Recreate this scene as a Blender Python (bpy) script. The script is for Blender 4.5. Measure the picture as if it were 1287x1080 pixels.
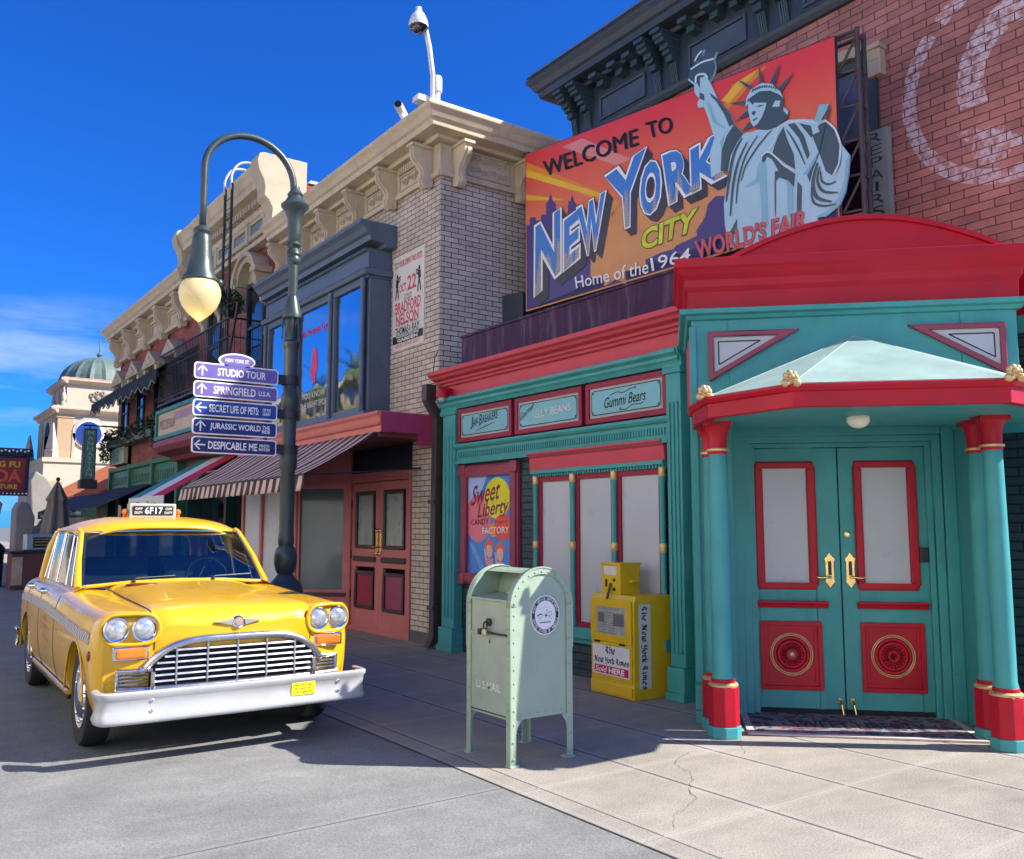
import bpy, bmesh, math, random
from mathutils import Vector, Matrix
random.seed(7)
for o in list(bpy.data.objects): bpy.data.objects.remove(o)
SC = bpy.context.scene
COL = SC.collection
R = math.radians
# ------------------------------------------------------------------ camera, sky, sun
EYE = Vector((0, 0, 1.6)); FPX = 1121.25; YAW, PITCH = R(35.75), R(6.187)
FW = Vector((math.sin(YAW)*math.cos(PITCH), math.cos(YAW)*math.cos(PITCH), math.sin(PITCH)))
RT = Vector((math.cos(YAW), -math.sin(YAW), 0)); UPV = RT.cross(FW)
cd = bpy.data.cameras.new('camera'); cam = bpy.data.objects.new('camera', cd); COL.objects.link(cam)
cd.sensor_width = 36; cd.sensor_fit = 'HORIZONTAL'; cd.lens = 36*FPX/1287; cd.clip_end = 3000; cd.clip_start = 0.05
cam.matrix_world = Matrix(((RT.x, UPV.x, -FW.x, EYE.x), (RT.y, UPV.y, -FW.y, EYE.y), (RT.z, UPV.z, -FW.z, EYE.z), (0, 0, 0, 1)))
SC.camera = cam
SUN_EL = R(39.5); SUN_AZ = Vector((0.755, -0.656, 0)).normalized()
W = bpy.data.worlds.new('World'); SC.world = W; W.use_nodes = True
nt = W.node_tree; bgn = nt.nodes['Background']
sky = nt.nodes.new('ShaderNodeTexSky'); sky.sky_type = 'NISHITA'; sky.sun_disc = False
sky.sun_elevation = SUN_EL; sky.sun_rotation = math.atan2(SUN_AZ.x, SUN_AZ.y)
sky.air_density = 1.0; sky.dust_density = 0.3; sky.ozone_density = 3.0
hs = nt.nodes.new('ShaderNodeMixRGB'); hs.blend_type = 'MULTIPLY'; hs.inputs[0].default_value = 1; hs.inputs[2].default_value = (.075, .38, 1.0, 1)   # polarised, deep blue
nt.links.new(sky.outputs[0], hs.inputs[1])
# thin high cloud low in the sky, down the street
tc = nt.nodes.new('ShaderNodeTexCoord'); mp = nt.nodes.new('ShaderNodeMapping'); mp.inputs['Scale'].default_value = (2.0, 2.0, 11); mp.inputs['Location'].default_value = (.35, 0, .9)
nz = nt.nodes.new('ShaderNodeTexNoise'); nz.inputs['Scale'].default_value = 1.6; nz.inputs['Detail'].default_value = 8; nz.inputs['Roughness'].default_value = .58
nt.links.new(tc.outputs['Generated'], mp.inputs[0]); nt.links.new(mp.outputs[0], nz.inputs['Vector'])
rmp = nt.nodes.new('ShaderNodeMapRange'); rmp.inputs[1].default_value = .46; rmp.inputs[2].default_value = .80
nt.links.new(nz.outputs[0], rmp.inputs[0])
sx = nt.nodes.new('ShaderNodeSeparateXYZ'); nt.links.new(tc.outputs['Generated'], sx.inputs[0])
lo = nt.nodes.new('ShaderNodeMapRange'); lo.inputs[1].default_value = .235; lo.inputs[2].default_value = .19
nt.links.new(sx.outputs[2], lo.inputs[0])
ml = nt.nodes.new('ShaderNodeMath'); ml.operation = 'MULTIPLY'; nt.links.new(rmp.outputs[0], ml.inputs[0]); nt.links.new(lo.outputs[0], ml.inputs[1])
mx = nt.nodes.new('ShaderNodeMixRGB'); mx.inputs[2].default_value = (3.2, 4.0, 5.2, 1)
nt.links.new(ml.outputs[0], mx.inputs[0]); nt.links.new(hs.outputs[0], mx.inputs[1]); nt.links.new(mx.outputs[0], bgn.inputs[0])
bgn.inputs[1].default_value = 0.08
sd = bpy.data.lights.new('sun', 'SUN'); sd.energy = 4.0; sd.angle = R(.5); sd.color = (1, .94, .84)
sun = bpy.data.objects.new('sun', sd); COL.objects.link(sun)
S = Vector((SUN_AZ.x*math.cos(SUN_EL), SUN_AZ.y*math.cos(SUN_EL), math.sin(SUN_EL)))
sun.rotation_euler = S.to_track_quat('Z', 'Y').to_euler(); sun.location = (20, -20, 30)
SC.view_settings.view_transform = 'Standard'; SC.view_settings.look = 'None'
SC.view_settings.exposure = 1.42; SC.view_settings.gamma = 1
SC.cycles.max_bounces = 8; SC.cycles.use_denoising = True
try: SC.cycles.denoiser = 'OPENIMAGEDENOISE'
except Exception: pass
# ------------------------------------------------------------------ frames
class Fr:
    def __init__(s, o, a, b, c, rt=1): s.o, s.a, s.b, s.c, s.rt = Vector(o), Vector(a), Vector(b), Vector(c), rt
    def p(s, u, v, n=0): return s.o + s.a*u + s.b*v + s.c*n
q2 = 2**-.5
WF = Fr((0,0,0), (1,0,0), (0,1,0), (0,0,1))
SF = Fr((0,0,0), (0,1,0), (0,0,1), (1,0,0), -1)      # street fronts: (Y, Z, X)
XF = Fr((0,0,0), (1,0,0), (0,0,1), (0,1,0), 1)       # walls facing the camera side: (X, Z, Y)
DF = Fr((0,0,0), (q2,-q2,0), (0,0,1), (q2,q2,0), 1)  # diagonal corner entrance: (s, Z, m)
def lerp(a, b, t): return a+(b-a)*t
def catmull(pts, n):
    out = []; P = [Vector(p) for p in pts]
    for i in range(len(P)-1):
        p0 = P[max(i-1,0)]; p1 = P[i]; p2 = P[i+1]; p3 = P[min(i+2,len(P)-1)]
        for k in range(n):
            t = k/n
            out.append(.5*((2*p1)+(p2-p0)*t+(2*p0-5*p1+4*p2-p3)*t*t+(3*p1-p0-3*p2+p3)*t**3))
    out.append(P[-1]); return out
class MB:
    def __init__(s): s.v = []; s.f = []; s.m = []; s.mi = 0; s.c = []
    def cut(s):
        """what follows becomes a mesh object of its own"""
        if len(s.f) and (not s.c or s.c[-1][1] != len(s.f)): s.c.append((len(s.v), len(s.f)))
        return s
    def add(s, vs, fs):
        b = len(s.v); s.v += [Vector(x) for x in vs]
        s.f += [tuple(i+b for i in f) for f in fs]; s.m += [s.mi]*len(fs)
    def box(s, F, u0, u1, v0, v1, n0, n1):
        s.add([F.p(u,v,n) for n in (n0,n1) for v in (v0,v1) for u in (u0,u1)],
              [(0,1,3,2),(4,6,7,5),(0,4,5,1),(2,3,7,6),(0,2,6,4),(1,5,7,3)]); return s
    def poly(s, F, pts, n0, n1):
        k = len(pts); a = [F.p(u,v,n0) for u,v in pts]+[F.p(u,v,n1) for u,v in pts]
        s.add(a, [tuple(range(k)), tuple(range(2*k-1,k-1,-1))]+[(i,(i+1)%k,(i+1)%k+k,i+k) for i in range(k)]); return s
    def flat(s, F, pts, n=0): s.add([F.p(u,v,n) for u,v in pts], [tuple(range(len(pts)))]); return s
    def prof(s, F, u0, u1, pts, cap=True):                # profile (n, v) swept along u
        k = len(pts); a = [F.p(u0,v,n) for n,v in pts]+[F.p(u1,v,n) for n,v in pts]
        f = [(i,(i+1)%k,(i+1)%k+k,i+k) for i in range(k)]
        if cap: f += [tuple(range(k)), tuple(range(2*k-1,k-1,-1))]
        s.add(a, f); return s
    def frame(s, F, u0, u1, v0, v1, w, n0, n1):
        s.box(F,u0,u1,v0,v0+w,n0,n1); s.box(F,u0,u1,v1-w,v1,n0,n1)
        s.box(F,u0,u0+w,v0+w,v1-w,n0,n1); s.box(F,u1-w,u1,v0+w,v1-w,n0,n1); return s
    def tube(s, pts, r, seg=8, closed=False):
        P = [Vector(p) for p in pts]; n = len(P); vs = []; fs = []; up = None
        for i in range(n):
            d = (P[(i+1)%n]-P[i-1]) if closed else (P[min(i+1,n-1)]-P[max(i-1,0)])
            if d.length < 1e-9: d = Vector((0,0,1))
            d.normalize()
            if up is None:
                up = Vector((0,0,1)) if abs(d.z) < .9 else Vector((1,0,0))
            up = up-d*up.dot(d)
            if up.length < 1e-6: up = d.orthogonal()
            up.normalize(); sd_ = d.cross(up); rr = r[i] if isinstance(r,(list,tuple)) else r
            vs += [P[i]+(up*math.cos(2*math.pi*k/seg)+sd_*math.sin(2*math.pi*k/seg))*rr for k in range(seg)]
        for i in range(n if closed else n-1):
            for k in range(seg):
                a = i*seg+k; b = i*seg+(k+1)%seg; c = ((i+1)%n)*seg
                fs.append((a, b, c+(k+1)%seg, c+k))
        if not closed: fs += [tuple(range(seg)), tuple(range(n*seg-1,(n-1)*seg-1,-1))]
        s.add(vs, fs); return s
    def lathe(s, o, prof, seg=20, ax=(0,0,1), squash=None):
        ax = Vector(ax).normalized(); a = ax.orthogonal().normalized()
        if abs(ax.z) > .99: a = Vector((1,0,0))
        b = ax.cross(a); o = Vector(o); n = len(prof)
        vs = [o+ax*z+(a*math.cos(2*math.pi*k/seg)+b*math.sin(2*math.pi*k/seg))*max(r,1e-4) for r,z in prof for k in range(seg)]
        fs = [(i*seg+k, i*seg+(k+1)%seg, (i+1)*seg+(k+1)%seg, (i+1)*seg+k) for i in range(n-1) for k in range(seg)]
        fs += [tuple(range(seg)), tuple(range(n*seg-1,(n-1)*seg-1,-1))]
        s.add(vs, fs); return s
    def ball(s, o, r, seg=12, rings=8, sc=(1,1,1)):
        o = Vector(o); vs = []; fs = []
        for i in range(rings+1):
            t = math.pi*i/rings
            for k in range(seg):
                ph = 2*math.pi*k/seg; vs.append(o+Vector((math.sin(t)*math.cos(ph)*r*sc[0], math.sin(t)*math.sin(ph)*r*sc[1], math.cos(t)*r*sc[2])))
        for i in range(rings):
            for k in range(seg): fs.append((i*seg+k, i*seg+(k+1)%seg, (i+1)*seg+(k+1)%seg, (i+1)*seg+k))
        s.add(vs, fs); return s
    def sweep(s, path, prof):
        """moulding: closed profile (out, z) carried along plan points with mitred corners, outside on the left-hand normal (d.y,-d.x)"""
        P = [Vector(p) for p in path]; n = len(P); k = len(prof); vs = []
        D = [(P[i+1]-P[i]).normalized() for i in range(n-1)]; Nn = [Vector((d.y,-d.x)) for d in D]
        for i in range(n):
            if i == 0: mt = Nn[0]
            elif i == n-1: mt = Nn[-1]
            else: mt = (Nn[i-1]+Nn[i])/(1+Nn[i-1].dot(Nn[i]))
            vs += [Vector((P[i].x+mt.x*o, P[i].y+mt.y*o, z)) for o, z in prof]
        fs = [(i*k+j, i*k+(j+1)%k, (i+1)*k+(j+1)%k, (i+1)*k+j) for i in range(n-1) for j in range(k)]
        fs += [tuple(range(k)), tuple(range(n*k-1,(n-1)*k-1,-1))]
        s.add(vs, fs); return s
    def grid(s, rows, closed=False):
        n = len(rows); k = len(rows[0])
        s.add([p for r_ in rows for p in r_], [(i*k+j, i*k+(j+1)%k, (i+1)*k+(j+1)%k, (i+1)*k+j) for i in range(n-1) for j in range(k if closed else k-1)]); return s
ORG = {}
def obj(name, mb, m, *a, **k):
    if not mb.c: return obj1(name, mb, m, *a, **k)
    cs_ = [(0,0)]+mb.c+[(len(mb.v), len(mb.f))]; first = None
    for (v0,f0),(v1,f1) in zip(cs_, cs_[1:]):
        if f1 == f0: continue
        q = MB(); q.v = mb.v[v0:v1]; q.f = [tuple(i-v0 for i in f) for f in mb.f[f0:f1]]; q.m = mb.m[f0:f1]
        o = obj1(name, q, m, *a, **k); first = first or o
    return first
def obj1(name, mb, m, parent=None, bevel=0, smooth=False, label=None, kind=None, sol=0, fix=True, seg=2):
    off = ORG.get(parent.name, Vector()) if parent else Vector()
    me = bpy.data.meshes.new(name)
    me.from_pydata([tuple(v-off) for v in mb.v], [], mb.f)
    bm = bmesh.new(); bm.from_mesh(me)
    bmesh.ops.remove_doubles(bm, verts=bm.verts, dist=1e-5)
    if fix: bmesh.ops.recalc_face_normals(bm, faces=bm.faces)
    bm.to_mesh(me); bm.free()
    ms = m if isinstance(m, (list, tuple)) else [m]
    for x in ms: me.materials.append(x)
    if len(ms) > 1 and len(me.polygons) == len(mb.m):
        for p_, i in zip(me.polygons, mb.m): p_.material_index = i
    o = bpy.data.objects.new(name, me); COL.objects.link(o)
    if parent: o.parent = parent; ORG[o.name] = off
    if smooth:
        me.polygons.foreach_set('use_smooth', [True]*len(me.polygons))
        if smooth is not True:
            try: me.set_sharp_from_angle(angle=R(smooth))
            except Exception: pass
    if sol:
        md = o.modifiers.new('sol', 'SOLIDIFY'); md.thickness = sol
    if bevel:
        md = o.modifiers.new('bev', 'BEVEL'); md.width = bevel; md.segments = seg; md.limit_method = 'ANGLE'; md.angle_limit = R(35)
    if label: o['label'] = label
    if kind: o['kind'] = kind
    return o
def thing(name, label, cat, loc=(0,0,0), group=None, local=False):
    o = bpy.data.objects.new(name, None); COL.objects.link(o); o.location = (0,0,0) if local else loc
    o['label'] = label; o['category'] = cat
    if group: o['group'] = group
    ORG[o.name] = Vector() if local else Vector(loc)
    return o
def tag(o, label, cat, group=None):
    o['label'] = label; o['category'] = cat
    if group: o['group'] = group
    return o
def dup(root, loc, rotz=0, label=None, scale=None):
    def cp(o, par):
        c = o.copy(); COL.objects.link(c)
        if par: c.parent = par
        for ch in list(o.children): cp(ch, c)
        return c
    r = cp(root, None); r.location = loc; r.rotation_euler = (0,0,rotz)
    if scale: r.scale = (scale,)*3
    if label: r['label'] = label
    return r
# ------------------------------------------------------------------ lettering
_G = {}
def glyphs(txt, bold=0.0):
    k = (txt, bold)
    if k not in _G:
        cu = bpy.data.curves.new('t', 'FONT'); cu.body = txt; cu.offset = bold; cu.resolution_u = 3
        ob = bpy.data.objects.new('t', cu); COL.objects.link(ob)
        dg = bpy.context.evaluated_depsgraph_get(); me = bpy.data.meshes.new_from_object(ob.evaluated_get(dg))
        bpy.data.objects.remove(ob); bpy.data.curves.remove(cu)
        vs = [(v.co.x, v.co.y) for v in me.vertices]; fs = [tuple(p.vertices) for p in me.polygons]
        bpy.data.meshes.remove(me)
        x0 = min(v[0] for v in vs); x1 = max(v[0] for v in vs); y0 = min(v[1] for v in vs); y1 = max(v[1] for v in vs)
        _G[k] = ([((x-x0)/(x1-x0), (y-y0)/(y1-y0)) for x,y in vs], fs, (x1-x0)/(y1-y0))
    return _G[k]
def text(mb, F, txt, u, v, w, h, n, bold=0.0, shear=0.0, slope=0.0):
    """flat letters in frame F: centre (u, v), size w x h, at depth n"""
    g, fs, _ = glyphs(txt, bold)
    mb.add([F.p(u+F.rt*((x-.5)*w+(y-.5)*h*shear), v+(y-.5)*h+(x-.5)*w*slope, n) for x,y in g], fs); return mb
def quad_text(mb, F, txt, q, n, bold=0.0):
    """letters stretched into a quadrilateral TL, TR, BR, BL"""
    g, fs, _ = glyphs(txt, bold); vs = []
    for x, y in g:
        t = (lerp(q[3][0],q[2][0],x), lerp(q[3][1],q[2][1],x)); b = (lerp(q[0][0],q[1][0],x), lerp(q[0][1],q[1][1],x))
        vs.append(F.p(lerp(t[0],b[0],y), lerp(t[1],b[1],y), n))
    mb.add(vs, fs); return mb
def stroke(mb, F, pts, w, n, nib=None):
    """a brush stroke; w a number or list; nib = angle of a broad pen"""
    P = [Vector((p[0],p[1])) for p in pts]; L = []; Q = []
    for i, p in enumerate(P):
        ww = w[i] if isinstance(w, (list,tuple)) else w
        if nib is not None: d = Vector((math.cos(nib), math.sin(nib)))
        else:
            d = P[min(i+1,len(P)-1)]-P[max(i-1,0)]; d = Vector((-d.y, d.x))
            d = d.normalized() if d.length > 1e-9 else Vector((0,1))
        L.append(F.p(*(p+d*ww/2), n)); Q.append(F.p(*(p-d*ww/2), n))
    k = len(P); mb.add(L+Q, [(i,i+1,i+1+k,i+k) for i in range(k-1)]); return mb
def ell(cu, cv, a, b, k=32, t0=0, t1=2*math.pi):
    return [(cu+a*math.cos(t0+(t1-t0)*i/k), cv+b*math.sin(t0+(t1-t0)*i/k)) for i in range(k+(0 if abs(t1-t0-2*math.pi)<1e-6 else 1))]
# ------------------------------------------------------------------ materials
def N(t, ty, **kw):
    n = t.nodes.new(ty)
    for k, v in kw.items(): setattr(n, k, v)
    return n
def mat(name, c, rough=.5, metal=0, var=.12, vs=3.0, bump=.0, bs=60, coat=0, dirt=0, emit=0, spec=.5, streak=0, dirtc=(.05,.045,.04)):
    m = bpy.data.materials.new(name); m.use_nodes = True; t = m.node_tree; b = t.nodes['Principled BSDF']; L = t.links.new
    b.inputs['Roughness'].default_value = rough; b.inputs['Metallic'].default_value = metal
    b.inputs['Coat Weight'].default_value = coat; b.inputs['Coat Roughness'].default_value = .04
    b.inputs['Specular IOR Level'].default_value = spec
    g = N(t, 'ShaderNodeNewGeometry')
    n1 = N(t, 'ShaderNodeTexNoise'); n1.inputs['Scale'].default_value = vs; n1.inputs['Detail'].default_value = 6; n1.inputs['Roughness'].default_value = .62
    L(g.outputs['Position'], n1.inputs['Vector'])
    mr = N(t, 'ShaderNodeMapRange'); mr.inputs[1].default_value = .25; mr.inputs[2].default_value = .75; mr.inputs[3].default_value = 1-var; mr.inputs[4].default_value = 1+var
    L(n1.outputs[0], mr.inputs[0])
    mu = N(t, 'ShaderNodeMixRGB', blend_type='MULTIPLY'); mu.inputs[0].default_value = 1; mu.inputs[1].default_value = (*c, 1); L(mr.outputs[0], mu.inputs[2])
    out = mu.outputs[0]
    if dirt or streak:
        n2 = N(t, 'ShaderNodeTexNoise'); n2.inputs['Detail'].default_value = 8; n2.inputs['Roughness'].default_value = .7; n2.inputs['Scale'].default_value = 1
        mpn = N(t, 'ShaderNodeMapping'); mpn.inputs['Scale'].default_value = (9,9,1.1) if streak else (5,5,5)
        L(g.outputs['Position'], mpn.inputs[0]); L(mpn.outputs[0], n2.inputs['Vector'])
        m2 = N(t, 'ShaderNodeMapRange'); m2.inputs[1].default_value = .52; m2.inputs[2].default_value = .78; m2.inputs[4].default_value = max(dirt, streak)
        L(n2.outputs[0], m2.inputs[0])
        dm = N(t, 'ShaderNodeMixRGB'); dm.inputs[2].default_value = (*dirtc, 1); L(m2.outputs[0], dm.inputs[0]); L(out, dm.inputs[1]); out = dm.outputs[0]
    L(out, b.inputs['Base Color'])
    n3 = N(t, 'ShaderNodeTexNoise'); n3.inputs['Scale'].default_value = vs*4; n3.inputs['Detail'].default_value = 5; L(g.outputs['Position'], n3.inputs['Vector'])
    rr = N(t, 'ShaderNodeMapRange'); rr.inputs[3].default_value = max(rough-.1*min(1,rough*3),.01); rr.inputs[4].default_value = min(rough+.12*min(1,rough*3),1)
    L(n3.outputs[0], rr.inputs[0]); L(rr.outputs[0], b.inputs['Roughness'])
    if bump:
        n4 = N(t, 'ShaderNodeTexNoise'); n4.inputs['Scale'].default_value = bs; n4.inputs['Detail'].default_value = 4; L(g.outputs['Position'], n4.inputs['Vector'])
        bp = N(t, 'ShaderNodeBump'); bp.inputs['Strength'].default_value = bump; bp.inputs['Distance'].default_value = .01
        L(n4.outputs[0], bp.inputs['Height']); L(bp.outputs[0], b.inputs['Normal'])
    if emit:
        b.inputs['Emission Color'].default_value = (*c, 1); b.inputs['Emission Strength'].default_value = emit
    return m
def wall_uv(t):
    """(run along the wall, height) in metres from the world position, whichever way the wall faces"""
    L = t.links.new; g = N(t, 'ShaderNodeNewGeometry'); a = N(t, 'ShaderNodeSeparateXYZ'); b = N(t, 'ShaderNodeSeparateXYZ')
    L(g.outputs['Position'], a.inputs[0]); L(g.outputs['True Normal'], b.inputs[0])
    ab = N(t, 'ShaderNodeMath', operation='ABSOLUTE'); L(b.outputs[0], ab.inputs[0])
    gt = N(t, 'ShaderNodeMath', operation='GREATER_THAN'); gt.inputs[1].default_value = .6; L(ab.outputs[0], gt.inputs[0])
    mxn = N(t, 'ShaderNodeMix'); L(gt.outputs[0], mxn.inputs[0]); L(a.outputs[0], mxn.inputs[2]); L(a.outputs[1], mxn.inputs[3])
    cb = N(t, 'ShaderNodeCombineXYZ'); L(mxn.outputs[0], cb.inputs[0]); L(a.outputs[2], cb.inputs[1])
    return cb.outputs[0], g.outputs['Position'], mxn.outputs[0], a.outputs[2]
def brick(name, c1, c2, mortar, bw, bh, ms=.007, rough=.8, depth=.6, stain=.35, stainc=(.06,.05,.05), ghost=None, blotch=.25):
    m = bpy.data.materials.new(name); m.use_nodes = True; t = m.node_tree; b = t.nodes['Principled BSDF']; L = t.links.new
    uv, pos, run, hgt = wall_uv(t)
    # slightly uneven joints
    wn = N(t, 'ShaderNodeTexNoise'); wn.inputs['Scale'].default_value = 9; L(pos, wn.inputs['Vector'])
    sb = N(t, 'ShaderNodeVectorMath', operation='SUBTRACT'); sb.inputs[1].default_value = (.5,.5,.5); L(wn.outputs[1], sb.inputs[0])
    scl = N(t, 'ShaderNodeVectorMath', operation='SCALE'); scl.inputs['Scale'].default_value = .012; L(sb.outputs[0], scl.inputs[0])
    ad = N(t, 'ShaderNodeVectorMath'); L(uv, ad.inputs[0]); L(scl.outputs[0], ad.inputs[1])
    k = N(t, 'ShaderNodeTexBrick'); k.inputs['Scale'].default_value = 1; k.inputs['Brick Width'].default_value = bw; k.inputs['Row Height'].default_value = bh
    k.inputs['Mortar Size'].default_value = ms; k.inputs['Mortar Smooth'].default_value = .25; k.inputs['Bias'].default_value = -.1
    k.inputs['Color1'].default_value = (*c1,1); k.inputs['Color2'].default_value = (*c2,1); k.inputs['Mortar'].default_value = (*mortar,1)
    L(ad.outputs[0], k.inputs['Vector'])
    n1 = N(t, 'ShaderNodeTexNoise'); n1.inputs['Scale'].default_value = 1.1; n1.inputs['Detail'].default_value = 9; n1.inputs['Roughness'].default_value = .68; L(pos, n1.inputs['Vector'])
    mr = N(t, 'ShaderNodeMapRange'); mr.inputs[1].default_value = .3; mr.inputs[2].default_value = .7; mr.inputs[3].default_value = 1-blotch; mr.inputs[4].default_value = 1+blotch; L(n1.outputs[0], mr.inputs[0])
    mu = N(t, 'ShaderNodeMixRGB', blend_type='MULTIPLY'); mu.inputs[0].default_value = 1; L(k.outputs[0], mu.inputs[1]); L(mr.outputs[0], mu.inputs[2])
    n2 = N(t, 'ShaderNodeTexNoise'); n2.inputs['Scale'].default_value = 2.7; n2.inputs['Detail'].default_value = 10; n2.inputs['Roughness'].default_value = .7
    L(pos, n2.inputs['Vector']); m2 = N(t, 'ShaderNodeMapRange'); m2.inputs[1].default_value = .52; m2.inputs[2].default_value = .8; m2.inputs[4].default_value = stain; L(n2.outputs[0], m2.inputs[0])
    dm = N(t, 'ShaderNodeMixRGB'); dm.inputs[2].default_value = (*stainc,1); L(m2.outputs[0], dm.inputs[0]); L(mu.outputs[0], dm.inputs[1]); out = dm.outputs[0]
    if ghost: out = ghost(t, out, run, hgt, pos, k.outputs['Fac'])
    L(out, b.inputs['Base Color']); b.inputs['Roughness'].default_value = rough; b.inputs['Specular IOR Level'].default_value = .3
    hm = N(t, 'ShaderNodeMath', operation='MULTIPLY_ADD'); hm.inputs[1].default_value = -1; L(k.outputs['Fac'], hm.inputs[0])
    n5 = N(t, 'ShaderNodeTexNoise'); n5.inputs['Scale'].default_value = 45; n5.inputs['Detail'].default_value = 5; L(pos, n5.inputs['Vector'])
    n5m = N(t, 'ShaderNodeMath', operation='MULTIPLY'); n5m.inputs[1].default_value = .5; L(n5.outputs[0], n5m.inputs[0]); L(n5m.outputs[0], hm.inputs[2])
    bp = N(t, 'ShaderNodeBump'); bp.inputs['Strength'].default_value = depth; bp.inputs['Distance'].default_value = .012
    L(hm.outputs[0], bp.inputs['Height']); L(bp.outputs[0], b.inputs['Normal'])
    return m
def glass_mat(name, tint=(.5,.6,.62), amount=.55, rough=.01):
    m = bpy.data.materials.new(name); m.use_nodes = True; t = m.node_tree; L = t.links.new
    t.nodes.remove(t.nodes['Principled BSDF']); o = t.nodes['Material Output']
    tr = N(t, 'ShaderNodeBsdfTransparent'); tr.inputs[0].default_value = (*[x*amount+.0 for x in tint],1)
    gl = N(t, 'ShaderNodeBsdfGlossy'); gl.inputs['Roughness'].default_value = rough
    lw = N(t, 'ShaderNodeLayerWeight'); pw = N(t, 'ShaderNodeMath', operation='POWER'); pw.inputs[1].default_value = 4; L(lw.outputs['Facing'], pw.inputs[0])
    fr = N(t, 'ShaderNodeMath', operation='MULTIPLY_ADD'); fr.inputs[1].default_value = .75; fr.inputs[2].default_value = .17; L(pw.outputs[0], fr.inputs[0])
    mi = N(t, 'ShaderNodeMixShader'); L(fr.outputs[0], mi.inputs[0]); L(tr.outputs[0], mi.inputs[1]); L(gl.outputs[0], mi.inputs[2]); L(mi.outputs[0], o.inputs[0])
    return m
def mirror_glass(name, c=(.42,.48,.54), wav=.014):
    m = mat(name, c, rough=.03, metal=1, var=.05, vs=1.2)
    t = m.node_tree; b = t.nodes['Principled BSDF']; g = N(t, 'ShaderNodeNewGeometry')
    n = N(t, 'ShaderNodeTexNoise'); n.inputs['Scale'].default_value = 1.7; n.inputs['Detail'].default_value = 1; t.links.new(g.outputs['Position'], n.inputs['Vector'])
    bp = N(t, 'ShaderNodeBump'); bp.inputs['Strength'].default_value = wav; bp.inputs['Distance'].default_value = .3
    t.links.new(n.outputs[0], bp.inputs['Height']); t.links.new(bp.outputs[0], b.inputs['Normal']); return m
M = {}
M['stone'] = mat('cream_stone', (.52,.43,.30), .75, var=.16, bump=.25, bs=40, streak=.45, dirtc=(.16,.13,.09))
M['stone_l'] = mat('pale_stone', (.44,.375,.26), .75, var=.14, bump=.2, bs=40, streak=.3, dirtc=(.22,.18,.13))
M['blue'] = mat('slate_blue_paint', (.080,.112,.160), .45, var=.15, dirt=.2)
M['slate'] = mat('dark_slate_paint', (.030,.044,.060), .5, var=.2, streak=.35, dirtc=(.10,.12,.13))
M['teal'] = mat('teal_paint', (.055,.300,.305), .45, spec=.3, var=.16, vs=2.6, streak=.30, dirtc=(.045,.17,.175), bump=.10, bs=28)
M['canopy_tin'] = mat('pale_green_tin', (.27,.40,.36), .5, var=.18, streak=.5, dirtc=(.42,.48,.43))
M['crim'] = mat('crimson_paint', (.42,.006,.022), .42, spec=.28, var=.18, vs=2.8, streak=.28, dirtc=(.27,.02,.04), bump=.10, bs=28)
M['rose'] = mat('faded_rose_paint', (.52,.065,.095), .5, spec=.3, var=.12, vs=2.2, dirt=.2, dirtc=(.30,.02,.04))
M['wine'] = mat('wine_red_paint', (.26,.014,.042), .45, spec=.3, var=.16)
M['pink'] = mat('salmon_paint', (.48,.135,.130), .45, var=.14, dirt=.15)
M['coral'] = mat('coral_paint', (.60,.17,.13), .5, var=.14, dirt=.15)
M['mag'] = mat('magenta_paint', (.34,.035,.115), .45, var=.14)
M['black'] = mat('black_paint', (.010,.011,.013), .4, var=.3)
M['iron'] = mat('wrought_iron', (.018,.019,.022), .5, var=.3, bump=.1)
M['gold'] = mat('brass', (.80,.55,.22), .25, metal=1, var=.15, vs=12)
M['goldp'] = mat('gilt_paint', (.62,.44,.20), .4, var=.2, vs=10, metal=.35)
M['frost'] = mat('frosted_pane', (.42,.45,.49), .30, var=.07, vs=1.2)
M['frost2'] = mat('grey_green_pane', (.26,.30,.29), .28, var=.08, vs=1.2)
M['mirror'] = mirror_glass('reflective_window_glass')
M['darkglass'] = mat('dark_window_glass', (.012,.017,.022), .05, var=.2, spec=.9)
M['purple'] = mat('aubergine_metal', (.048,.018,.055), .55, var=.25, streak=.45, dirtc=(.30,.22,.32), spec=.2)
M['lampm'] = mat('grey_green_lamp_paint', (.030,.050,.052), .38, var=.18, bump=.05)
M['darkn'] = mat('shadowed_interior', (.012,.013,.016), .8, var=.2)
M['white'] = mat('white_paint', (.78,.78,.76), .5, var=.06)
M['offwhite'] = mat('poster_paper', (.62,.60,.55), .7, var=.08, dirt=.1, dirtc=(.3,.27,.22))
M['red_ink'] = mat('red_ink', (.55,.04,.09), .6, var=.12)
M['black_ink'] = mat('black_ink', (.018,.018,.022), .6, var=.2)
M['grey_ink'] = mat('grey_ink', (.10,.11,.12), .6, var=.2)
M['tanbrick'] = brick('tan_brick', (.57,.48,.39), (.45,.38,.315), (.060,.054,.050), .235, .0745, ms=.0065, stain=.3, stainc=(.22,.17,.14), blotch=.2)
M['redbrick'] = brick('red_brick', (.33,.080,.065), (.20,.050,.050), (.15,.10,.09), .30, .105, ms=.012, stain=.35)
M['tealbrick'] = brick('teal_painted_brick', (.038,.070,.078), (.030,.058,.066), (.010,.020,.024), .235, .0815, ms=.008, rough=.5, stain=.2, stainc=(.05,.09,.10), blotch=.2)
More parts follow.
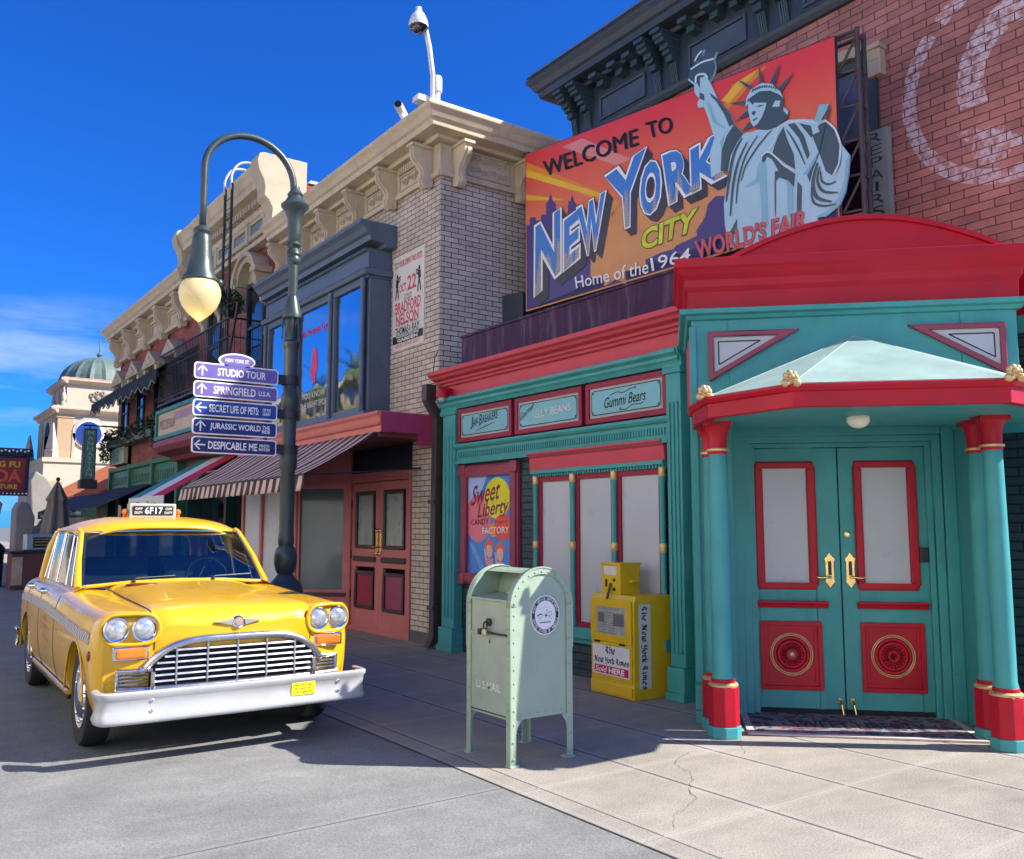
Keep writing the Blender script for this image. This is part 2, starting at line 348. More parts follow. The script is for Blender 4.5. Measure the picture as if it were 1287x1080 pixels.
# ------------------------------------------------------------------ the ground
def ground_mat(name, c, joints=(), var=.14, rough=.85, blot=.18, crackw=0):
    m = mat(name, c, rough, var=var, vs=2.2, bump=.35, bs=70, dirt=blot, dirtc=tuple(x*.55 for x in c)); t = m.node_tree; L = t.links.new
    b = t.nodes['Principled BSDF']; src = b.inputs['Base Color'].links[0].from_socket
    b.inputs['Specular IOR Level'].default_value = .3
    g = N(t, 'ShaderNodeNewGeometry'); sp = N(t, 'ShaderNodeSeparateXYZ'); L(g.outputs['Position'], sp.inputs[0])
    # fine aggregate speckle
    n = N(t, 'ShaderNodeTexNoise'); n.inputs['Scale'].default_value = 90; n.inputs['Detail'].default_value = 3; L(g.outputs['Position'], n.inputs['Vector'])
    mr = N(t, 'ShaderNodeMapRange'); mr.inputs[1].default_value = .3; mr.inputs[2].default_value = .7; mr.inputs[3].default_value = .76; mr.inputs[4].default_value = 1.24; L(n.outputs[0], mr.inputs[0])
    mu = N(t, 'ShaderNodeMixRGB', blend_type='MULTIPLY'); mu.inputs[0].default_value = 1; L(src, mu.inputs[1]); L(mr.outputs[0], mu.inputs[2]); src = mu.outputs[0]
    # faint scuffs drawn out along one direction
    mp_ = N(t, 'ShaderNodeMapping'); mp_.inputs['Scale'].default_value = (1.5, 4, 1); mp_.inputs['Rotation'].default_value = (0,0,.5); L(g.outputs['Position'], mp_.inputs[0])
    ns = N(t, 'ShaderNodeTexNoise'); ns.inputs['Scale'].default_value = 1.4; ns.inputs['Detail'].default_value = 9; ns.inputs['Roughness'].default_value = .72; L(mp_.outputs[0], ns.inputs['Vector'])
    ms_ = N(t, 'ShaderNodeMapRange'); ms_.inputs[1].default_value = .3; ms_.inputs[2].default_value = .7; ms_.inputs[3].default_value = .90; ms_.inputs[4].default_value = 1.08; L(ns.outputs[0], ms_.inputs[0])
    mu2 = N(t, 'ShaderNodeMixRGB', blend_type='MULTIPLY'); mu2.inputs[0].default_value = 1; L(src, mu2.inputs[1]); L(ms_.outputs[0], mu2.inputs[2]); src = mu2.outputs[0]
    # old gum spots and drips
    vo = N(t, 'ShaderNodeTexVoronoi'); vo.inputs['Scale'].default_value = 2.6; L(g.outputs['Position'], vo.inputs['Vector'])
    vs_ = N(t, 'ShaderNodeSeparateColor'); L(vo.outputs['Color'], vs_.inputs[0])
    vr = N(t, 'ShaderNodeMath', operation='MULTIPLY_ADD'); vr.inputs[1].default_value = .10; vr.inputs[2].default_value = -.045; L(vs_.outputs[0], vr.inputs[0])
    vl = N(t, 'ShaderNodeMath', operation='LESS_THAN'); L(vo.outputs['Distance'], vl.inputs[0]); L(vr.outputs[0], vl.inputs[1])
    vm = N(t, 'ShaderNodeMath', operation='MULTIPLY'); vm.inputs[1].default_value = .35; L(vl.outputs[0], vm.inputs[0])
    gx_ = N(t, 'ShaderNodeMixRGB'); gx_.inputs[2].default_value = (.06,.06,.06,1); L(vm.outputs[0], gx_.inputs[0]); L(src, gx_.inputs[1]); src = gx_.outputs[0]
    # broad worn and stained areas
    nb2 = N(t, 'ShaderNodeTexNoise'); nb2.inputs['Scale'].default_value = .55; nb2.inputs['Detail'].default_value = 9; nb2.inputs['Roughness'].default_value = .7; nb2.inputs['Distortion'].default_value = .6; L(g.outputs['Position'], nb2.inputs['Vector'])
    mb2 = N(t, 'ShaderNodeMapRange'); mb2.inputs[1].default_value = .35; mb2.inputs[2].default_value = .68; mb2.inputs[3].default_value = .82; mb2.inputs[4].default_value = 1.10; L(nb2.outputs[0], mb2.inputs[0])
    mu3 = N(t, 'ShaderNodeMixRGB', blend_type='MULTIPLY'); mu3.inputs[0].default_value = 1; L(src, mu3.inputs[1]); L(mb2.outputs[0], mu3.inputs[2]); src = mu3.outputs[0]
    for axis, off, per, w, col in joints:
        a = N(t, 'ShaderNodeMath', operation='SUBTRACT'); a.inputs[1].default_value = off-per/2; L(sp.outputs[axis], a.inputs[0])
        d = N(t, 'ShaderNodeMath', operation='FLOORED_MODULO'); d.inputs[1].default_value = per; L(a.outputs[0], d.inputs[0])
        e = N(t, 'ShaderNodeMath', operation='SUBTRACT'); e.inputs[1].default_value = per/2; L(d.outputs[0], e.inputs[0])
        f = N(t, 'ShaderNodeMath', operation='ABSOLUTE'); L(e.outputs[0], f.inputs[0])
        h = N(t, 'ShaderNodeMapRange'); h.inputs[1].default_value = w; h.inputs[2].default_value = w*.5; h.inputs[4].default_value = .85; L(f.outputs[0], h.inputs[0])
        x = N(t, 'ShaderNodeMixRGB'); x.inputs[2].default_value = (*col,1); L(h.outputs[0], x.inputs[0]); L(src, x.inputs[1]); src = x.outputs[0]
        # tooled edge either side of the joint
        h2 = N(t, 'ShaderNodeMapRange'); h2.inputs[1].default_value = w+.045; h2.inputs[2].default_value = w+.035; h2.inputs[4].default_value = .05; L(f.outputs[0], h2.inputs[0])
        x2 = N(t, 'ShaderNodeMixRGB'); x2.inputs[2].default_value = (.75,.72,.68,1); L(h2.outputs[0], x2.inputs[0]); L(src, x2.inputs[1])
        x3 = N(t, 'ShaderNodeMixRGB'); L(h.outputs[0], x3.inputs[0]); L(x2.outputs[0], x3.inputs[1]); L(src, x3.inputs[2]); src = x3.outputs[0]
    L(src, b.inputs['Base Color']); return m
def sheet(name, x0, x1, y0, y1, z, m):
    b = MB(); b.add([(x0,y0,z),(x1,y0,z),(x1,y1,z),(x0,y1,z)], [(0,1,2,3)]); return obj(name, b, m, kind='structure')
sheet('ground', -400, 400, -400, 800, -.012, ground_mat('far_ground', (.17,.17,.16)))
sheet('road', -7.5, 3.285, -30, 140, -.004, ground_mat('road_concrete', (.202,.205,.198), [(1, 4.66, 6.4, .009, (.06,.06,.06))], blot=.25))
sheet('kerb_strip', 3.285, 3.455, -30, 140, 0, ground_mat('kerb_concrete', (.30,.28,.24), [(0, 3.287, 50, .014, (.03,.03,.03)), (1, 3.45, 1.06, .005, (.2,.19,.17))], blot=.2))
pav_ = sheet('pavement', 3.455, 12, -30, 140, .0, ground_mat('pavement_concrete', (.312,.283,.242), [(0, 3.458, .79, .014, (.05,.042,.055)), (1, 3.45, 1.07, .007, (.37,.34,.29))], blot=.16))
ck = MB(); mck = mat('crack_shadow', (.10,.09,.08), .9)
def crack(pts, w):
    P = []
    for i in range(len(pts)-1):
        for k in range(5):
            t = k/5; P.append((lerp(pts[i][0],pts[i+1][0],t)+random.uniform(-.013,.013), lerp(pts[i][1],pts[i+1][1],t)+random.uniform(-.013,.013)))
    stroke(ck, WF, P+[pts[-1]], [w*random.uniform(.5,1.4) for _ in range(len(P)+1)], .003)
crack([(4.86,4.60),(4.60,4.47),(4.52,4.40),(4.48,4.24),(4.36,4.09),(4.21,3.99),(4.08,3.81),(3.88,3.70),(3.79,3.69),(3.61,3.53)], .0032)
crack([(5.58,4.74),(5.50,4.66),(5.33,4.55),(5.22,4.38),(5.14,4.33)], .003)
obj('crack', ck, mck, pav_, fix=False)
# ------------------------------------------------------------------ generic pieces of a front
def console(F, u, w, vtop, h, n0, out, sgn):
    """scrolled cornice bracket; n0 wall face, grows by out in direction sgn"""
    b = MB(); pr = [(0,0),(1,0),(1.0,-.10),(.93,-.13),(.98,-.22),(.92,-.34),(.74,-.43),(.56,-.52),(.46,-.62),(.46,-.74),(.54,-.83),(.50,-.93),(.36,-1.0),(.16,-.98),(0,-.94)]
    b.prof(F, u-w/2, u+w/2, [(n0+sgn*x*out, vtop+y*h) for x,y in pr])
    b.prof(F, u-w*.72, u+w*.72, [(n0,vtop),(n0+sgn*out*1.06,vtop),(n0+sgn*out*1.06,vtop-.07*h),(n0,vtop-.07*h)])
    b.prof(F, u-w*.2, u+w*.2, [(n0+sgn*x*out+sgn*.022, vtop+y*h*.96-.015) for x,y in pr[2:13]]+[(n0+sgn*.1*out, vtop-.5*h)])
    return b
def cornice_prof(n, v, out, h, sgn):
    return [(n, v), (n+sgn*out*.30, v), (n+sgn*out*.34, v+h*.14), (n+sgn*out*.72, v+h*.20), (n+sgn*out*.74, v+h*.42), (n+sgn*out*.82, v+h*.50), (n+sgn*out*.90, v+h*.70), (n+sgn*out, v+h*.86), (n+sgn*out, v+h), (n, v+h)]
def sash(par, F, u0, u1, v0, v1, n, sgn, fm, gm, w=.07, bars=(1,1), name='window'):
    """window: frame part with a pane sub-part"""
    b = MB(); b.frame(F, u0, u1, v0, v1, w, n-sgn*.02, n+sgn*.05)
    for i in range(1, bars[0]): x = lerp(u0,u1,i/bars[0]); b.box(F, x-w*.3, x+w*.3, v0+w, v1-w, n-sgn*.015, n+sgn*.035)
    for i in range(1, bars[1]): y = lerp(v0,v1,i/bars[1]); b.box(F, u0+w, u1-w, y-w*.35, y+w*.35, n-sgn*.015, n+sgn*.03)
    o = obj(name, b, fm, par, bevel=.006)
    p = MB(); p.box(F, u0+w*.5, u1-w*.5, v0+w*.5, v1-w*.5, n-sgn*.012, n-sgn*.006); obj('pane', p, gm, o); return o
def leaves(mb, c, rad, n, size, sc=(1,1,1)):
    for _ in range(n):
        d = Vector((random.gauss(0,1), random.gauss(0,1), random.gauss(0,1))).normalized()*random.uniform(.35,1)**.6
        p = Vector(c)+Vector((d.x*rad*sc[0], d.y*rad*sc[1], d.z*rad*sc[2])); a = Vector((random.uniform(-1,1), random.uniform(-1,1), random.uniform(-1,1))).normalized(); b_ = a.orthogonal().normalized()
        s = size*random.uniform(.6,1.3)
        mb.add([p-a*s, p+b_*s*.45, p+a*s, p-b_*s*.45], [(0,1,2,3)])
M['leaf'] = mat('dark_foliage', (.030,.065,.028), .6, var=.5, vs=9)
M['leaf2'] = mat('yellow_green_foliage', (.085,.12,.030), .6, var=.45, vs=7)  # yellow-green leaves, trees and palms alike
# ================================================================== tan brick building (corner house, gym upstairs)
FX = 6.28
tb = thing('brick_building', 'tan brick two storey building with slate blue bay window and salmon pink shop doors', 'building', (FX, 13.4, 0))
TY0, TY1, TZ = 10.44, 16.36, 6.72
b = MB(); b.box(SF, TY0, TY1, 3.0, TZ, FX, FX+.25); b.box(SF, TY0, 11.16, 0, 3.0, FX, FX+.25)
b.box(XF, FX+.25, 13, 0, TZ, TY0, TY0+.25); b.box(SF, TY0+.3, TY1, 0, TZ-.2, 12.8, 13)
obj('wall', b, M['tanbrick'], tb)
b = MB(); b.box(SF, TY0, 11.16, 0, .16, FX-.012, FX+.01); b.box(WF, FX+.1, 12.9, TY0+.1, TY1, 6.5, 6.6); obj('plinth', b, mat('grey_render', (.12,.10,.11), .8), tb)
# entablature: frieze, architrave, consoles, crown
b = MB()
for F, u0, u1, n, sg in ((SF, TY0-.03, TY1, FX, -1), (XF, FX-.03, 8.9, TY0, -1)):
    b.box(F, u0, u1, 6.52, 6.60, n-.06, n); b.box(F, u0, u1, 6.60, 7.02, n-.03, n+.02)
obj('frieze', b, M['stone'], tb, bevel=.008)
b = MB(); ov = .48
b.sweep([(FX,TY1),(FX,TY0),(9.3,TY0)], cornice_prof(0, 7.0, ov, .34, 1))
obj('cornice', b, M['stone'], tb, bevel=.008)
b = MB(); b.sweep([(FX,TY1),(FX,TY0),(9.25,TY0)], [(-.3,7.342),(.44,7.342),(.44,7.375),(-.3,7.40)]); obj('flashing', b, mat('pale_flashing', (.60,.57,.50), .6, var=.1), tb)  # paler strip capping the cornice
cons_y = [TY0+.24, 11.75, 12.85, 13.95, 15.05, 16.2]
for y in cons_y: obj('console', console(SF, y, .125, 6.99, .62, FX-.03, .33, -1), M['stone'], tb, bevel=.006)
for x in (FX+.24, FX+1.33): obj('console', console(XF, x, .125, 6.985, .62, TY0-.03, .33, -1), M['stone'], tb, bevel=.006)
b = MB()
for i in range(len(cons_y)-1):                                     # dentils and carved scrolls on the frieze panels
    b.cut(); a0, a1 = cons_y[i]+.16, cons_y[i+1]-.16
    k = 11
    for j in range(k): u = lerp(a0,a1,(j+.5)/k); b.box(SF, u-.024, u+.024, 6.87, 6.985, FX-.07, FX-.025)
    b.frame(SF, a0, a1, 6.62, 6.86, .025, FX-.045, FX-.025)
    for j in range(7):
        u = lerp(a0+.1,a1-.1,(j+.5)/7); z = 6.74+.03*math.sin(j*2.1); b.tube([SF.p(u+.055*math.cos(t)*(1-t/9), z+.055*math.sin(t)*(1-t/9), FX-.04) for t in [x*.6 for x in range(12)]], .012, 5)
for F, a0, a1 in ((XF, FX+.40, FX+1.18),):
    b.cut(); b.frame(F, a0, a1, 6.62, 6.98, .025, TY0-.045, TY0-.025)
    for r_ in range(2):
        for j in range(7):
            u = lerp(a0+.06,a1-.06,(j+.5)/7); z = 6.72+r_*.16+.02*math.sin(j*2.1); b.tube([F.p(u+.05*math.cos(t)*(1-t/9), z+.05*math.sin(t)*(1-t/9), TY0-.04) for t in [x*.6 for x in range(12)]], .011, 5)
obj('carving', b, M['stone_l'], tb)
# bay window upstairs
BX = 5.86
bay = MB(); b0, b1 = 11.86, 16.12
bay.box(SF, b0, b1, 3.12, 3.30, BX-.03, FX); bay.box(SF, b0, b1, 5.32, 5.78, BX+.02, FX)
bay.box(SF, b0+.01, b0+.09, 3.30, 5.32, BX+.05, FX); bay.box(SF, b1-.09, b1-.01, 3.30, 5.32, BX+.05, FX)
bay.box(SF, b0+.02, b1-.02, 3.5, 3.52, BX+.2, FX)
bw = obj('bay_window', bay, M['blue'], tb, bevel=.01)
b = MB(); b.prof(SF, b0-.16, b1+.16, cornice_prof(FX, 5.78, FX-BX+.20, .36, -1)); b.prof(SF, b0-.05, b1+.05, [(FX,5.36),(BX-.04,5.36),(BX-.07,5.42),(BX-.04,5.46),(FX,5.46)])
for i in range(64):
    u = lerp(b0+.03,b1-.03,i/63); b.box(SF, u-.018, u+.018, 5.725, 5.775, BX-.03, BX+.03)
obj('bay_cornice', b, M['blue'], bw, bevel=.008)
b = MB(); ys = [b0+.10, 13.12, 14.62, b1-.10]
for i, y in enumerate(ys):
    b.cut(); b.lathe((BX-.012,y,3.30), [(.05,0),(.05,.09),(.038,.11),(.036,.9),(.046,.93),(.046,.99),(.036,1.02),(.034,1.86),(.05,1.88),(.05,1.93),(.04,1.96),(.05,2.02)], 10)
obj('colonnette', b, M['blue'], bw, smooth=40)
for i in range(3):
    b = MB(); b.frame(SF, ys[i]+.03, ys[i+1]-.03, 3.30, 5.32, .075, BX+.01, BX+.08); obj('sash', b, M['blue'], bw, bevel=.006)
    b = MB(); b.box(SF, ys[i]+.08, ys[i+1]-.08, 3.35, 5.27, BX+.05, BX+.058); obj('pane', b, M['mirror'], bw)
b = MB(); text(b, SF, '4th Avenue Gym', 13.87, 4.86, 1.2, .17, BX+.046, .012)
b.poly(SF, ell(13.85,4.28,.13,.2,18), BX+.047, BX+.045)
b.poly(SF, ell(13.85,4.45,.10,.12,14), BX+.0465, BX+.0445); b.poly(SF, ell(13.95,4.18,.07,.1,12), BX+.0468, BX+.0442); b.box(SF, 13.80, 13.93, 3.98, 4.12, BX+.0462, BX+.0448)
obj('gym_lettering', b, mat('pink_window_lettering', (.62,.03,.13), .5), bw, label='pink boxing glove and red gym lettering on the window')
b = MB(); text(b, SF, 'YOU KNOW', 13.87, 3.78, .95, .10, BX+.046); text(b, SF, 'THE RIGHT SPOT', 13.87, 3.62, 1.1, .10, BX+.046)
obj('small_lettering', b, M['offwhite'], bw)
# shop front under the fascia: coral entablature, recessed doors, projecting display window
fz = MB(); f0 = 10.62; fX = 5.46
fz.prof(SF, f0, TY1, [(FX,3.14),(fX-.02,3.14),(fX-.04,3.10),(fX,3.06),(fX+.02,2.99),(fX+.05,2.95),(fX+.05,2.86),(FX,2.86)])
fo = obj('shop_fascia', fz, M['coral'], tb, bevel=.006)
b = MB(); b.box(XF, fX+.03, FX-.005, 2.86, 3.125, f0-.012, f0-.002); b.box(XF, FX-.18, FX-.005, 2.70, 2.86, f0-.012, f0+.10); obj('end_board', b, M['mag'], fo)
b = MB()
for i in range(110):
    u = lerp(f0+.03, TY1-.05, i/109); b.box(SF, u-.016, u+.016, 2.955, 2.998, fX+.0, fX+.045)
obj('dentil_row', b, M['coral'], fo)
b = MB(); b.box(WF, fX+.06, FX+.9, f0+.1, TY1, 2.80, 2.855); obj('soffit', b, mat('plum_soffit', (.15,.035,.045), .5), tb)
DX = FX+.02
b = MB(); b.frame(SF, 11.16, 13.16, 0, 2.34, .06, DX-.05, DX+.06); b.box(SF, 11.16, 13.16, 2.34, 2.42, DX-.07, DX+.06); obj('door_frame', b, M['pink'], tb, bevel=.006)
b = MB(); b.box(SF, 11.16, 13.16, 2.42, 2.86, DX+.02, DX+.06); obj('transom_panel', b, mat('midnight_panel', (.012,.020,.038), .4), tb)
for k, (d0, d1) in enumerate(((11.225, 12.155), (12.165, 13.095))):
    b = MB(); b.frame(SF, d0, d1, .03, 2.27, .13, DX-.012, DX+.035); b.box(SF, d0+.13, d1-.13, .16, .34, DX-.01, DX+.035); b.box(SF, d0+.13, d1-.13, .98, 1.26, DX-.01, DX+.035)
    d = obj('door', b, M['pink'], tb, bevel=.005)
    b = MB(); b.frame(SF, d0+.14, d1-.14, 1.26, 2.13, .055, DX-.03, DX+.03); b.cut(); b.frame(SF, d0+.14, d1-.14, .34, .92, .055, DX-.03, DX+.03)
    b.cut(); b.box(SF, d0+.10, d1-.10, 1.06, 1.14, DX-.045, DX-.012); obj('moulding', b, mat('dark_brown_paint', (.020,.012,.014), .45), d, bevel=.01)
    b = MB(); b.box(SF, d0+.19, d1-.19, 1.31, 2.08, DX+.0, DX+.012); obj('pane', b, M['frost2'], d)
    b = MB(); b.box(SF, d0+.19, d1-.19, .39, .87, DX-.004, DX+.014); obj('panel', b, M['wine'] if k else mat('plum_panel', (.25,.03,.085), .4), d)
    uh = d1-.055 if k == 0 else d0+.055
    b = MB(); b.box(SF, uh-.028, uh+.028, 1.20, 1.52, DX-.022, DX-.012); b.ball(SF.p(uh,1.53,DX-.018), .03, 10, 6); b.ball(SF.p(uh,1.19,DX-.018), .03, 10, 6)
    b.tube([SF.p(uh,1.29,DX-.02), SF.p(uh,1.29,DX-.075), SF.p(uh+(.1 if k else -.1),1.285,DX-.08)], .011, 8); obj('handle', b, M['gold'], d, smooth=40)
    b = MB()
    for z in (.55, 1.15, 1.95): b.cut(); b.box(SF, (d1-.005 if k else d0-.03), (d1+.03 if k else d0+.005), z-.06, z+.06, DX-.03, DX-.01)
    obj('hinge', b, M['black'], d)
# splayed side light and street display window
AF = Fr((FX, 13.16, 0), (-q2, q2, 0), (0,0,1), (q2, q2, 0), -1)    # runs back-left at 45 degrees
LW = .93
b = MB(); b.frame(AF, 0, LW, .50, 2.30, .10, -.04, .05); b.box(AF, 0, LW, 0, .50, -.02, .05); b.box(AF, 0, LW, 2.30, 2.86, -.02, .05); b.box(AF, -.03, .03, 0, 2.86, -.06, .05); b.box(AF, LW-.05, LW+.02, 0, 2.86, -.06, .05)
s_ = obj('side_window', b, M['pink'], tb, bevel=.006)
b = MB(); b.box(AF, .08, LW-.08, .58, 2.22, .0, .01); obj('pane', b, mat('teal_grey_pane', (.10,.135,.145), .12, var=.1), s_)
b = MB(); b.box(AF, .10, LW-.10, .12, .40, -.035, -.015); b.box(AF, .02, LW-.02, .50, .555, -.06, -.035); obj('panel', b, mat('dark_plum', (.05,.015,.025), .4), s_)
SX = FX-LW*q2; sy0 = 13.16+LW*q2
b = MB(); b.frame(SF, sy0, TY1-.1, .50, 2.32, .09, SX-.04, SX+.05); b.box(SF, sy0, TY1-.1, 0, .50, SX-.02, SX+.05); b.box(SF, sy0, TY1-.1, 2.32, 2.86, SX-.02, SX+.05); b.box(SF, 15.2, 15.3, .5, 2.32, SX-.05, SX+.04)
s_ = obj('display_window', b, M['pink'], tb, bevel=.006)
b = MB(); b.box(SF, sy0+.07, TY1-.17, .57, 2.25, SX+.0, SX+.012); obj('pane', b, mat('pale_blind', (.50,.54,.56), .3, var=.05), s_)
# striped awning on its own frame
aw = thing('striped_awning', 'brown and cream striped awning with a striped valance over the salmon pink doors', 'awning', (5.5, 13.5, 2.8))
stm = bpy.data.materials.new('awning_stripes'); stm.use_nodes = True; t = stm.node_tree; L = t.links.new; bs_ = t.nodes['Principled BSDF']
g = N(t,'ShaderNodeNewGeometry'); sp = N(t,'ShaderNodeSeparateXYZ'); L(g.outputs['Position'], sp.inputs[0])
mm = N(t,'ShaderNodeMath', operation='FLOORED_MODULO'); mm.inputs[1].default_value = .255; L(sp.outputs[1], mm.inputs[0])
gt = N(t,'ShaderNodeMath', operation='GREATER_THAN'); gt.inputs[1].default_value = .135; L(mm.outputs[0], gt.inputs[0])
cx = N(t,'ShaderNodeMixRGB'); cx.inputs[1].default_value = (.07,.030,.022,1); cx.inputs[2].default_value = (.62,.47,.39,1); L(gt.outputs[0], cx.inputs[0]); L(cx.outputs[0], bs_.inputs['Base Color']); bs_.inputs['Roughness'].default_value = .85
b = MB(); ay0, ay1 = 10.78, 16.30
rows = [[Vector((lerp(5.50,4.50,i/8), lerp(ay0,ay1,j/60), lerp(2.86,2.26,i/8)-.05*math.sin(math.pi*i/8)*(.5+.5*abs(math.sin(j*math.pi/10))))) for j in range(61)] for i in range(9)]
b.grid(rows); o = obj('canopy', b, stm, aw, sol=.01, smooth=True)
b = MB(); nv = 180
rows = [[Vector((4.50-.012*k+.012*math.sin(j*.9)*k/3, lerp(ay0,ay1,j/nv), 2.26-(.075*k if k < 3 else .20+.014*abs(math.sin(j/nv*22.2*math.pi))))) for j in range(nv+1)] for k in range(4)]
b.grid(rows); obj('valance', b, stm, aw, sol=.006, smooth=True)
b = MB(); b.tube([(4.5,ay0,2.262),(4.5,ay1,2.262)], .016, 6)
for y in (ay0, ay1): b.tube([(5.5,y,2.84),(4.5,y,2.25),(6.2,y,2.40)], .014, 6)
obj('frame', b, M['iron'], aw)
# old boxing bill on the brick
ps = thing('fight_poster', 'weathered boxing poster in red and black lettering pasted on tan brick', 'poster', (FX, 11.32, 4.92))
P0, P1 = 10.86, 11.80
b = MB(); b.box(SF, P0, P1, 4.20, 5.64, FX-.012, FX-.001); obj('paper', b, M['offwhite'], ps)
pn = FX-.0145; pc = (P0+P1)/2
b = MB(); text(b, SF, 'DO YOUR OWN TWO FISTS', pc, 5.51, .80, .10, pn, .02); text(b, SF, '22', pc-.11, 5.17, .26, .22, pn, .02); text(b, SF, 'OCT.', pc+.15, 5.13, .22, .13, pn, .02)
text(b, SF, 'BRADFORD', pc-.0, 4.84, .76, .17, pn, .02); text(b, SF, 'NELSON', pc+.02, 4.66, .68, .165, pn, .02); text(b, SF, 'DOORS OPEN AT EIGHT', pc, 4.265, .72, .06, pn); b.box(SF, P0+.06, P1-.06, 4.752, 4.757, pn, pn+.001)
obj('red_lettering', b, M['red_ink'], ps)
b = MB(); text(b, SF, 'THOMAS', pc+.17, 4.485, .40, .12, pn, .02); text(b, SF, 'RAY', pc-.24, 4.485, .22, .12, pn, .02); text(b, SF, '&', pc-.07, 4.485, .06, .08, pn); text(b, SF, 'THE FIGHT OF A LIFETIME', pc+.02, 4.575, .6, .035, pn)
b.box(SF, P0+.015, P1-.015, 4.305, 4.42, pn, pn+.001)
for s_, u in ((1, pc+.33), (-1, pc-.33)):                          # two boxers
    b.poly(SF, ell(u, 5.33, .028, .035, 12), pn, pn+.001)
    for pts, w in (([(u,5.29),(u+.01*s_,5.17)], .075), ([(u,5.17),(u+.03*s_,5.07),(u+.05*s_,4.98)], .03), ([(u,5.17),(u-.03*s_,5.08),(u-.04*s_,4.98)], .03), ([(u,5.27),(u-.06*s_,5.24),(u-.09*s_,5.29)], .026), ([(u,5.27),(u-.05*s_,5.30),(u-.10*s_,5.32)], .026)): stroke(b, SF, pts, w, pn+.0002)
text(b, SF, 'TWELVE', pc, 5.0, .22, .04, pn); text(b, SF, 'ROUNDS', pc, 4.95, .22, .04, pn)
obj('black_lettering', b, M['black_ink'], ps, fix=False)
b = MB(); text(b, SF, 'MADISON SQUARE', pc, 4.395, .66, .035, pn-.002, .02); text(b, SF, 'GARDEN', pc, 4.345, .60, .05, pn-.002, .03); obj('white_lettering', b, M['white'], ps)
# ================================================================== teal candy shop with the diagonal corner entrance
cs = thing('candy_shop', 'teal and crimson candy shop with a diagonal corner entrance and red roof cornice', 'shop', (6.2, 6.2, 0))
PX = 6.20; WX = 6.32
b = MB(); b.box(SF, 5.9, 10.40, 0, 3.3, WX, WX+.2); b.box(SF, 5.9, 10.40, 3.3, 3.62, WX+.02, WX+.2); obj('wall', b, M['tealbrick'], cs)
b = MB(); b.box(WF, WX+.05, 9.9, 5.9, 10.42, 3.60, 3.66); b.box(WF, 7.5, 9.9, 3.95, 5.9, 3.60, 3.66); obj('roof_deck', b, mat('roof_felt', (.08,.08,.085), .9), cs)
def pilaster(u, w, name='pilaster'):
    b = MB(); n = PX
    b.box(SF, u-w/2, u+w/2, .30, 3.06, n-.01, WX); b.box(SF, u-w*.62, u+w*.62, 0, .07, n-.07, WX); b.box(SF, u-w*.57, u+w*.57, .07, .30, n-.05, WX)
    b.prof(SF, u-w*.64, u+w*.64, [(WX,3.06),(n-.03,3.06),(n-.04,3.10),(n-.02,3.13),(n-.02,3.20),(n-.06,3.24),(n-.08,3.30),(WX,3.30)])
    for k in (-1,0,1): b.box(SF, u+k*w*.27-w*.07, u+k*w*.27+w*.07, .42, 2.78, n-.026, n-.005)
    return obj(name, b, M['teal'], cs, bevel=.006)
pilaster(10.03, .30); pilaster(5.96, .19)
# teal ledge and the red cornice over it
b = MB(); b.prof(SF, 5.86, 10.22, [(WX,3.13),(PX-.01,3.13),(PX-.03,3.17),(PX-.05,3.19),(PX-.05,3.22),(PX-.09,3.25),(PX-.09,3.285),(WX,3.285)]); obj('ledge', b, M['teal'], cs, bevel=.004)
b = MB(); b.prof(SF, 5.70, 10.30, [(WX,3.287),(PX+.02,3.287),(PX+.02,3.46),(PX-.02,3.46),(PX-.03,3.49),(PX-.06,3.50),(PX-.07,3.53),(PX-.13,3.55),(PX-.15,3.58),(PX-.19,3.60),(PX-.20,3.65),(WX+.1,3.65)]); obj('cornice', b, M['rose'], cs, bevel=.004)
b = MB(); b.box(SF, 5.72, 9.93, 3.66, 4.12, WX, WX+.06); b.box(SF, 5.72, 9.93, 4.10, 4.13, WX-.02, WX+.08)
obj('parapet', b, M['purple'], cs)
b = MB(); b.tube([(6.02,10.30,3.62),(6.12,10.34,3.66),(6.2,10.43,3.9),(6.25,10.432,4.0)], .006, 6); obj('cable', b, M['black'], cs)
# three painted name panels
def name_panel(u0, u1, fn):
    b = MB(); b.frame(SF, u0, u1, 2.68, 3.115, .055, PX+.0, PX+.06); b.box(SF, u0+.05, u1-.05, 2.73, 3.07, PX+.028, PX+.05)
    s = obj('sign_panel', b, [M['wine']], cs, bevel=.006)
    b = MB(); b.box(SF, u0+.055, u1-.055, 2.735, 3.06, PX+.020, PX+.03); obj('sign_margin', b, mat('pale_margin', (.40,.40,.40), .5), s)
    b = MB(); b.box(SF, u0+.085, u1-.085, 2.765, 3.03, PX+.014, PX+.026); obj('sign_board', b, M['sky_board'], s)
    b = MB(); n = PX+.011
    a0, a1, z0, z1, c = u0+.09, u1-.09, 2.77, 3.025, .03
    P = [(a0+c,z0),(a1-c,z0),(a1-c,z0+c),(a1,z0+c),(a1,z1-c),(a1-c,z1-c),(a1-c,z1),(a0+c,z1),(a0+c,z1-c),(a0,z1-c),(a0,z0+c),(a0+c,z0+c),(a0+c,z0)]
    for i in range(len(P)-1): stroke(b, SF, [P[i],P[i+1]], .009, n)
    for x in (a0+c*.4,a1-c*.4):
        for y in (z0+c*.4,z1-c*.4): b.flat(SF, ell(x,y,.01,.01,8), n)
    uc = (u0+u1)/2; fn(b, uc, n); obj('lettering', b, M['black_ink'], s, fix=False); return s
M['sky_board'] = mat('pale_blue_board', (.17,.44,.52), .45, var=.08, dirt=.15, dirtc=(.30,.50,.55))
M['plumboard'] = mat('rosewood_frame', (.26,.035,.07), .45)
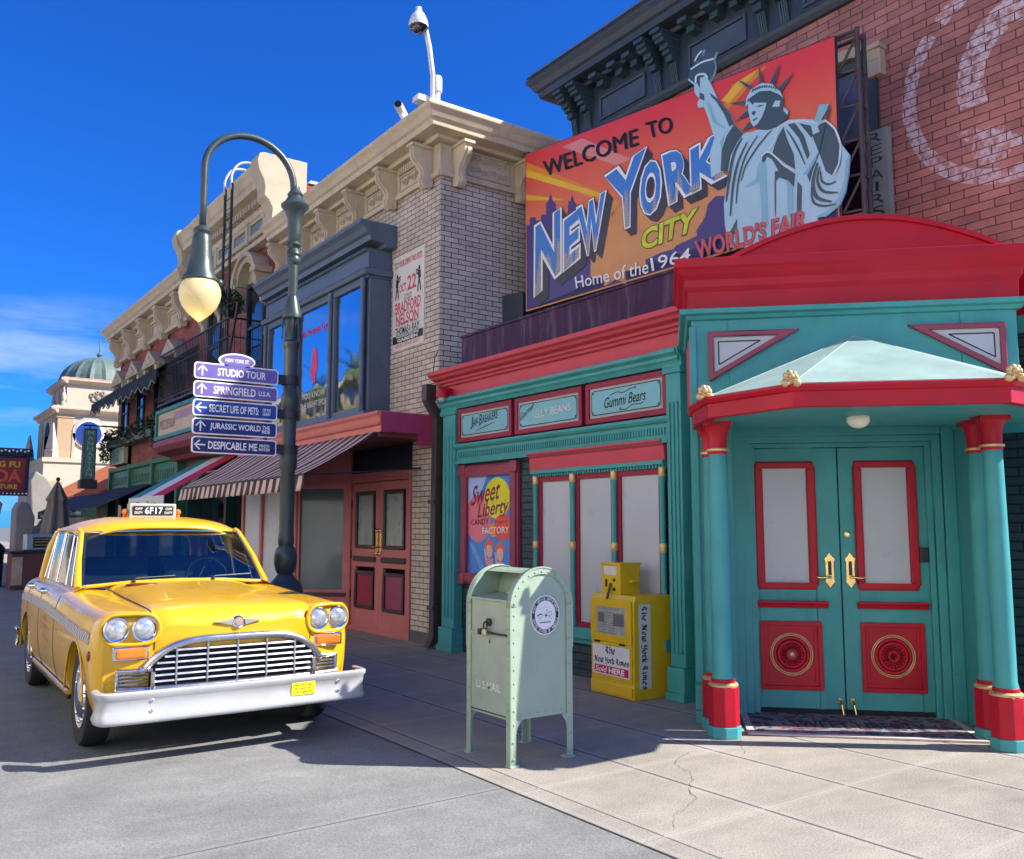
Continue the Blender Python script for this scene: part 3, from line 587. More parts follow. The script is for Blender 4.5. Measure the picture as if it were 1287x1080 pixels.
def jb(b, u, n):
    text(b, SF, 'J', u+.28, 2.915, .055, .16, n, .008, .12, .10); text(b, SF, 'AW-', u+.185, 2.92, .12, .10, n, .008, .12, .10); text(b, SF, 'B', u+.075, 2.94, .06, .14, n, .008, .12, .10); text(b, SF, 'REAKERS', u-.135, 2.955, .33, .10, n, .008, .12, .10)
    stroke(b, SF, [(u+.2,2.80),(u+.05,2.83),(u-.15,2.865),(u-.25,2.88)], [.004,.012,.010,.003], n)
def gb(b, u, n):
    text(b, SF, 'Gummi Bears', u, 2.895, .62, .115, n, .008, .22, .04)
    stroke(b, SF, catmull([(u+.22,2.955,0),(u+.12,2.98,0),(u+.02,2.965,0),(u-.08,2.99,0),(u-.17,3.0,0),(u-.15,2.985,0)], 5), .009, n)
    stroke(b, SF, catmull([(u+.05,2.81,0),(u+.08,2.795,0),(u-.02,2.79,0),(u-.12,2.825,0),(u-.22,2.82,0),(u-.27,2.835,0)], 5), .009, n)
def jl(b, u, n): text(b, SF, 'Gourmet', u+.38, 2.945, .26, .09, n, 0, .2, .5)
name_panel(8.63, 9.83, jb); s_ = name_panel(7.33, 8.56, jl); name_panel(6.06, 7.26, gb)
b = MB(); text(b, SF, 'JELLY BEANS', 7.87, 2.885, .70, .115, PX+.0105, .006, 0, .03); obj('lettering', b, M['offwhite'], s_, label='off white jelly bean lettering')
# dentilled beam under the panels
b = MB(); b.box(SF, 6.0, 9.90, 2.40, 2.66, PX+.02, WX); b.prof(SF, 6.0, 9.9, [(WX,2.60),(PX-.01,2.60),(PX-.03,2.63),(PX-.03,2.66),(WX,2.66)]); b.box(SF, 6.0, 9.9, 2.40, 2.44, PX-.01, WX)
k = 0; u = 6.06
while u < 9.85: b.box(SF, u, u+.02, 2.485, 2.555, PX+.004, PX+.03); u += .04
obj('beam', b, M['teal'], cs, bevel=.003)
# triple shop window
b = MB(); b.prof(SF, 6.13, 8.30, [(WX,2.24),(PX+.03,2.24),(PX+.02,2.38),(PX-.03,2.42),(PX-.03,2.44),(WX,2.44)]); wh = obj('window_hood', b, M['rose'], cs, bevel=.004)
b = MB(); b.box(SF, 6.15, 8.28, 2.20, 2.24, PX+.02, WX); u = 6.16
while u < 8.26: b.box(SF, u, u+.022, 2.165, 2.20, PX+.04, WX); u += .044
obj('dentil_row', b, M['teal'], cs); b = MB(); b.box(SF, 6.12, 8.30, .42, .53, PX+.0, WX); b.box(SF, 6.16, 8.26, .36, .42, PX+.06, WX); obj('window_sill', b, M['teal'], cs, bevel=.004)
edges = [8.22, 7.555, 6.885, 6.19]
b = MB()
for i in range(3): b.frame(SF, edges[i+1]+.02, edges[i]-.02, .53, 2.165, .055, PX+.075, WX)
b.box(SF, edges[3]+.02, edges[0]-.02, .50, .532, PX+.08, WX)
sw = obj('shop_window', b, M['wine'], cs, bevel=.005)
for i in range(3):
    b = MB(); b.box(SF, edges[i+1]+.05, edges[i]-.05, .57, 2.13, PX+.10, WX-.005); obj('pane', b, M['frost'], sw)
for y in edges:
    b = MB(); b.lathe((PX+.055,y,.53), [(.042,0),(.042,.08),(.03,.10),(.03,.60),(.03,1.48),(.036,1.50),(.036,1.64)], 10); c_ = obj('colonnette', b, M['teal'], sw, smooth=40)
    b = MB()
    for z in (.86, 1.60): b.cut(); b.lathe((PX+.055,y,.53+z), [(.031,-.045),(.038,-.035),(.036,0),(.038,.035),(.031,.045)], 10)
    b.lathe((PX+.055,y,.53+1.56), [(.032,-.02),(.04,0),(.032,.02)], 10); obj('gilt_band', b, M['goldp'], sw, smooth=40)
# drain pipe at the party wall and red siren lamp
dp = thing('drain_pipe', 'dark brown square drain pipe between tan brick and teal pilaster', 'drain pipe', (6.15, 10.36, 0))
b = MB(); m_ = mat('drain_brown', (.045,.036,.034), .5, var=.25)
b.prof(SF, 10.27, 10.40, [(5.98,3.28),(6.14,3.28),(6.14,3.50),(5.98,3.50)]); b.prof(SF, 10.275, 10.395, [(5.98,3.28),(6.12,3.28),(6.25,3.08),(6.25,.12),(6.12,.02),(6.04,.02),(6.12,.14),(6.14,3.04)])
obj('pipe', b, m_, dp, bevel=.006)
b = MB()
for z in (.5, 1.9): b.cut(); b.box(SF, 10.26, 10.41, z, z+.05, 6.10, 6.26)
obj('strap', b, m_, dp)
dl = thing('downlight', 'small red hooded lamp under the red cornice by the drain pipe', 'lamp', (6.1, 9.95, 3.3))
b = MB(); b.lathe((6.08,10.02,3.315), [(.03,.10),(.075,.08),(.09,.02),(.085,-.03)], 14); b.box(WF, 6.08, 6.2, 9.98, 10.06, 3.36, 3.42); obj('housing', b, M['crim'], dl, smooth=40)
b = MB(); b.ball((6.08,10.02,3.28), .055, 12, 8); obj('lens', b, M['frost'], dl, smooth=True)
# candy poster
cp = thing('candy_poster', 'candy factory poster of coloured balloons in a wine red frame on teal brick', 'poster', (WX, 9.23, 1.6))
b = MB(); b.frame(SF, 8.63, 9.83, .90, 2.35, .11, WX-.07, WX-.001); b.frame(SF, 8.60, 9.86, .87, 2.38, .05, WX-.045, WX-.001)
for u in (8.66, 9.80):
    for z in (.93, 2.32): b.box(SF, u-.07, u+.07, z-.07, z+.07, WX-.085, WX-.01)
obj('frame', b, M['plumboard'], cp, bevel=.01)
pn = WX-.02; A0, A1, Z0, Z1 = 8.745, 9.715, 1.005, 2.245
def C(u, v): return (A1-(A1-A0)*u, Z0+(Z1-Z0)*v)                   # poster coordinates, left to right and up
def L_(name, polys, m, n):
    b = MB()
    for p in polys: b.flat(SF, [C(*q) for q in p], n)
    return obj(name, b, m, cp, fix=False)
b = MB(); b.box(SF, A0, A1, Z0, Z1, pn, WX-.002); obj('backing', b, mat('poster_blue', (.03,.20,.62), .3, var=.08), cp)
def cl(p): return [(min(max(x,0),1), min(max(y,0),1)) for x,y in p]
L_('pale_corner', [[(0,1),(0,.45),(.12,.6),(.45,1)]], mat('poster_pale_blue', (.35,.48,.78), .3), pn-.001)
L_('pale_ray', [[(.02,.32),(.12,.30),(.40,.06),(.30,.03)]], mat('poster_mid_blue', (.12,.32,.75), .3), pn-.001)
L_('pink_balloon', [cl(ell(.24,.56,.30,.24,30))], mat('poster_pink', (.70,.14,.20), .3, var=.15, vs=2), pn-.002)
L_('yellow_balloon', [ell(.67,.76,.29,.205,30)], mat('poster_yellow', (.72,.66,.02), .3), pn-.003)
L_('orange_balloon', [ell(.60,.44,.10,.07,24)], mat('poster_orange', (.75,.22,.02), .3), pn-.0035)
L_('red_balloon', [cl(ell(.80,.47,.20,.13,30))], mat('poster_red', (.70,.035,.02), .3), pn-.004)
b = MB(); text(b, SF, 'Sweet', *C(.42,.82), .62, .26, pn-.005, .012, .25, .13); text(b, SF, 'Liberty', *C(.58,.64), .66, .24, pn-.005, .012, .25, .10)
stroke(b, SF, [C(.62,.53),C(.75,.515),C(.90,.54)], [.006,.02,.004], pn-.005)
obj('script_lettering', b, mat('maroon_ink', (.22,.005,.03), .4), cp, fix=False)
b = MB(); text(b, SF, 'CANDY', *C(.28,.525), .40, .075, pn-.005, .004, 0, .04); obj('black_lettering', b, M['black_ink'], cp)
b = MB(); text(b, SF, 'FACTORY', *C(.64,.44), .58, .08, pn-.006, .01, 0, .03); obj('white_lettering', b, M['white'], cp)
ph, pf, pw = MB(), MB(), MB()
for x, y in ((.50,.20),(.74,.17)):                                 # two little red haired figures
    ph.flat(SF, [C(*q) for q in ell(x,y+.085,.10,.05,16)], pn-.003); ph.flat(SF, [C(*q) for q in [(x-.09,y+.09),(x,y+.17),(x+.08,y+.1)]], pn-.0032)
    pf.flat(SF, [C(*q) for q in ell(x,y+.03,.075,.065,16)], pn-.004); pw.flat(SF, [C(*q) for q in [(x-.09,y-.04),(x+.09,y-.04),(x+.07,y-.11),(x-.07,y-.11)]], pn-.0035)
    pf.flat(SF, [C(*q) for q in [(x-.12,y+.06),(x-.09,y+.05),(x-.05,y-.06),(x-.09,y-.06)]], pn-.0042)
obj('red_hair', ph, mat('poster_orange_hair', (.75,.10,.02), .3), cp, fix=False); obj('faces', pf, mat('poster_skin', (.72,.42,.36), .3), cp, fix=False); obj('dresses', pw, mat('poster_rose', (.70,.25,.35), .3), cp, fix=False)
b = MB(); b.box(SF, A0, A1, Z0, Z1, pn-.0115, pn-.0105)
# ------------------------------------------------------------------ diagonal entrance bay
s0, s1, mF, mD = .31, 2.91, 7.69, 8.15
o0, o1 = .62, 2.48                                                  # opening
b = MB(); b.box(DF, s0, o0, 0, 3.36, mF, mD+.3); b.box(DF, o1, 2.68, 0, 3.36, mF, mD+.3); b.box(DF, 2.68, s1, 2.46, 3.36, mF, mD+.3)
# head of the opening: shallow basket arch
arch = [(o0+(o1-o0)*i/24, 2.40+.17*math.sqrt(max(0,1-((i-12)/12)**2))**.8) for i in range(25)]
b.poly(DF, [(o0,3.36)]+[(o1,3.36)]+arch[::-1], mF, mD-.1)
b.box(DF, o0, o1, 2.46, 3.3, mD-.02, mD+.3)
bw_ = obj('entrance_bay', b, M['teal'], cs, bevel=.006)
b = MB()
for a0, a1, zt in ((s0-.02, s0+.04, 3.3), (o0-.05, o0-.0, 2.42), (o1, o1+.05, 2.42), (2.63, 2.70, 2.44)): b.cut(); b.box(DF, a0, a1, .32, zt, mF-.022, mF+.02)
for a0, a1 in ((s0-.03, o0+.0), (o1-.0, 2.71)): b.cut(); b.box(DF, a0, a1, 0, .10, mF-.05, mF+.02); b.box(DF, a0, a1, .10, .30, mF-.035, mF+.02)
obj('corner_strip', b, M['teal'], cs, bevel=.006)
# side of the bay, with narrow red panels
b = MB(); b.box(Fr((0,0,0),(q2,-q2,0),(0,0,1),(q2,q2,0)), s0+.002, s0+.1, 0, 3.30, mF+.02, 8.6); obj('bay_side', b, M['teal'], cs)
b = MB()
for m0, m1 in ((7.80,7.98),(8.10,8.30)):
    b.cut(); b.box(DF, s0-.025, s0+.01, 2.62, 3.22, m0, m1)
obj('side_panel', b, M['rose'], cs, bevel=.012)
b = MB()
def dxy(s_, m_): p = DF.p(s_, 0, m_); return (p.x, p.y)
BAY = [dxy(s0,8.62),dxy(s0,mF),dxy(s1,mF),dxy(s1,8.6)]
b.sweep(BAY, [(-.05,3.36),(.03,3.36),(.05,3.39),(.09,3.40),(.10,3.44),(-.05,3.44)])
LF = Fr((0,0,0), (q2,q2,0), (0,0,1), (q2,-q2,0))                     # u = m, n = s: the two sides of the bay
def settle(mb_):
    """the left return of the bay falls away to meet the lower street cornice"""
    for v in mb_.v:
        s_, m_ = (v.x-v.y)*q2, (v.x+v.y)*q2
        if s_ < s0+.25 and m_ > mF+.03: v.z -= (.155+.07*max(0,(v.z-3.44)/.435))*min(1,(m_-mF)/(8.5-mF))
    return mb_
settle(b); obj('bay_ledge', b, M['teal'], cs, bevel=.004)
# crimson attic band with flaring crown
b = MB(); b.sweep(BAY, [(-.18,3.444),(.02,3.444),(.025,3.60),(.05,3.64),(.055,3.70),(.09,3.74),(.115,3.78),(.135,3.80),(.135,3.875),(-.18,3.875)])
settle(b); obj('attic_band', b, M['crim'], cs, bevel=.005)
dome = MB(); k = 40; ra = []
for i in range(k+1):
    t = i/k; s_ = lerp(.62, 2.86, t); ra.append((s_, 3.872+.325*math.sin(math.pi*t)**.9))
dome.poly(DF, [(.62,3.80)]+ra+[(2.86,3.80)], mF-.02, 9.3)
obj('curved_roof', dome, M['crim'], cs, smooth=30)
b = MB(); b.grid([[DF.p(s_, z+.012, mm) for s_, z in ra] for mm in (mF-.055, mF+.03)]+[[DF.p(s_, z-.03, mm) for s_, z in ra] for mm in (mF+.03, mF-.055)]+[[DF.p(s_, z+.012, mF-.055) for s_, z in ra]])
obj('roof_edging', b, M['crim'], cs, smooth=40)
# spandrel panels: red right-angled triangles with grey fields
for sg, lab in ((1, None), (-1, None)):
    def T3(s_, z): return (s_ if sg > 0 else 3.26-s_, z)
    tri = [(.45,3.25),(1.20,3.25),(.45,2.82)]
    def inset(P, d):
        c = Vector((sum(p[0] for p in P)/3, sum(p[1] for p in P)/3)); e = [(Vector(P[(i+1)%3])-Vector(P[i])).length for i in range(3)]
        ic = (Vector(P[0])*e[1]+Vector(P[1])*e[2]+Vector(P[2])*e[0])/sum(e); r_ = abs((P[1][0]-P[0][0])*(P[2][1]-P[0][1])-(P[1][1]-P[0][1])*(P[2][0]-P[0][0]))/sum(e)
        return [tuple(Vector(p)+(ic-Vector(p))*(d/r_)) for p in P]
    b = MB(); i1 = inset(tri, .045); 
    for i in range(3): b.poly(DF, [T3(*tri[i]),T3(*tri[(i+1)%3]),T3(*i1[(i+1)%3]),T3(*i1[i])], mF-.045, mF-.001)
    p_ = obj('spandrel_panel', b, M['plumboard'], cs, bevel=.008)
    b = MB(); b.poly(DF, [T3(*q) for q in inset(tri,.04)], mF-.018, mF-.002); obj('field', b, M['frost'], p_)
    b = MB(); i3 = inset(tri,.085)
    for i in range(3): stroke(b, DF, [T3(*i3[i]),T3(*i3[(i+1)%3])], .011, mF-.021)
    obj('line_border', b, M['black_ink'], p_, fix=False)
# door casing and double doors
b = MB()
for i, (d, w) in enumerate(((.0,.10),(.035,.07),(.07,.05))):
    x0, x1, zt = o0+sum((.10,.07,.05)[:i]), o1-sum((.10,.07,.05)[:i]), 2.46-sum((.10,.07,.05)[:i])*.8
    m0 = mD-.14+d; b.box(DF, x0, x0+w, 0, zt, m0, mD+.05); b.box(DF, x1-w, x1, 0, zt, m0, mD+.05); b.box(DF, x0+w, x1-w, zt-w*.8, zt, m0, mD+.05)
obj('door_casing', b, M['teal'], cs, bevel=.008)
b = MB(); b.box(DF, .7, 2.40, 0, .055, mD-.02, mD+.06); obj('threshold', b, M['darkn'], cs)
for k, (a0, a1) in enumerate(((.845, 1.545), (1.555, 2.255))):
    a0 -= .10*(1-k); a1 += .10*k
    b = MB(); n0, n1 = mD-.02, mD+.03
    i0, i1 = (a0+.115, a1-.205) if k == 0 else (a0+.135, a1-.185)
    zt = 2.28
    b.box(DF, a0, i0, .055, zt, n0, n1); b.box(DF, i1, a1, .055, zt, n0, n1); b.box(DF, i0, i1, .055, .21, n0, n1); b.box(DF, i0, i1, .78, 1.06, n0, n1); b.box(DF, i0, i1, 2.16, zt, n0, n1); b.box(DF, i0, i1, .21, .78, n0+.02, n1)
    d = obj('door', b, M['teal'], cs, bevel=.005)
    b = MB(); b.frame(DF, i0-.005, i1+.005, 1.055, 2.165, .06, n0-.025, n0+.02); obj('glazing_frame', b, M['crim'], d, bevel=.014)
    b = MB(); b.box(DF, i0+.04, i1-.04, 1.10, 2.12, n0+.008, n0+.02); obj('pane', b, M['frost'], d)
    b = MB(); b.prof(DF, i0-.02, i1+.07 if k else i1+.09, [(n0,.90),(n0-.03,.90),(n0-.045,.935),(n0-.065,.94),(n0-.065,.96),(n0,.96)]); obj('rail', b, M['crim'], d, bevel=.004)
    q0, q1 = i0-.0, i1+.03
    b = MB(); b.frame(DF, q0, q1, .205, .785, .035, n0-.022, n0+.01); b.frame(DF, q0+.035, q1-.035, .24, .75, .03, n0-.008, n0+.01); b.box(DF, q0+.06, q1-.06, .265, .725, n0+.002, n0+.012)
    c_ = DF.p((q0+q1)/2, .505, n0); inw = DF.c
    for r_, h in ((.155,.012),(.125,.020),(.055,.028)): b.lathe(c_, [(r_-.03,-.002),(r_-.026,h),(r_-.008,h),(r_,-.002)], 40, tuple(-inw))
    for i in range(20):
        t = 2*math.pi*i/20; b.ball(c_-inw*.006+DF.a*(.088*math.cos(t))+DF.b*(.088*math.sin(t)), .015, 8, 5)
    obj('panel', b, M['crim'], d, bevel=.006)
    b = MB(); 
    for r_ in (.175,.160): b.tube([c_-inw*.004+DF.a*(r_*math.cos(t))+DF.b*(r_*math.sin(t)) for t in [2*math.pi*i/48 for i in range(48)]], .005, 6, closed=True)
    if k == 0: b.ball(c_-inw*.012, .03, 14, 8)
    obj('gilt_ring', b, M['goldp'], d, smooth=True)
    hx = 1.455 if k == 0 else 1.625
    b = MB(); b.poly(DF, [(hx-.04,1.12),(hx-.02,1.10),(hx,1.07),(hx+.02,1.10),(hx+.04,1.12),(hx+.035,1.16),(hx+.035,1.29),(hx+.045,1.32),(hx+.02,1.345),(hx,1.375),(hx-.02,1.345),(hx-.045,1.32),(hx-.035,1.29),(hx-.035,1.16)], n0-.014, n0-.002)
    dirn = -1 if k == 0 else 1
    b.tube([DF.p(hx,1.165,n0-.01), DF.p(hx,1.165,n0-.05), DF.p(hx+dirn*.03,1.165,n0-.058), DF.p(hx+dirn*.08,1.16,n0-.058), DF.p(hx+dirn*.115,1.165,n0-.055)], [.012,.012,.012,.011,.009], 10)
    obj('handle', b, M['gold'], d, bevel=.003)
    b = MB(); b.box(DF, hx-.014, hx+.014, 1.18, 1.30, n0-.0165, n0-.0135); obj('keyhole_slot', b, M['black'], d)
    b = MB(); x_ = 1.50 if k == 0 else 1.60; b.box(DF, x_-.014, x_+.014, .10, .15, n0-.02, n0-.002); b.tube([DF.p(x_,.13,n0-.02), DF.p(x_+.005,.10,n0-.05), DF.p(x_+.015,.03,n0-.06), DF.p(x_+.018,.005,n0-.062)], .009, 8); obj('door_hook', b, M['gold'], d)
    if k: 
        b = MB(); b.lathe(DF.p(1.613,1.53,n0-.001), [(.026,0),(.026,.008),(.014,.012)], 16, tuple(-inw)); obj('lock', b, M['gold'], d)
        b = MB(); b.box(DF, 2.185, 2.26, 1.30, 1.42, n0-.05, n0-.002); obj('card_reader', b, M['black'], d, bevel=.01)
# paired columns on crimson pedestals
def column(s_, m_):
    c = DF.p(s_, 0, m_); oct_ = 8
    b = MB(); b.lathe(c+Vector((0,0,.43)), [(.085,0),(.085,.02),(.078,.05),(.078,.9),(.070,1.74)], 20)
    col = obj('column', b, M['teal'], cs, smooth=40)
    b = MB(); b.lathe(c, [(.13,.0),(.13,.085)], 8); obj('plinth', b, M['teal'], col, bevel=.006)
    b = MB(); b.lathe(c, [(.118,.085),(.118,.375),(.095,.39)], 8); b.lathe(c, [(.092,.405),(.092,.435),(.08,.44)], 20); obj('pedestal', b, M['crim'], col, bevel=.005)
    b = MB(); b.lathe(c, [(.095,.372),(.112,.38),(.114,.395),(.098,.408)], 20); b.lathe(c, [(.072,2.185),(.088,2.19),(.088,2.205),(.072,2.212)], 20); obj('gilt_band', b, M['goldp'], col, smooth=40)
    b = MB(); b.lathe(c, [(.074,2.165),(.08,2.185),(.072,2.21),(.076,2.30),(.090,2.36),(.108,2.39)], 20); b.box(Fr(c, tuple(DF.a), (0,0,1), tuple(DF.c)), -.108, .108, 2.385, 2.43, -.108, .108); obj('capital', b, M['crim'], col, smooth=35)
for s_, m_ in ((.475, 7.22), (.445, 7.52), (2.475, 7.14), (2.475, 7.46)): column(s_, m_)
# canopy
Z0, Z1 = 2.415, 2.555
fs = [(.30,mF),(.30,7.36),(.39,6.88),(.93,6.32),(2.33,6.32),(2.88,6.86),(2.96,7.36),(2.96,mF)]
b = MB(); ck_ = len(fs)
def ring(off, z):
    c = Vector((1.63, 7.4)); return [DF.p(s_+(s_-c.x)*off, z, min(mF, m_+(m_-c.y)*off)) for s_, m_ in fs]
rows = [ring(-.05, Z0), ring(0, Z0), ring(0, Z1-.03), ring(.015, Z1-.03), ring(.03, Z1), ring(.03, Z1+.02), ring(-.03, Z1+.02)]
b.grid(rows); cf = obj('canopy_fascia', b, M['crim'], cs, bevel=.006)
ap = DF.p(1.64, 3.155, mF-.02); r0 = ring(-.01, Z1+.012)
b = MB(); b.add(r0+[ap], [(i,i+1,ck_) for i in range(1,ck_-2)]); cr = obj('canopy_roof', b, M['canopy_tin'], cs, sol=-.02)
b = MB()
for i in range(1, ck_-1): b.tube([r0[i]+Vector((0,0,.012)), ap+Vector((0,0,.012))], .011, 6)
obj('roof_seam', b, mat('seam_metal', (.45,.60,.56), .4), cr)
b = MB(); under = ring(-.06, Z0+.005); b.add(under, [tuple(range(ck_))]); obj('canopy_soffit', b, M['teal'], cs)
b = MB()
def rosette(p):
    for i in range(7):
        t = 2*math.pi*i/7; b.ball(p+Vector((0,0,.045))+RT*.033*math.cos(t)+Vector((0,0,1))*.028*math.sin(t)-FW*.01, .024, 8, 6)
    for sg in (-1,1): b.ball(p+RT*.04*sg+Vector((0,0,.005))-FW*.015, .03, 10, 8)
    b.ball(p+Vector((0,0,.05))-FW*.03, .022, 8, 6)
rr_ = ring(.02, Z1+.02)
for i in (2,3,4,5): b.cut(); rosette(rr_[i])
obj('gilt_rosette', b, M['goldp'], cs, smooth=True)
b = MB(); b.ball(DF.p(1.50,2.40,7.0), .085, 18, 12, (1,1,.8)); b.lathe(DF.p(1.50,2.40,7.0), [(.05,.05),(.06,.07),(.06,.09)], 14); obj('porch_globe', b, mat('opal_globe', (.80,.76,.62), .3, var=.04), cs, smooth=True)
# recessed shop wall to the right of the entrance
b = MB(); b.box(SF, 2.9, 4.95, 0, 3.4, 8.2, 8.4); obj('side_wall', b, M['tealbrick'], cs)
b = MB(); b.prof(SF, 2.88, 4.95, [(8.3,3.3),(8.16,3.3),(8.10,3.44),(8.3,3.44)]); b.box(SF, 2.88, 4.95, 2.42, 2.60, 8.15, 8.25); obj('side_ledge', b, M['teal'], cs, bevel=.004)
b = MB(); b.prof(SF, 2.86, 4.95, [(8.4,3.444),(8.15,3.444),(8.13,3.66),(8.02,3.80),(8.0,3.87),(8.4,3.87)]); b.box(SF, 2.9, 4.95, 2.62, 2.85, 8.14, 8.25); obj('side_cornice', b, M['crim'], cs, bevel=.005)
# woven door mat
dmm = bpy.data.materials.new('mat_weave'); dmm.use_nodes = True; t = dmm.node_tree; L = t.links.new; bs_ = t.nodes['Principled BSDF']; bs_.inputs['Roughness'].default_value = .95
g = N(t,'ShaderNodeNewGeometry'); v = N(t,'ShaderNodeTexVoronoi'); v.inputs['Scale'].default_value = 22; L(g.outputs['Position'], v.inputs['Vector'])
cr_ = N(t,'ShaderNodeValToRGB'); cr_.color_ramp.elements[0].color = (.11,.08,.09,1); cr_.color_ramp.elements[1].color = (.30,.09,.10,1); cr_.color_ramp.elements[1].position = .5
e_ = cr_.color_ramp.elements.new(.62); e_.color = (.20,.19,.21,1); e_ = cr_.color_ramp.elements.new(.3); e_.color = (.025,.03,.06,1)
sp = N(t,'ShaderNodeSeparateColor'); L(v.outputs['Color'], sp.inputs[0]); L(sp.outputs[0], cr_.inputs[0]); L(cr_.outputs[0], bs_.inputs['Base Color'])
dm = thing('door_mat', 'dark red and navy patterned mat lying before the teal double doors', 'door mat', DF.p(1.55,0,7.75))
b = MB(); b.box(DF, .72, 2.34, .004, .018, 7.36, 8.10); obj('rug', b, dmm, dm)
b = MB(); b.box(DF, .66, 2.40, .004, .016, 7.29, 7.358); b.box(DF, .66, .718, .004, .016, 7.36, 8.08); b.box(DF, 2.342, 2.40, .004, .016, 7.36, 8.08); obj('sunlit_edging', b, mat('mat_edging_sunlit', (.55,.45,.42), .9), dm)  # edging paled to stand for sunlight on the mat's front strip
b = MB(); FLF = Fr((0,0,0), (q2,-q2,0), (q2,q2,0), (0,0,1)); text(b, FLF, 'SWEET LIBERTY', 1.55, 7.68, 1.05, .26, .0195, .02); obj('lettering', b, mat('navy_yarn', (.02,.025,.05), .95), dm)
# ================================================================== big red brick building behind, dark slate cornice
RX = 9.6
def ghost(t, src, run, hgt, pos, fac):
    """faded white wall-painting: a large ring, an inner letter and a dot, worn off brick by brick"""
    L = t.links.new
    def mth(op, a, b=None, c=None):
        n = N(t, 'ShaderNodeMath', operation=op)
        for i, x in enumerate((a,b,c)):
            if x is None: continue
            if isinstance(x, (int,float)): n.inputs[i].default_value = x
            else: L(x, n.inputs[i])
        return n.outputs[0]
    def circ(cy, cz, sy=1, sz=1):
        dy = mth('MULTIPLY', mth('SUBTRACT', run, cy), sy); dz = mth('MULTIPLY', mth('SUBTRACT', hgt, cz), sz)
        return mth('SQRT', mth('ADD', mth('MULTIPLY',dy,dy), mth('MULTIPLY',dz,dz)))
    def band(d, r, w): return mth('LESS_THAN', mth('ABSOLUTE', mth('SUBTRACT', d, r)), w)
    ring_ = band(circ(4.25, 6.45), 1.13, .085)
    gap = mth('LESS_THAN', mth('ABSOLUTE', mth('SUBTRACT', hgt, mth('MULTIPLY_ADD', run, .9, 2.75))), .10)
    ring_ = mth('MULTIPLY', ring_, mth('SUBTRACT', 1, gap))
    dot = mth('LESS_THAN', circ(4.47, 5.68), .22)
    arc = mth('MULTIPLY', band(circ(4.05, 6.42, 1, .9), .62, .15), mth('GREATER_THAN', hgt, 6.2))
    tail = mth('MULTIPLY', band(circ(4.0, 6.35, .8, 1.0), .72, .07), mth('LESS_THAN', hgt, 5.95))
    mk = mth('MAXIMUM', mth('MAXIMUM', ring_, dot), mth('MAXIMUM', arc, tail))
    n = N(t, 'ShaderNodeTexNoise'); n.inputs['Scale'].default_value = 11; n.inputs['Detail'].default_value = 9; n.inputs['Roughness'].default_value = .8; L(pos, n.inputs['Vector'])
    w = N(t, 'ShaderNodeMapRange'); w.inputs[1].default_value = .43; w.inputs[2].default_value = .55; w.inputs[4].default_value = .8; L(n.outputs[0], w.inputs[0])
    mk = mth('MULTIPLY', mth('MULTIPLY', mk, w.outputs[0]), mth('SUBTRACT', 1, fac))
    x = N(t, 'ShaderNodeMixRGB'); x.inputs[2].default_value = (.66,.58,.62,1); L(mk, x.inputs[0]); L(src, x.inputs[1]); return x.outputs[0]
M['bigbrick'] = brick('weathered_red_brick', (.43,.185,.150), (.31,.132,.115), (.085,.050,.052), .32, .098, ms=.0055, depth=1.0, stain=.6, stainc=(.27,.17,.15), ghost=ghost, blotch=.35)
rb = thing('theatre_building', 'tall weathered red brick building with dark slate bracketed cornice and faded wall painting', 'building', (RX, 8, 0))
RY0, RY1, RT_ = 3.98, 11.45, 8.15
b = MB(); b.box(SF, RY0, RY1, 0, RT_, RX, RX+.3); b.box(XF, RX+.3, 20, 0, RT_, RY1-.3, RY1); b.box(XF, RX+.3, 20, 0, RT_, RY0, RY0+.3); b.box(WF, RX+.3, 20, RY0+.3, RY1-.3, RT_-.3, RT_-.2)
obj('wall', b, M['bigbrick'], rb)
b = MB(); b.box(SF, RY0, RY1+.02, 8.15, 9.05, RX-.05, RX+.3); b.prof(SF, RY0, RY1+.06, [(RX+.1,8.12),(RX-.06,8.12),(RX-.10,8.18),(RX-.12,8.24),(RX-.06,8.28),(RX+.1,8.28)])
b.box(XF, RX+.25, 20, 8.15, 9.05, RY1-.2, RY1+.03)
fr_ = obj('frieze', b, M['slate'], rb, bevel=.008)
b = MB(); pr = cornice_prof(RX, 9.0, .62, .42, -1)
pr0 = cornice_prof(0, 9.0, .62, .42, 1); b.sweep([(20,RY1),(RX,RY1),(RX,RY0)], pr0); obj('cornice', b, M['slate'], rb, bevel=.008)
b = MB(); b.box(SF, RY0, RY1+.55, 9.425, 9.45, RX-.66, RX+.3); obj('gutter', b, mat('zinc_edge', (.11,.14,.16), .5), rb)
def dark_bracket(y):
    b = MB(); F = SF
    for i, (z0, z1, d) in enumerate(((8.94,9.0,.46),(8.88,8.94,.40),(8.82,8.88,.36),(8.74,8.82,.27),(8.68,8.74,.22),(8.58,8.68,.16))): b.box(F, y-.10+i*.006, y+.10-i*.006, z0, z1, RX-.05-d, RX-.04)
    b.prof(F, y-.065, y+.065, [(RX-.04,8.58),(RX-.13,8.58),(RX-.10,8.40),(RX-.07,8.28),(RX-.04,8.28)])
    for k in (-1,0,1): b.prof(F, y+k*.036-.010, y+k*.036+.010, [(RX-.05,8.56),(RX-.145,8.56),(RX-.115,8.40),(RX-.085,8.29),(RX-.05,8.29)])
    return obj('console', b, M['dk_teal'], rb, bevel=.006)
M['dk_teal'] = mat('verdigris_slate', (.036,.066,.078), .45, var=.25, streak=.35, dirtc=(.10,.16,.17))
for y in (11.35, 11.0, 9.35, 9.0, 7.35, 7.0, 5.3): dark_bracket(y)
b = MB()
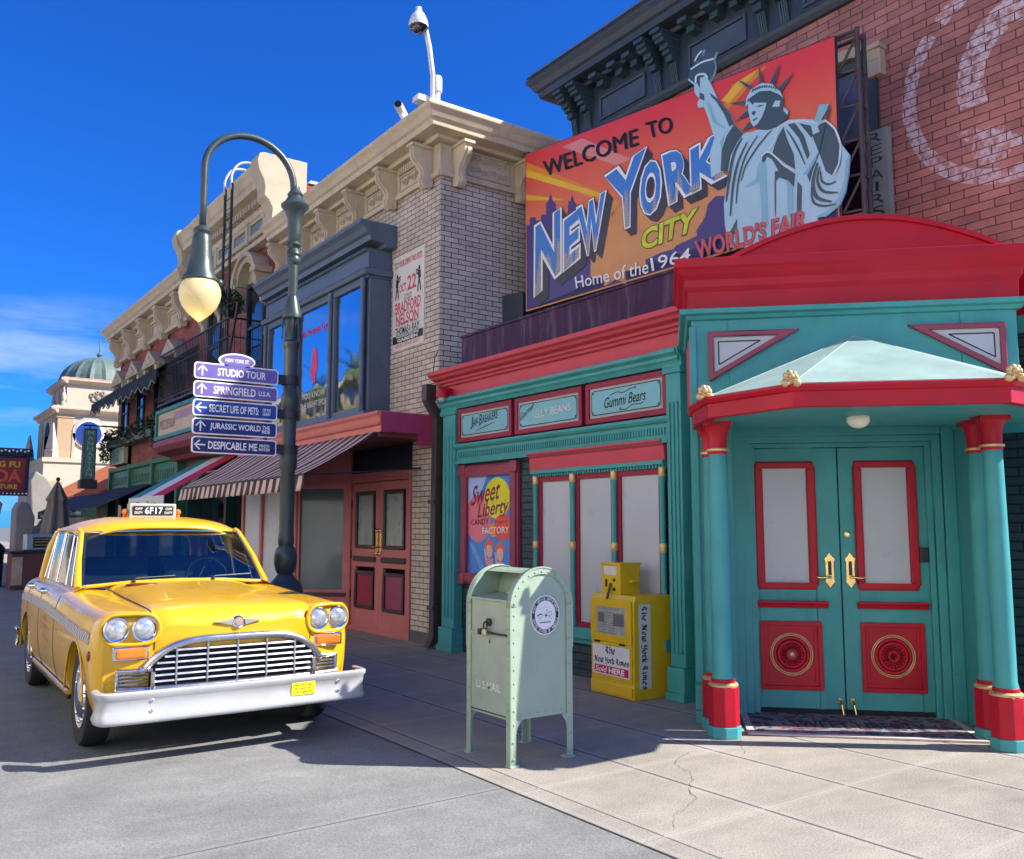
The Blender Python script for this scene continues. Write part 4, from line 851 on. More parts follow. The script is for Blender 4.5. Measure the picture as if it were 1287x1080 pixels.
for y in (10.55, 10.1, 9.75, 8.55, 8.1, 7.75, 6.55, 6.1):
    b.cut(); b.box(SF, y-.09, y+.09, 8.93, 9.0, RX-.40, RX-.04); b.box(SF, y-.075, y+.075, 8.84, 8.93, RX-.22, RX-.04)
obj('modillion', b, M['dk_teal'], rb, bevel=.006)
for a0, a1 in ((9.65,10.72),(7.65,8.72),(5.65,6.72)):
    b = MB(); b.frame(SF, a0, a1, 8.34, 8.74, .04, RX-.085, RX-.045); b.box(SF, a0+.05, a1-.05, 8.39, 8.69, RX-.062, RX-.048); obj('frieze_panel', b, mat('grey_blue_panel', (.060,.085,.110), .5, var=.25, dirt=.3), rb, bevel=.008)
# tall window with a cream hood by the billboard
b = MB(); w0, w1 = 5.74, 6.62
b.frame(SF, w0, w1, 5.0, 7.32, .12, RX-.06, RX+.02); rw = obj('window', b, mat('green_window_frame', (.055,.085,.075), .5), rb, bevel=.008)
b = MB(); b.box(SF, w0+.1, w1-.1, 6.30, 7.22, RX-.012, RX-.002); obj('pane', b, mat('reflection_grey_pane', (.13,.15,.18), .18, var=.35, vs=2), rw)  # mottled grey painted in place of the pane's grey-white reflection
b = MB(); b.box(SF, w0+.1, w1-.1, 5.1, 6.22, RX-.012, RX-.002); b.box(SF, w0+.1, w1-.1, 6.22, 6.30, RX-.04, RX-.003); obj('lower_panel', b, M['darkglass'], rw)
b = MB()
for i in range(13):
    t0, t1 = math.pi*i/13, math.pi*(i+1)/13; c_ = (w0+w1)/2
    b.poly(SF, [(c_+.53*math.cos(t0),7.17+.30*math.sin(t0)),(c_+.53*math.cos(t1),7.17+.30*math.sin(t1)),(c_+.36*math.cos(t1),7.17+.17*math.sin(t1)),(c_+.36*math.cos(t0),7.17+.17*math.sin(t0))], RX-.14, RX)
for u in (w0-.10, w1-.10): b.box(SF, u, u+.2, 6.98, 7.30, RX-.13, RX); b.box(SF, u-.02, u+.22, 7.30, 7.36, RX-.17, RX)
obj('window_hood', b, M['stone_l'], rb, bevel=.01)
rs = thing('repairs_sign', 'narrow vertical grey green sign lettered REPAIRS beside the tall window', 'sign', (RX, 5.78, 5.7))
b = MB(); b.box(SF, 5.58, 5.88, 5.20, 6.28, RX-.16, RX-.07); obj('board', b, mat('grey_green_board', (.24,.30,.27), .5), rs)
b = MB()
for i, ch in enumerate('REPAIRS'): text(b, SF, ch, 5.73, 6.19-i*.15, .04 if ch == 'I' else .17, .12, RX-.1625)
obj('lettering', b, mat('bottle_green', (.01,.05,.02), .5), rs)
rs = thing('watch_sign', 'green letters behind the steel truss at the billboard edge', 'sign', (RX, 6.2, 6.8))
b = MB()
for i, ch in enumerate('SHOE'): text(b, SF, ch, 6.27, 6.95-i*.2, .12, .16, RX-.1225)
b.box(SF, 6.26, 6.28, 6.2, 7.05, RX-.12, RX-.11); obj('lettering', b, mat('bottle_green_letters', (.01,.06,.03), .5), rs)
# ================================================================== billboard
def ray(x, y): return FW + RT*((x-643.5)/FPX) - UPV*((y-540)/FPX)
def gpt(lat, dep): return Vector((math.sin(YAW)*dep+math.cos(YAW)*lat, math.cos(YAW)*dep-math.sin(YAW)*lat, 0))
BL0, BL1 = gpt(.195, 12.4), gpt(3.45, 9.55)
ub = (BL1-BL0).normalized(); nb = Vector((-ub.y, ub.x, 0))
if nb.dot(BL0) < 0: nb = -nb
BF = Fr(BL0, ub, (0,0,1), nb, 1)                                      # billboard plane, n grows away from the street
def B_(x, y):
    d = ray(x, y); t = (BL0-EYE).dot(nb)/d.dot(nb); p = EYE+d*t-BL0; return (p.dot(ub), p.z)
def Bc(x, y): return B_(660+x/3, 40+y/3)                              # measured on an enlarged view of the board
def Bs(x, y): return B_(850+x/3.857, 50+y/3.857)
bb = thing('billboard', 'huge orange and purple city welcome billboard with a pale blue statue cut-out', 'billboard', BL0+Vector((0,0,4.3)))
u0, z1 = B_(660.5,195); _, z0 = B_(661,392); u1, _ = B_(1049,150)
QD = [B_(661,392), B_(1055,276), B_(1048.5,46), B_(660.5,195)]      # the board's four corners, from bottom left
u0 = QD[3][0]; u1 = (QD[1][0]+QD[2][0])/2; z0 = QD[0][1]; z1 = QD[3][1]
prm = mat('billboard_red', (.70,.055,.050), .4, var=.08, vs=1.5)
t = prm.node_tree; L = t.links.new; g = N(t,'ShaderNodeNewGeometry'); sp = N(t,'ShaderNodeSeparateXYZ'); L(g.outputs['Position'], sp.inputs[0])
mr = N(t,'ShaderNodeMapRange'); mr.inputs[1].default_value = z1-.1; mr.inputs[2].default_value = z0+.2; L(sp.outputs[2], mr.inputs[0])
cx = N(t,'ShaderNodeMixRGB'); cx.inputs[1].default_value = (.68,.040,.045,1); cx.inputs[2].default_value = (.72,.30,.075,1); L(mr.outputs[0], cx.inputs[0]); L(cx.outputs[0], t.nodes['Principled BSDF'].inputs['Base Color'])   # printed red running to orange
b = MB(); b.poly(BF, QD, 0, .05); obj('panel', b, prm, bb)
b = MB()
for i in range(4): b.tube([BF.p(*QD[i],.03), BF.p(*QD[(i+1)%4],.03)], .026, 4)
obj('edge_trim', b, M['black'], bb)
_ly = [0]
def art(name, polys, m, F=BF, conv=Bc):
    _ly[0] += 1; n = -.0012*_ly[0]; b = MB()
    for p in polys: b.cut(); b.flat(BF, [conv(*q) for q in p], n)
    return obj(name, b, m, bb, fix=False)
def clipb(P):
    out = []
    for u, v in P:
        u = min(max(u,u0+.02),u1-.02); f = (u-u0)/(u1-u0)
        out.append((u, min(max(v, lerp(QD[0][1],QD[1][1],f)+.02), lerp(QD[3][1],QD[2][1],f)-.02)))
    return out
ident = lambda u, v: (u, v)
mo = mat('billboard_orange', (.68,.24,.02), .35, var=.12, vs=2); mo2 = mat('billboard_amber', (.72,.42,.03), .35); mpk = mat('billboard_salmon', (.66,.22,.20), .35); mpu = mat('billboard_purple', (.050,.032,.190), .35, var=.1); mta = mat('billboard_tan', (.62,.26,.085), .35, var=.12, vs=2); mdk = mat('billboard_ink', (.028,.028,.050), .35)
art('amber_ray', [[(5,492),(5,545),(300,640),(365,640)],[(5,612),(5,640),(130,637),(165,630)],[(700,395),(780,200),(905,128),(910,132),(760,300)],[(5,690),(5,705),(30,700)]], mo)
art('yellow_ray', [[(5,520),(5,548),(280,625),(300,615)],[(5,616),(5,634),(150,634)],[(740,260),(800,190),(880,140),(770,270)]], mo2)
art('pink_ray', [[(140,435),(215,402),(400,480),(345,505)]], mpk)
art('tan_glow', [[(250,870),(300,700),(420,620),(760,560),(770,640),(690,660),(640,790),(460,860),(380,950),(250,935)],[(300,640),(360,640),(330,700)]], mta)
art('purple_skyline', [clipb([Bc(*q) for q in [(5,1090),(5,730),(18,730),(20,700),(40,700),(42,712),(60,712),(62,690),(80,690),(80,650),(88,640),(97,610),(106,640),(116,650),(120,700),(160,700),(164,640),(172,640),(178,612),(184,640),(194,650),(196,720),(230,760),(255,830),(252,930),(300,925),(300,960),(380,945),(380,905),(450,890),(452,850),(560,820),(600,770),(640,760),(680,700),(690,650),(720,620),(765,620),(770,700),(1190,640),(1190,900),(620,980),(300,1060)]]), clipb([Bc(*q) for q in [(300,930),(1190,640),(1190,1090),(5,1090)]])], mpu, conv=ident)
art('tan_block', [[(248,860),(300,800),(430,760),(640,720),(650,770),(455,860),(455,885),(380,900),(380,945),(340,935),(300,960),(298,930),(248,925)]], mta)
_ly[0] += 1
def btext(name, items, m, bold=0.0, dx=0, dy=0):
    _ly[0] += 1; n = -.0012*_ly[0]; b = MB()
    for txt, q, *bo in items: quad_text(b, BF, txt, [Bc(x+dx, y+dy) for x,y in q], n, bo[0] if bo else bold)
    return obj(name, b, m, bb, fix=False)
btext('welcome_lettering', [(w_, [(x+d, y+d*.3) for x, y in q_]) for d in (-3,-1,1,3) for w_, q_ in (('WELCOME', [(68,490),(425,365),(430,428),(78,548)]), ('TO', [(455,345),(555,318),(558,378),(470,405)]))], mdk)
big = [('N', [(42,738),(135,668),(136,905),(40,1000)]), ('E', [(150,715),(206,668),(206,850),(150,905)]), ('W', [(200,670),(305,603),(285,810),(222,855)]),
       ('Y', [(305,550),(458,438),(425,720),(352,755)]), ('O', [(440,510),(512,470),(515,672),(436,705)]), ('R', [(520,470),(618,425),(640,600),(548,655)]), ('K', [(626,448),(760,365),(760,540),(632,612)])]
def grow(q, g):
    cx = sum(p[0] for p in q)/4; cy = sum(p[1] for p in q)/4
    return [(x+(g if x > cx else -g), y+(g if y > cy else -g)) for x, y in q]
for k in range(4): btext('letter_shadow', [(c, grow(q, 5)) for c, q in big], mdk, .075, 5+k*6, 7+k*6)
btext('letter_rim', [(c, grow(q, 9)) for c, q in big], mdk, .10)
btext('letter_outline', [(c, grow(q, 6)) for c, q in big], M['white'], .085)
lm = bpy.data.materials.new('postcard_blue'); lm.use_nodes = True; t = lm.node_tree; L = t.links.new; bs_ = t.nodes['Principled BSDF']; bs_.inputs['Roughness'].default_value = .35
tco = N(t,'ShaderNodeNewGeometry'); mp_ = N(t,'ShaderNodeMapping'); mp_.inputs['Rotation'].default_value = (0,0,-math.atan2(ub.y,ub.x)); L(tco.outputs['Position'], mp_.inputs[0])
sp = N(t,'ShaderNodeSeparateXYZ'); L(mp_.outputs[0], sp.inputs[0]); cb = N(t,'ShaderNodeCombineXYZ'); L(sp.outputs[0], cb.inputs[0]); L(sp.outputs[2], cb.inputs[1])
bk = N(t,'ShaderNodeTexBrick'); bk.inputs['Scale'].default_value = 1; bk.inputs['Brick Width'].default_value = .022; bk.inputs['Row Height'].default_value = .036; bk.inputs['Mortar Size'].default_value = .005; bk.offset = 0
bk.inputs['Color1'].default_value = (.30,.26,.25,1); bk.inputs['Color2'].default_value = (.16,.14,.15,1); bk.inputs['Mortar'].default_value = (.40,.36,.33,1); L(cb.outputs[0], bk.inputs[0])
n1 = N(t,'ShaderNodeTexNoise', noise_dimensions='1D'); n1.inputs['Scale'].default_value = 9; n1.inputs['Detail'].default_value = 3; L(sp.outputs[0], n1.inputs['W'])
ma = N(t,'ShaderNodeMath', operation='MULTIPLY_ADD'); ma.inputs[1].default_value = -.22; L(sp.outputs[0], ma.inputs[0]); L(sp.outputs[2], ma.inputs[2])   # height above the slanting base line
mb_ = N(t,'ShaderNodeMath', operation='MULTIPLY_ADD'); mb_.inputs[1].default_value = 1.5; L(n1.outputs[0], mb_.inputs[0])
l0 = B_(660+40/3,40+900/3)
lx = l0[0]+ub.dot(BL0)
mb_.inputs[2].default_value = l0[1]-.22*lx-.72
gt = N(t,'ShaderNodeMath', operation='LESS_THAN'); L(ma.outputs[0], gt.inputs[0]); L(mb_.outputs[0], gt.inputs[1])
cx = N(t,'ShaderNodeMixRGB'); cx.inputs[1].default_value = (.035,.19,.55,1); L(gt.outputs[0], cx.inputs[0]); L(bk.outputs[0], cx.inputs[2]); L(cx.outputs[0], bs_.inputs['Base Color'])
btext('new_york_lettering', big, lm, .038)
btext('city_rim', [('CITY', [(438,750),(660,658),(640,758),(440,832)])], mat('city_outline', (.05,.07,.01), .35), .062)
btext('city_lettering', [('CITY', [(441,752),(656,662),(637,754),(443,829)])], mat('lime_yellow', (.55,.62,.02), .35, var=.25, vs=5), .032)
btext('home_lettering', [('Home of the', [(190,925),(470,860),(468,912),(196,970)]), ('1964', [(474,855),(628,815),(625,862),(482,905)])], M['white'], .008)
# statue
ml = mat('statue_pale_blue', (.36,.58,.68), .35, var=.05); mm_ = mat('statue_mid_blue', (.20,.46,.55), .35, var=.05); ms_ = mat('statue_slate', (.045,.085,.105), .35, var=.06); mw = mat('statue_highlight', (.60,.74,.80), .35)
_ly[0] += 2
cut = MB(); sil = [(92,225),(62,200),(75,140),(110,112),(90,105),(105,70),(138,48),(128,85),(200,60),(185,95),(193,130),(188,165),(165,205),(205,290),(270,370),(285,415),(330,458),(380,448),(430,430),(500,420),(550,392),(620,388),(690,392),(735,395),(775,440),(800,505),(842,560),(836,650),(820,740),(790,810),(730,860),(690,865),(690,905),(640,925),(640,1010),(262,1010),(240,900),(235,800),(250,700),(262,640),(215,645),(175,672),(165,560),(190,480),(165,400),(140,330),(112,335),(106,310),(118,290),(92,258)]
_ly[0] += 1; cut.poly(BF, [Bs(*q) for q in sil], -.0012*_ly[0], .02); obj('statue_cutout', cut, ml, bb, fix=False)
art('statue_rays', [[(b0,b1),(c0,c1),(t0,t1)] for (b0,b1),(c0,c1),(t0,t1) in (((360,247),(378,232),(298,195)),((408,216),(428,213),(403,122)),((458,215),(482,224),(508,112)),((497,238),(514,257),(575,160)),((345,298),(342,322),(258,312)),((348,345),(358,368),(288,402)),((358,400),(372,428),(320,450)))], ms_, conv=Bs)
art('statue_shade', [
 [(62,190),(75,140),(110,112),(90,105),(105,70),(138,48),(128,85),(200,60),(185,95),(193,130),(188,165),(165,205),(150,180),(120,190),(120,260),(140,270),(142,300),(118,300),(112,240),(95,215)],
 [(165,260),(205,290),(270,370),(285,415),(262,425),(240,370),(200,305),(175,280)],
 [(285,415),(330,460),(298,505),(268,565),(255,645),(220,640),(225,540),(250,468)],
 [(345,330),(340,290),(370,245),(420,215),(470,220),(510,255),(526,300),(522,330),(550,350),(545,385),(520,402),(495,427),(450,442),(400,440),(370,420),(360,370)],
 [(525,425),(540,480),(575,560),(582,632),(545,612),(500,578),(470,560),(480,520),(500,468)],
 [(545,415),(580,408),(625,470),(652,560),(640,585),(600,482)],[(600,408),(655,420),(672,455),(660,480)],
 [(690,420),(735,397),(770,440),(795,512),(790,600),(760,662),(728,640),(700,560),(672,492),(662,462)],
 [(418,596),(425,555),(455,545),(490,575),(525,612),(560,640),(582,655),(576,720),(550,690),(505,672),(490,690),(484,640),(500,640),(470,585),(445,570),(435,598)],
 [(592,690),(615,715),(612,850),(588,850)],[(262,940),(300,870),(300,930),(275,960)],[(742,316),(750,348),(666,640),(652,697),(640,662),(702,545)]], ms_, conv=Bs)
art('statue_mid_tone', [[(404,600),(440,595),(452,900),(425,945)],[(540,680),(572,720),(575,860),(548,865)],[(330,720),(390,680),(400,610),(410,690),(360,715)],[(700,318),(743,316),(736,345),(690,420),(672,400)],[(620,655),(700,540),(640,662)],[(845,560),(838,650),(822,740),(790,812),(730,862),(680,862),(740,830),(790,770),(820,680),(825,590)],[(215,500),(265,430),(240,470),(225,540)],[(150,290),(175,330),(200,400),(245,430),(240,440),(180,400)]], mm_, conv=Bs)
art('statue_light', [[(355,300),(378,322),(382,310),(442,310),(436,340),(420,380),(400,412),(380,427),(367,405),(360,375),(353,345)],[(92,225),(106,213),(120,240),(118,290),(100,272)],[(107,310),(120,290),(142,300),(135,325),(118,332)],[(470,330),(485,300),(510,300),(505,330)],[(525,330),(548,350),(545,370),(525,350)],
 [(660,430),(700,400),(720,395),(690,425),(700,450),(668,465)]], ml, conv=Bs)
art('statue_face_shade', [[(392,326),(420,320),(432,322),(408,331)],[(372,352),(392,350),(386,372),(372,368)],[(376,392),(400,380),(398,388),(380,400)]], ms_, conv=Bs)
art('statue_crown', [[(340,332),(345,290),(370,245),(420,215),(470,220),(510,255),(525,288),(500,268),(460,252),(410,255),(372,280),(352,318)]], ml, conv=Bs)
_ly[0] += 1; b = MB()
for i in range(15):
    t = i/14; x, y = lerp(352,508,t), 262-36*math.sin(math.pi*(.12+.80*t))+ (34 if t < .1 else 0)
    stroke(b, BF, [Bs(x,y+24*(1-t)),Bs(x+7,y-7+14*(1-t))], .022, -.0012*_ly[0])
for pts, w in (([(325,480),(285,560),(262,680),(248,790)], 14), ([(350,500),(305,600),(280,720),(268,860)], 12), ([(400,470),(345,560),(308,680),(296,800)], 9), ([(470,440),(410,510),(345,610),(320,690)], 8), ([(540,440),(590,520),(630,610)], 7), ([(690,600),(668,700),(690,770),(760,790)], 16), ([(700,620),(690,690),(720,740),(790,745)], 12), ([(705,640),(712,690),(745,705),(780,690)], 9), ([(660,720),(670,790),(720,810),(780,800)], 10), ([(300,500),(262,560),(240,640)], 7), ([(485,650),(486,860)], 6), ([(800,505),(800,600),(768,665)], 6)):
    b.cut(); c_ = catmull([(*p,0) for p in pts], 5); k = len(c_); stroke(b, BF, [Bs(p.x,p.y) for p in c_], [w/3.857*.0105*math.sin(math.pi*(.08+.84*i/(k-1)))**.6 for i in range(k)], -.0012*_ly[0])
obj('drapery_line', b, ms_, bb, fix=False)
_ly[0] += 1; b = MB()
for pts, w in (([(75,150),(130,115),(188,98)], 8), ([(100,215),(105,180),(140,172),(158,190)], 9), ([(95,110),(112,80),(132,58)], 7), ([(420,570),(450,548),(490,575),(530,615),(575,640)], 7), ([(500,430),(480,500),(450,540)], 6), ([(545,405),(620,400),(690,410)], 5), ([(725,395),(775,440),(800,510),(795,600),(765,665)], 6)):
    b.cut(); c_ = catmull([(*p,0) for p in pts], 5); stroke(b, BF, [Bs(p.x,p.y) for p in c_], w/3.857*.0105, -.0012*_ly[0])
obj('highlight_line', b, mw, bb, fix=False)
wf = [("WORLD'S FAIR", [(642,790),(1070,668),(1065,745),(655,865)])]
btext('fair_rim', wf, mpu, .05); btext('fair_lettering', wf, mat('fair_red', (.62,.07,.06), .35), .022)
# steel truss carrying the board
b = MB(); ut = u1+.22
for n_ in (.12, .32):
    for u in (u0-.05, ut): b.tube([BF.p(u,3.7,n_), BF.p(u,(QD[2][1] if u > u0 else z1)+.08,n_)], .028, 6)
    for za, zb in ((QD[0][1],QD[1][1]),(QD[3][1],QD[2][1])): b.tube([BF.p(u0-.05,za+.05,n_), BF.p(ut,zb+.05,n_)], .024, 6)
zT = QD[2][1]; k = 6
for u in (u0-.05, ut):
    for i in range(k):
        za, zb = lerp(z0,zT,i/k), lerp(z0,zT,(i+1)/k)
        b.tube([BF.p(u,za,.12), BF.p(u,zb,.32)], .014, 5); b.tube([BF.p(u,zb,.12), BF.p(u,zb,.32)], .014, 5)
for i in range(k):
    za, zb = lerp(z0,zT,i/k), lerp(z0,zT,(i+1)/k)
    b.tube([BF.p(u1,za,.1), BF.p(ut,zb,.12)], .016, 5); b.tube([BF.p(u1,zb,.1), BF.p(ut,zb,.12)], .016, 5); b.tube([BF.p(u0,za,.1), BF.p(u0-.05-.06,zb,.12)], .014, 5)
for u in (u0+.5, (u0+u1)/2, u1-.4): b.tube([BF.p(u,3.6,.2), BF.p(u,z0+.2,.15)], .03, 6)
obj('truss', b, mat('rusty_steel', (.060,.048,.046), .6, var=.35, dirt=.5, dirtc=(.13,.05,.03)), bb)
b = MB(); b.box(BF, u0-.5, u0-.1, 4.35, 4.95, .05, .35); obj('cabinet', b, M['slate'], bb, bevel=.01)
# ================================================================== red brick building with fire escape
ra_ = thing('brick_building', 'red brick building with cream scrolled cornice, arched window hoods and a black fire escape', 'building', (FX, 20.7, 0))
AY0, AY1 = 16.40, 22.40
b = MB(); b.box(SF, AY0, AY1, 2.9, 8.7, FX, FX+.25); b.box(XF, FX+.25, 14, 2.9, 8.7, AY0, AY0+.2); b.box(SF, AY0+.2, AY1, 0, 8.6, 13.8, 14); b.box(XF, FX+.25, 14, 0, 8.7, AY1-.2, AY1); obj('wall', b, M['redbrick'], ra_)
b = MB(); b.box(XF, 6.8, 14, 8.7, 8.76, AY0-.04, AY0+.3); obj('coping', b, M['white'], ra_)
b = MB(); b.box(SF, AY0, AY1, 7.42, 8.5, FX-.10, FX+.02); b.prof(SF, AY0+.4, AY1-.35, cornice_prof(FX, 8.45, .40, .58, -1)); b.prof(SF, AY0, AY1, [(FX,7.36),(FX-.16,7.36),(FX-.16,7.46),(FX-.12,7.50),(FX,7.50)]); b.prof(SF, AY0, AY1, [(FX,8.06),(FX-.14,8.06),(FX-.16,8.13),(FX,8.13)])
obj('cornice', b, M['stone'], ra_, bevel=.01)
def end_scroll(y0, y1):
    b = MB(); pr = [(FX+.45,7.30),(FX-.10,7.30),(FX-.15,7.42),(FX-.11,7.54),(FX-.19,7.68),(FX-.18,7.92),(FX-.24,8.10),(FX-.31,8.18),(FX-.30,8.36),(FX-.33,8.56),(FX-.40,8.74),(FX-.43,8.98),(FX-.40,9.14),(FX-.34,9.18),(FX+.45,9.18)]
    b.prof(SF, y0, y1, pr); return obj('end_scroll', b, M['stone_l'], ra_, bevel=.012)
end_scroll(AY0-.02, AY0+.42); end_scroll(AY1-.36, AY1)
b = MB(); u = AY0+.55
while u < AY1-.5: b.box(SF, u, u+.08, 8.30, 8.45, FX-.20, FX-.1); u += .17
obj('dentil_row', b, M['stone_l'], ra_)
pb = mat('blue_grey_recess', (.16,.20,.24), .6)
for i in range(4):
    y0 = AY0+.52+i*1.03; b = MB(); b.frame(SF, y0, y0+.90, 7.56, 8.02, .10, FX-.16, FX-.10); b.box(SF, y0+.92, y0+1.0, 7.5, 8.06, FX-.17, FX-.10); p_ = obj('frieze_panel', b, M['stone_l'], ra_, bevel=.008)
    b = MB(); b.box(SF, y0+.09, y0+.81, 7.65, 7.93, FX-.125, FX-.105); obj('field', b, pb, p_)
for yc in (17.75, 20.4):
    w_ = sash(ra_, SF, yc-.52, yc+.52, 4.75, 6.66, FX-.01, -1, M['slate'], M['darkglass'], .09, (1,2))
    b = MB()
    for i in range(12):
        t0, t1 = math.pi*i/12, math.pi*(i+1)/12
        for r0, r1, d in ((.60,.72,.34),(.46,.60,.28)): b.poly(SF, [(yc+r1*math.cos(t0),6.60+r1*.85*math.sin(t0)),(yc+r1*math.cos(t1),6.60+r1*.85*math.sin(t1)),(yc+r0*math.cos(t1),6.60+r0*.85*math.sin(t1)),(yc+r0*math.cos(t0),6.60+r0*.85*math.sin(t0))], FX-d, FX)
    b.poly(SF, [(yc+.47*math.cos(math.pi*i/12),6.60+.40*math.sin(math.pi*i/12)) for i in range(13)], FX-.05, FX)
    for sg in (-1,1): b.prof(SF, yc+sg*.62-.10, yc+sg*.62+.10, [(FX,6.65),(FX-.32,6.65),(FX-.30,6.47),(FX-.16,6.27),(FX-.14,6.10),(FX,6.05)]); b.box(SF, yc+sg*.66-.16, yc+sg*.66+.16, 6.65, 6.77, FX-.36, FX)
    obj('window_hood', b, M['stone_l'], w_, bevel=.01)
b = MB(); b.box(SF, AY0, AY1, 0, 2.9, FX+.35, FX+.5); b.box(SF, AY0, AY0+.25, 0, 2.9, FX, FX+.4); b.box(SF, AY1-.25, AY1, 0, 2.9, FX, FX+.4); b.box(SF, 19.6, 19.75, 0, 2.9, FX+.1, FX+.4); b.box(SF, AY0, AY1, 0, .5, FX+.1, FX+.4); obj('shop_front', b, mat('dark_green_front', (.012,.05,.045), .4), ra_)
b = MB(); b.box(SF, 17.7, 19.5, .6, 2.6, FX+.30, FX+.34); b.box(SF, 19.9, 22.1, .6, 2.6, FX+.30, FX+.34); obj('shop_glass', b, M['darkglass'], ra_)
b = MB(); b.prof(SF, 18.0, 22.4, [(FX,3.16),(FX-.35,3.16),(FX-.42,3.26),(FX-.72,3.34),(FX-.80,3.46),(FX-.80,3.60),(FX,3.60)]); obj('shop_cornice', b, mat('oxblood_cornice', (.20,.025,.03), .45), ra_, bevel=.01)
sb_ = thing('shop_sign', 'cream shop sign board in a green frame over the oxblood cornice', 'sign', (FX-.4, 22.2, 4.3))
b = MB(); b.frame(SF, 18.9, 22.3, 3.62, 4.34, .09, FX-.80, FX-.68); obj('frame', b, mat('emerald_frame', (.015,.16,.115), .4), sb_, bevel=.01)
b = MB(); b.box(SF, 18.98, 22.22, 3.69, 4.27, FX-.74, FX-.70); obj('board', b, mat('cream_board', (.50,.40,.27), .6, dirt=.3, dirtc=(.40,.22,.20)), sb_)
b = MB(); b.box(SF, 19.5, 20.9, 4.0, 4.18, FX-.746, FX-.739); obj('patch', b, mat('mauve_patch', (.36,.20,.30), .6), sb_)
b = MB(); text(b, SF, 'PIZZERIA', 21.4, 3.97, 1.3, .22, FX-.7475, .0, .2); obj('lettering', b, mat('brown_ink', (.22,.11,.08), .6), sb_)
fa = thing('flag_awning', 'sloping awning striped in green, white and red with a white front', 'awning', (FX-.6, 20.5, 2.8))
for k, (c, nm) in enumerate((((.50,.012,.06),'red'),((.62,.66,.74),'white'),((.012,.24,.25),'green'))):
    b = MB(); y0, y1 = 18.3+k*.95, 18.3+(k+1)*.95
    b.add([(FX-.05,y0,3.12),(FX-.05,y1,3.12),(FX-1.55,y1,2.22),(FX-1.55,y0,2.22)], [(0,1,2,3)]); obj('canopy', b, mat('awning_'+nm, c, .8), fa, sol=.012)
b = MB(); b.box(SF, 18.3, 21.15, 1.88, 2.21, FX-1.57, FX-1.55); fv = obj('front_board', b, mat('awning_front_white', (.60,.58,.56), .6), fa)
b = MB(); text(b, SF, 'Pizza Pasta', 19.6, 2.05, 1.6, .14, FX-1.573); obj('lettering', b, M['black_ink'], fv)
for o in list(ra_.children)+[c for k in ra_.children for c in k.children]:           # the entablature sits a little lower and deeper
    nm = o.name.split('.')[0]
    if nm in ('cornice','end_scroll','dentil_row','frieze_panel','field','coping','wall'):
        for v in o.data.vertices:
            if v.co.z > 7.28: v.co.z = 7.22+(v.co.z-7.28)*.86
            if nm in ('cornice','end_scroll','frieze_panel','field','dentil_row') and v.co.x < 0: v.co.x *= 1.32
# fire escape
fe = thing('fire_escape', 'black iron fire escape balcony with ladder and hoops on the red brick building', 'fire escape', (5.8, 19.3, 4.5))
b = MB(); ex, e0, e1 = 5.56, 17.28, 22.4
for z, r_ in ((5.70,.022),(5.32,.014),(4.58,.022)):
    b.tube([(FX,e0,z),(ex,e0,z),(ex,e1,z),(FX,e1,z)], r_, 6)
n = 46
for i in range(n+1): y = lerp(e0,e1,i/n); b.tube([(ex,y,4.56),(ex,y,5.70)], .009, 5)
for i in range(6): x = lerp(FX,ex,i/6); b.tube([(x,e0,4.56),(x,e0,5.70)], .009, 5)
obj('railing', b, M['iron'], fe)
b = MB()
for i in range(24): y = lerp(e0,e1,i/23); b.box(WF, ex, FX, y-.03, y+.03, 4.50, 4.53)
for x in (ex, 5.92): b.box(WF, x-.02, x+.02, e0, e1, 4.45, 4.50)
for y in (17.6, 19.6, 22.0): b.tube([(ex,y,4.48),(FX,y,3.9)], .02, 6)
b.tube([(5.62,16.95,5.95),(5.60,17.5,4.6)], .03, 6)
obj('platform', b, M['iron'], fe)
b = MB()
for y in (17.56, 17.98): b.tube([(5.62,y,4.55),(5.62,y,8.55)], .030, 6)
for i in range(18): z = 4.7+i*.21; b.tube([(5.62,17.56,z),(5.62,17.98,z)], .011, 5)
obj('ladder', b, M['iron'], fe)
b = MB()
for y in (17.56, 17.98): b.tube(catmull([(5.62,y,8.40),(5.60,y,8.72),(5.74,y,8.98),(6.0,y,9.06),(6.3,y,8.95),(6.45,y,8.6)], 5), .028, 6)
obj('hoop', b, mat('grey_galvanised', (.45,.45,.44), .5), fe, smooth=True)
hb = thing('hanging_basket', 'dark green bushy plant hanging at the fire escape rail', 'plant', (5.75,17.75,6.05))
b = MB(); leaves(b, (5.72,17.75,6.12), .34, 420, .06, (.8,1,.85)); obj('foliage', b, M['leaf'], hb, fix=False)
b = MB(); b.lathe((5.72,17.75,5.80), [(.08,0),(.2,.12),(.22,.2)], 12); obj('basket', b, M['iron'], hb)
# ================================================================== second red brick building, pedimented windows
rbb = thing('brick_building', 'far red brick building with pedimented windows under a cream bracketed cornice', 'building', (FX, 27.3, 0))
BY0, BY1 = 22.42, 30.1
b = MB(); b.box(SF, BY0, BY1, 2.7, 7.0, FX, FX+.25); b.box(XF, FX+.25, 14, 0, 7.5, BY1-.2, BY1); b.box(XF, FX+.25, 14, 6, 7.5, BY0, BY0+.2); b.box(SF, BY0, BY1, 0, 7.5, 13.8, 14); obj('wall', b, M['redbrick'], rbb)
b = MB(); b.box(SF, BY0, BY1+.05, 6.78, 7.46, FX-.06, FX+.1); b.sweep([(14,BY1),(FX,BY1),(FX,BY0),(6.6,BY0)], cornice_prof(0, 7.42, .55, .42, 1)); b.prof(SF, BY0-.02, BY1+.05, [(FX,6.70),(FX-.14,6.70),(FX-.16,6.79),(FX,6.82)]); b.prof(SF, BY0, BY1, [(FX,7.24),(FX-.10,7.24),(FX-.12,7.31),(FX,7.31)])
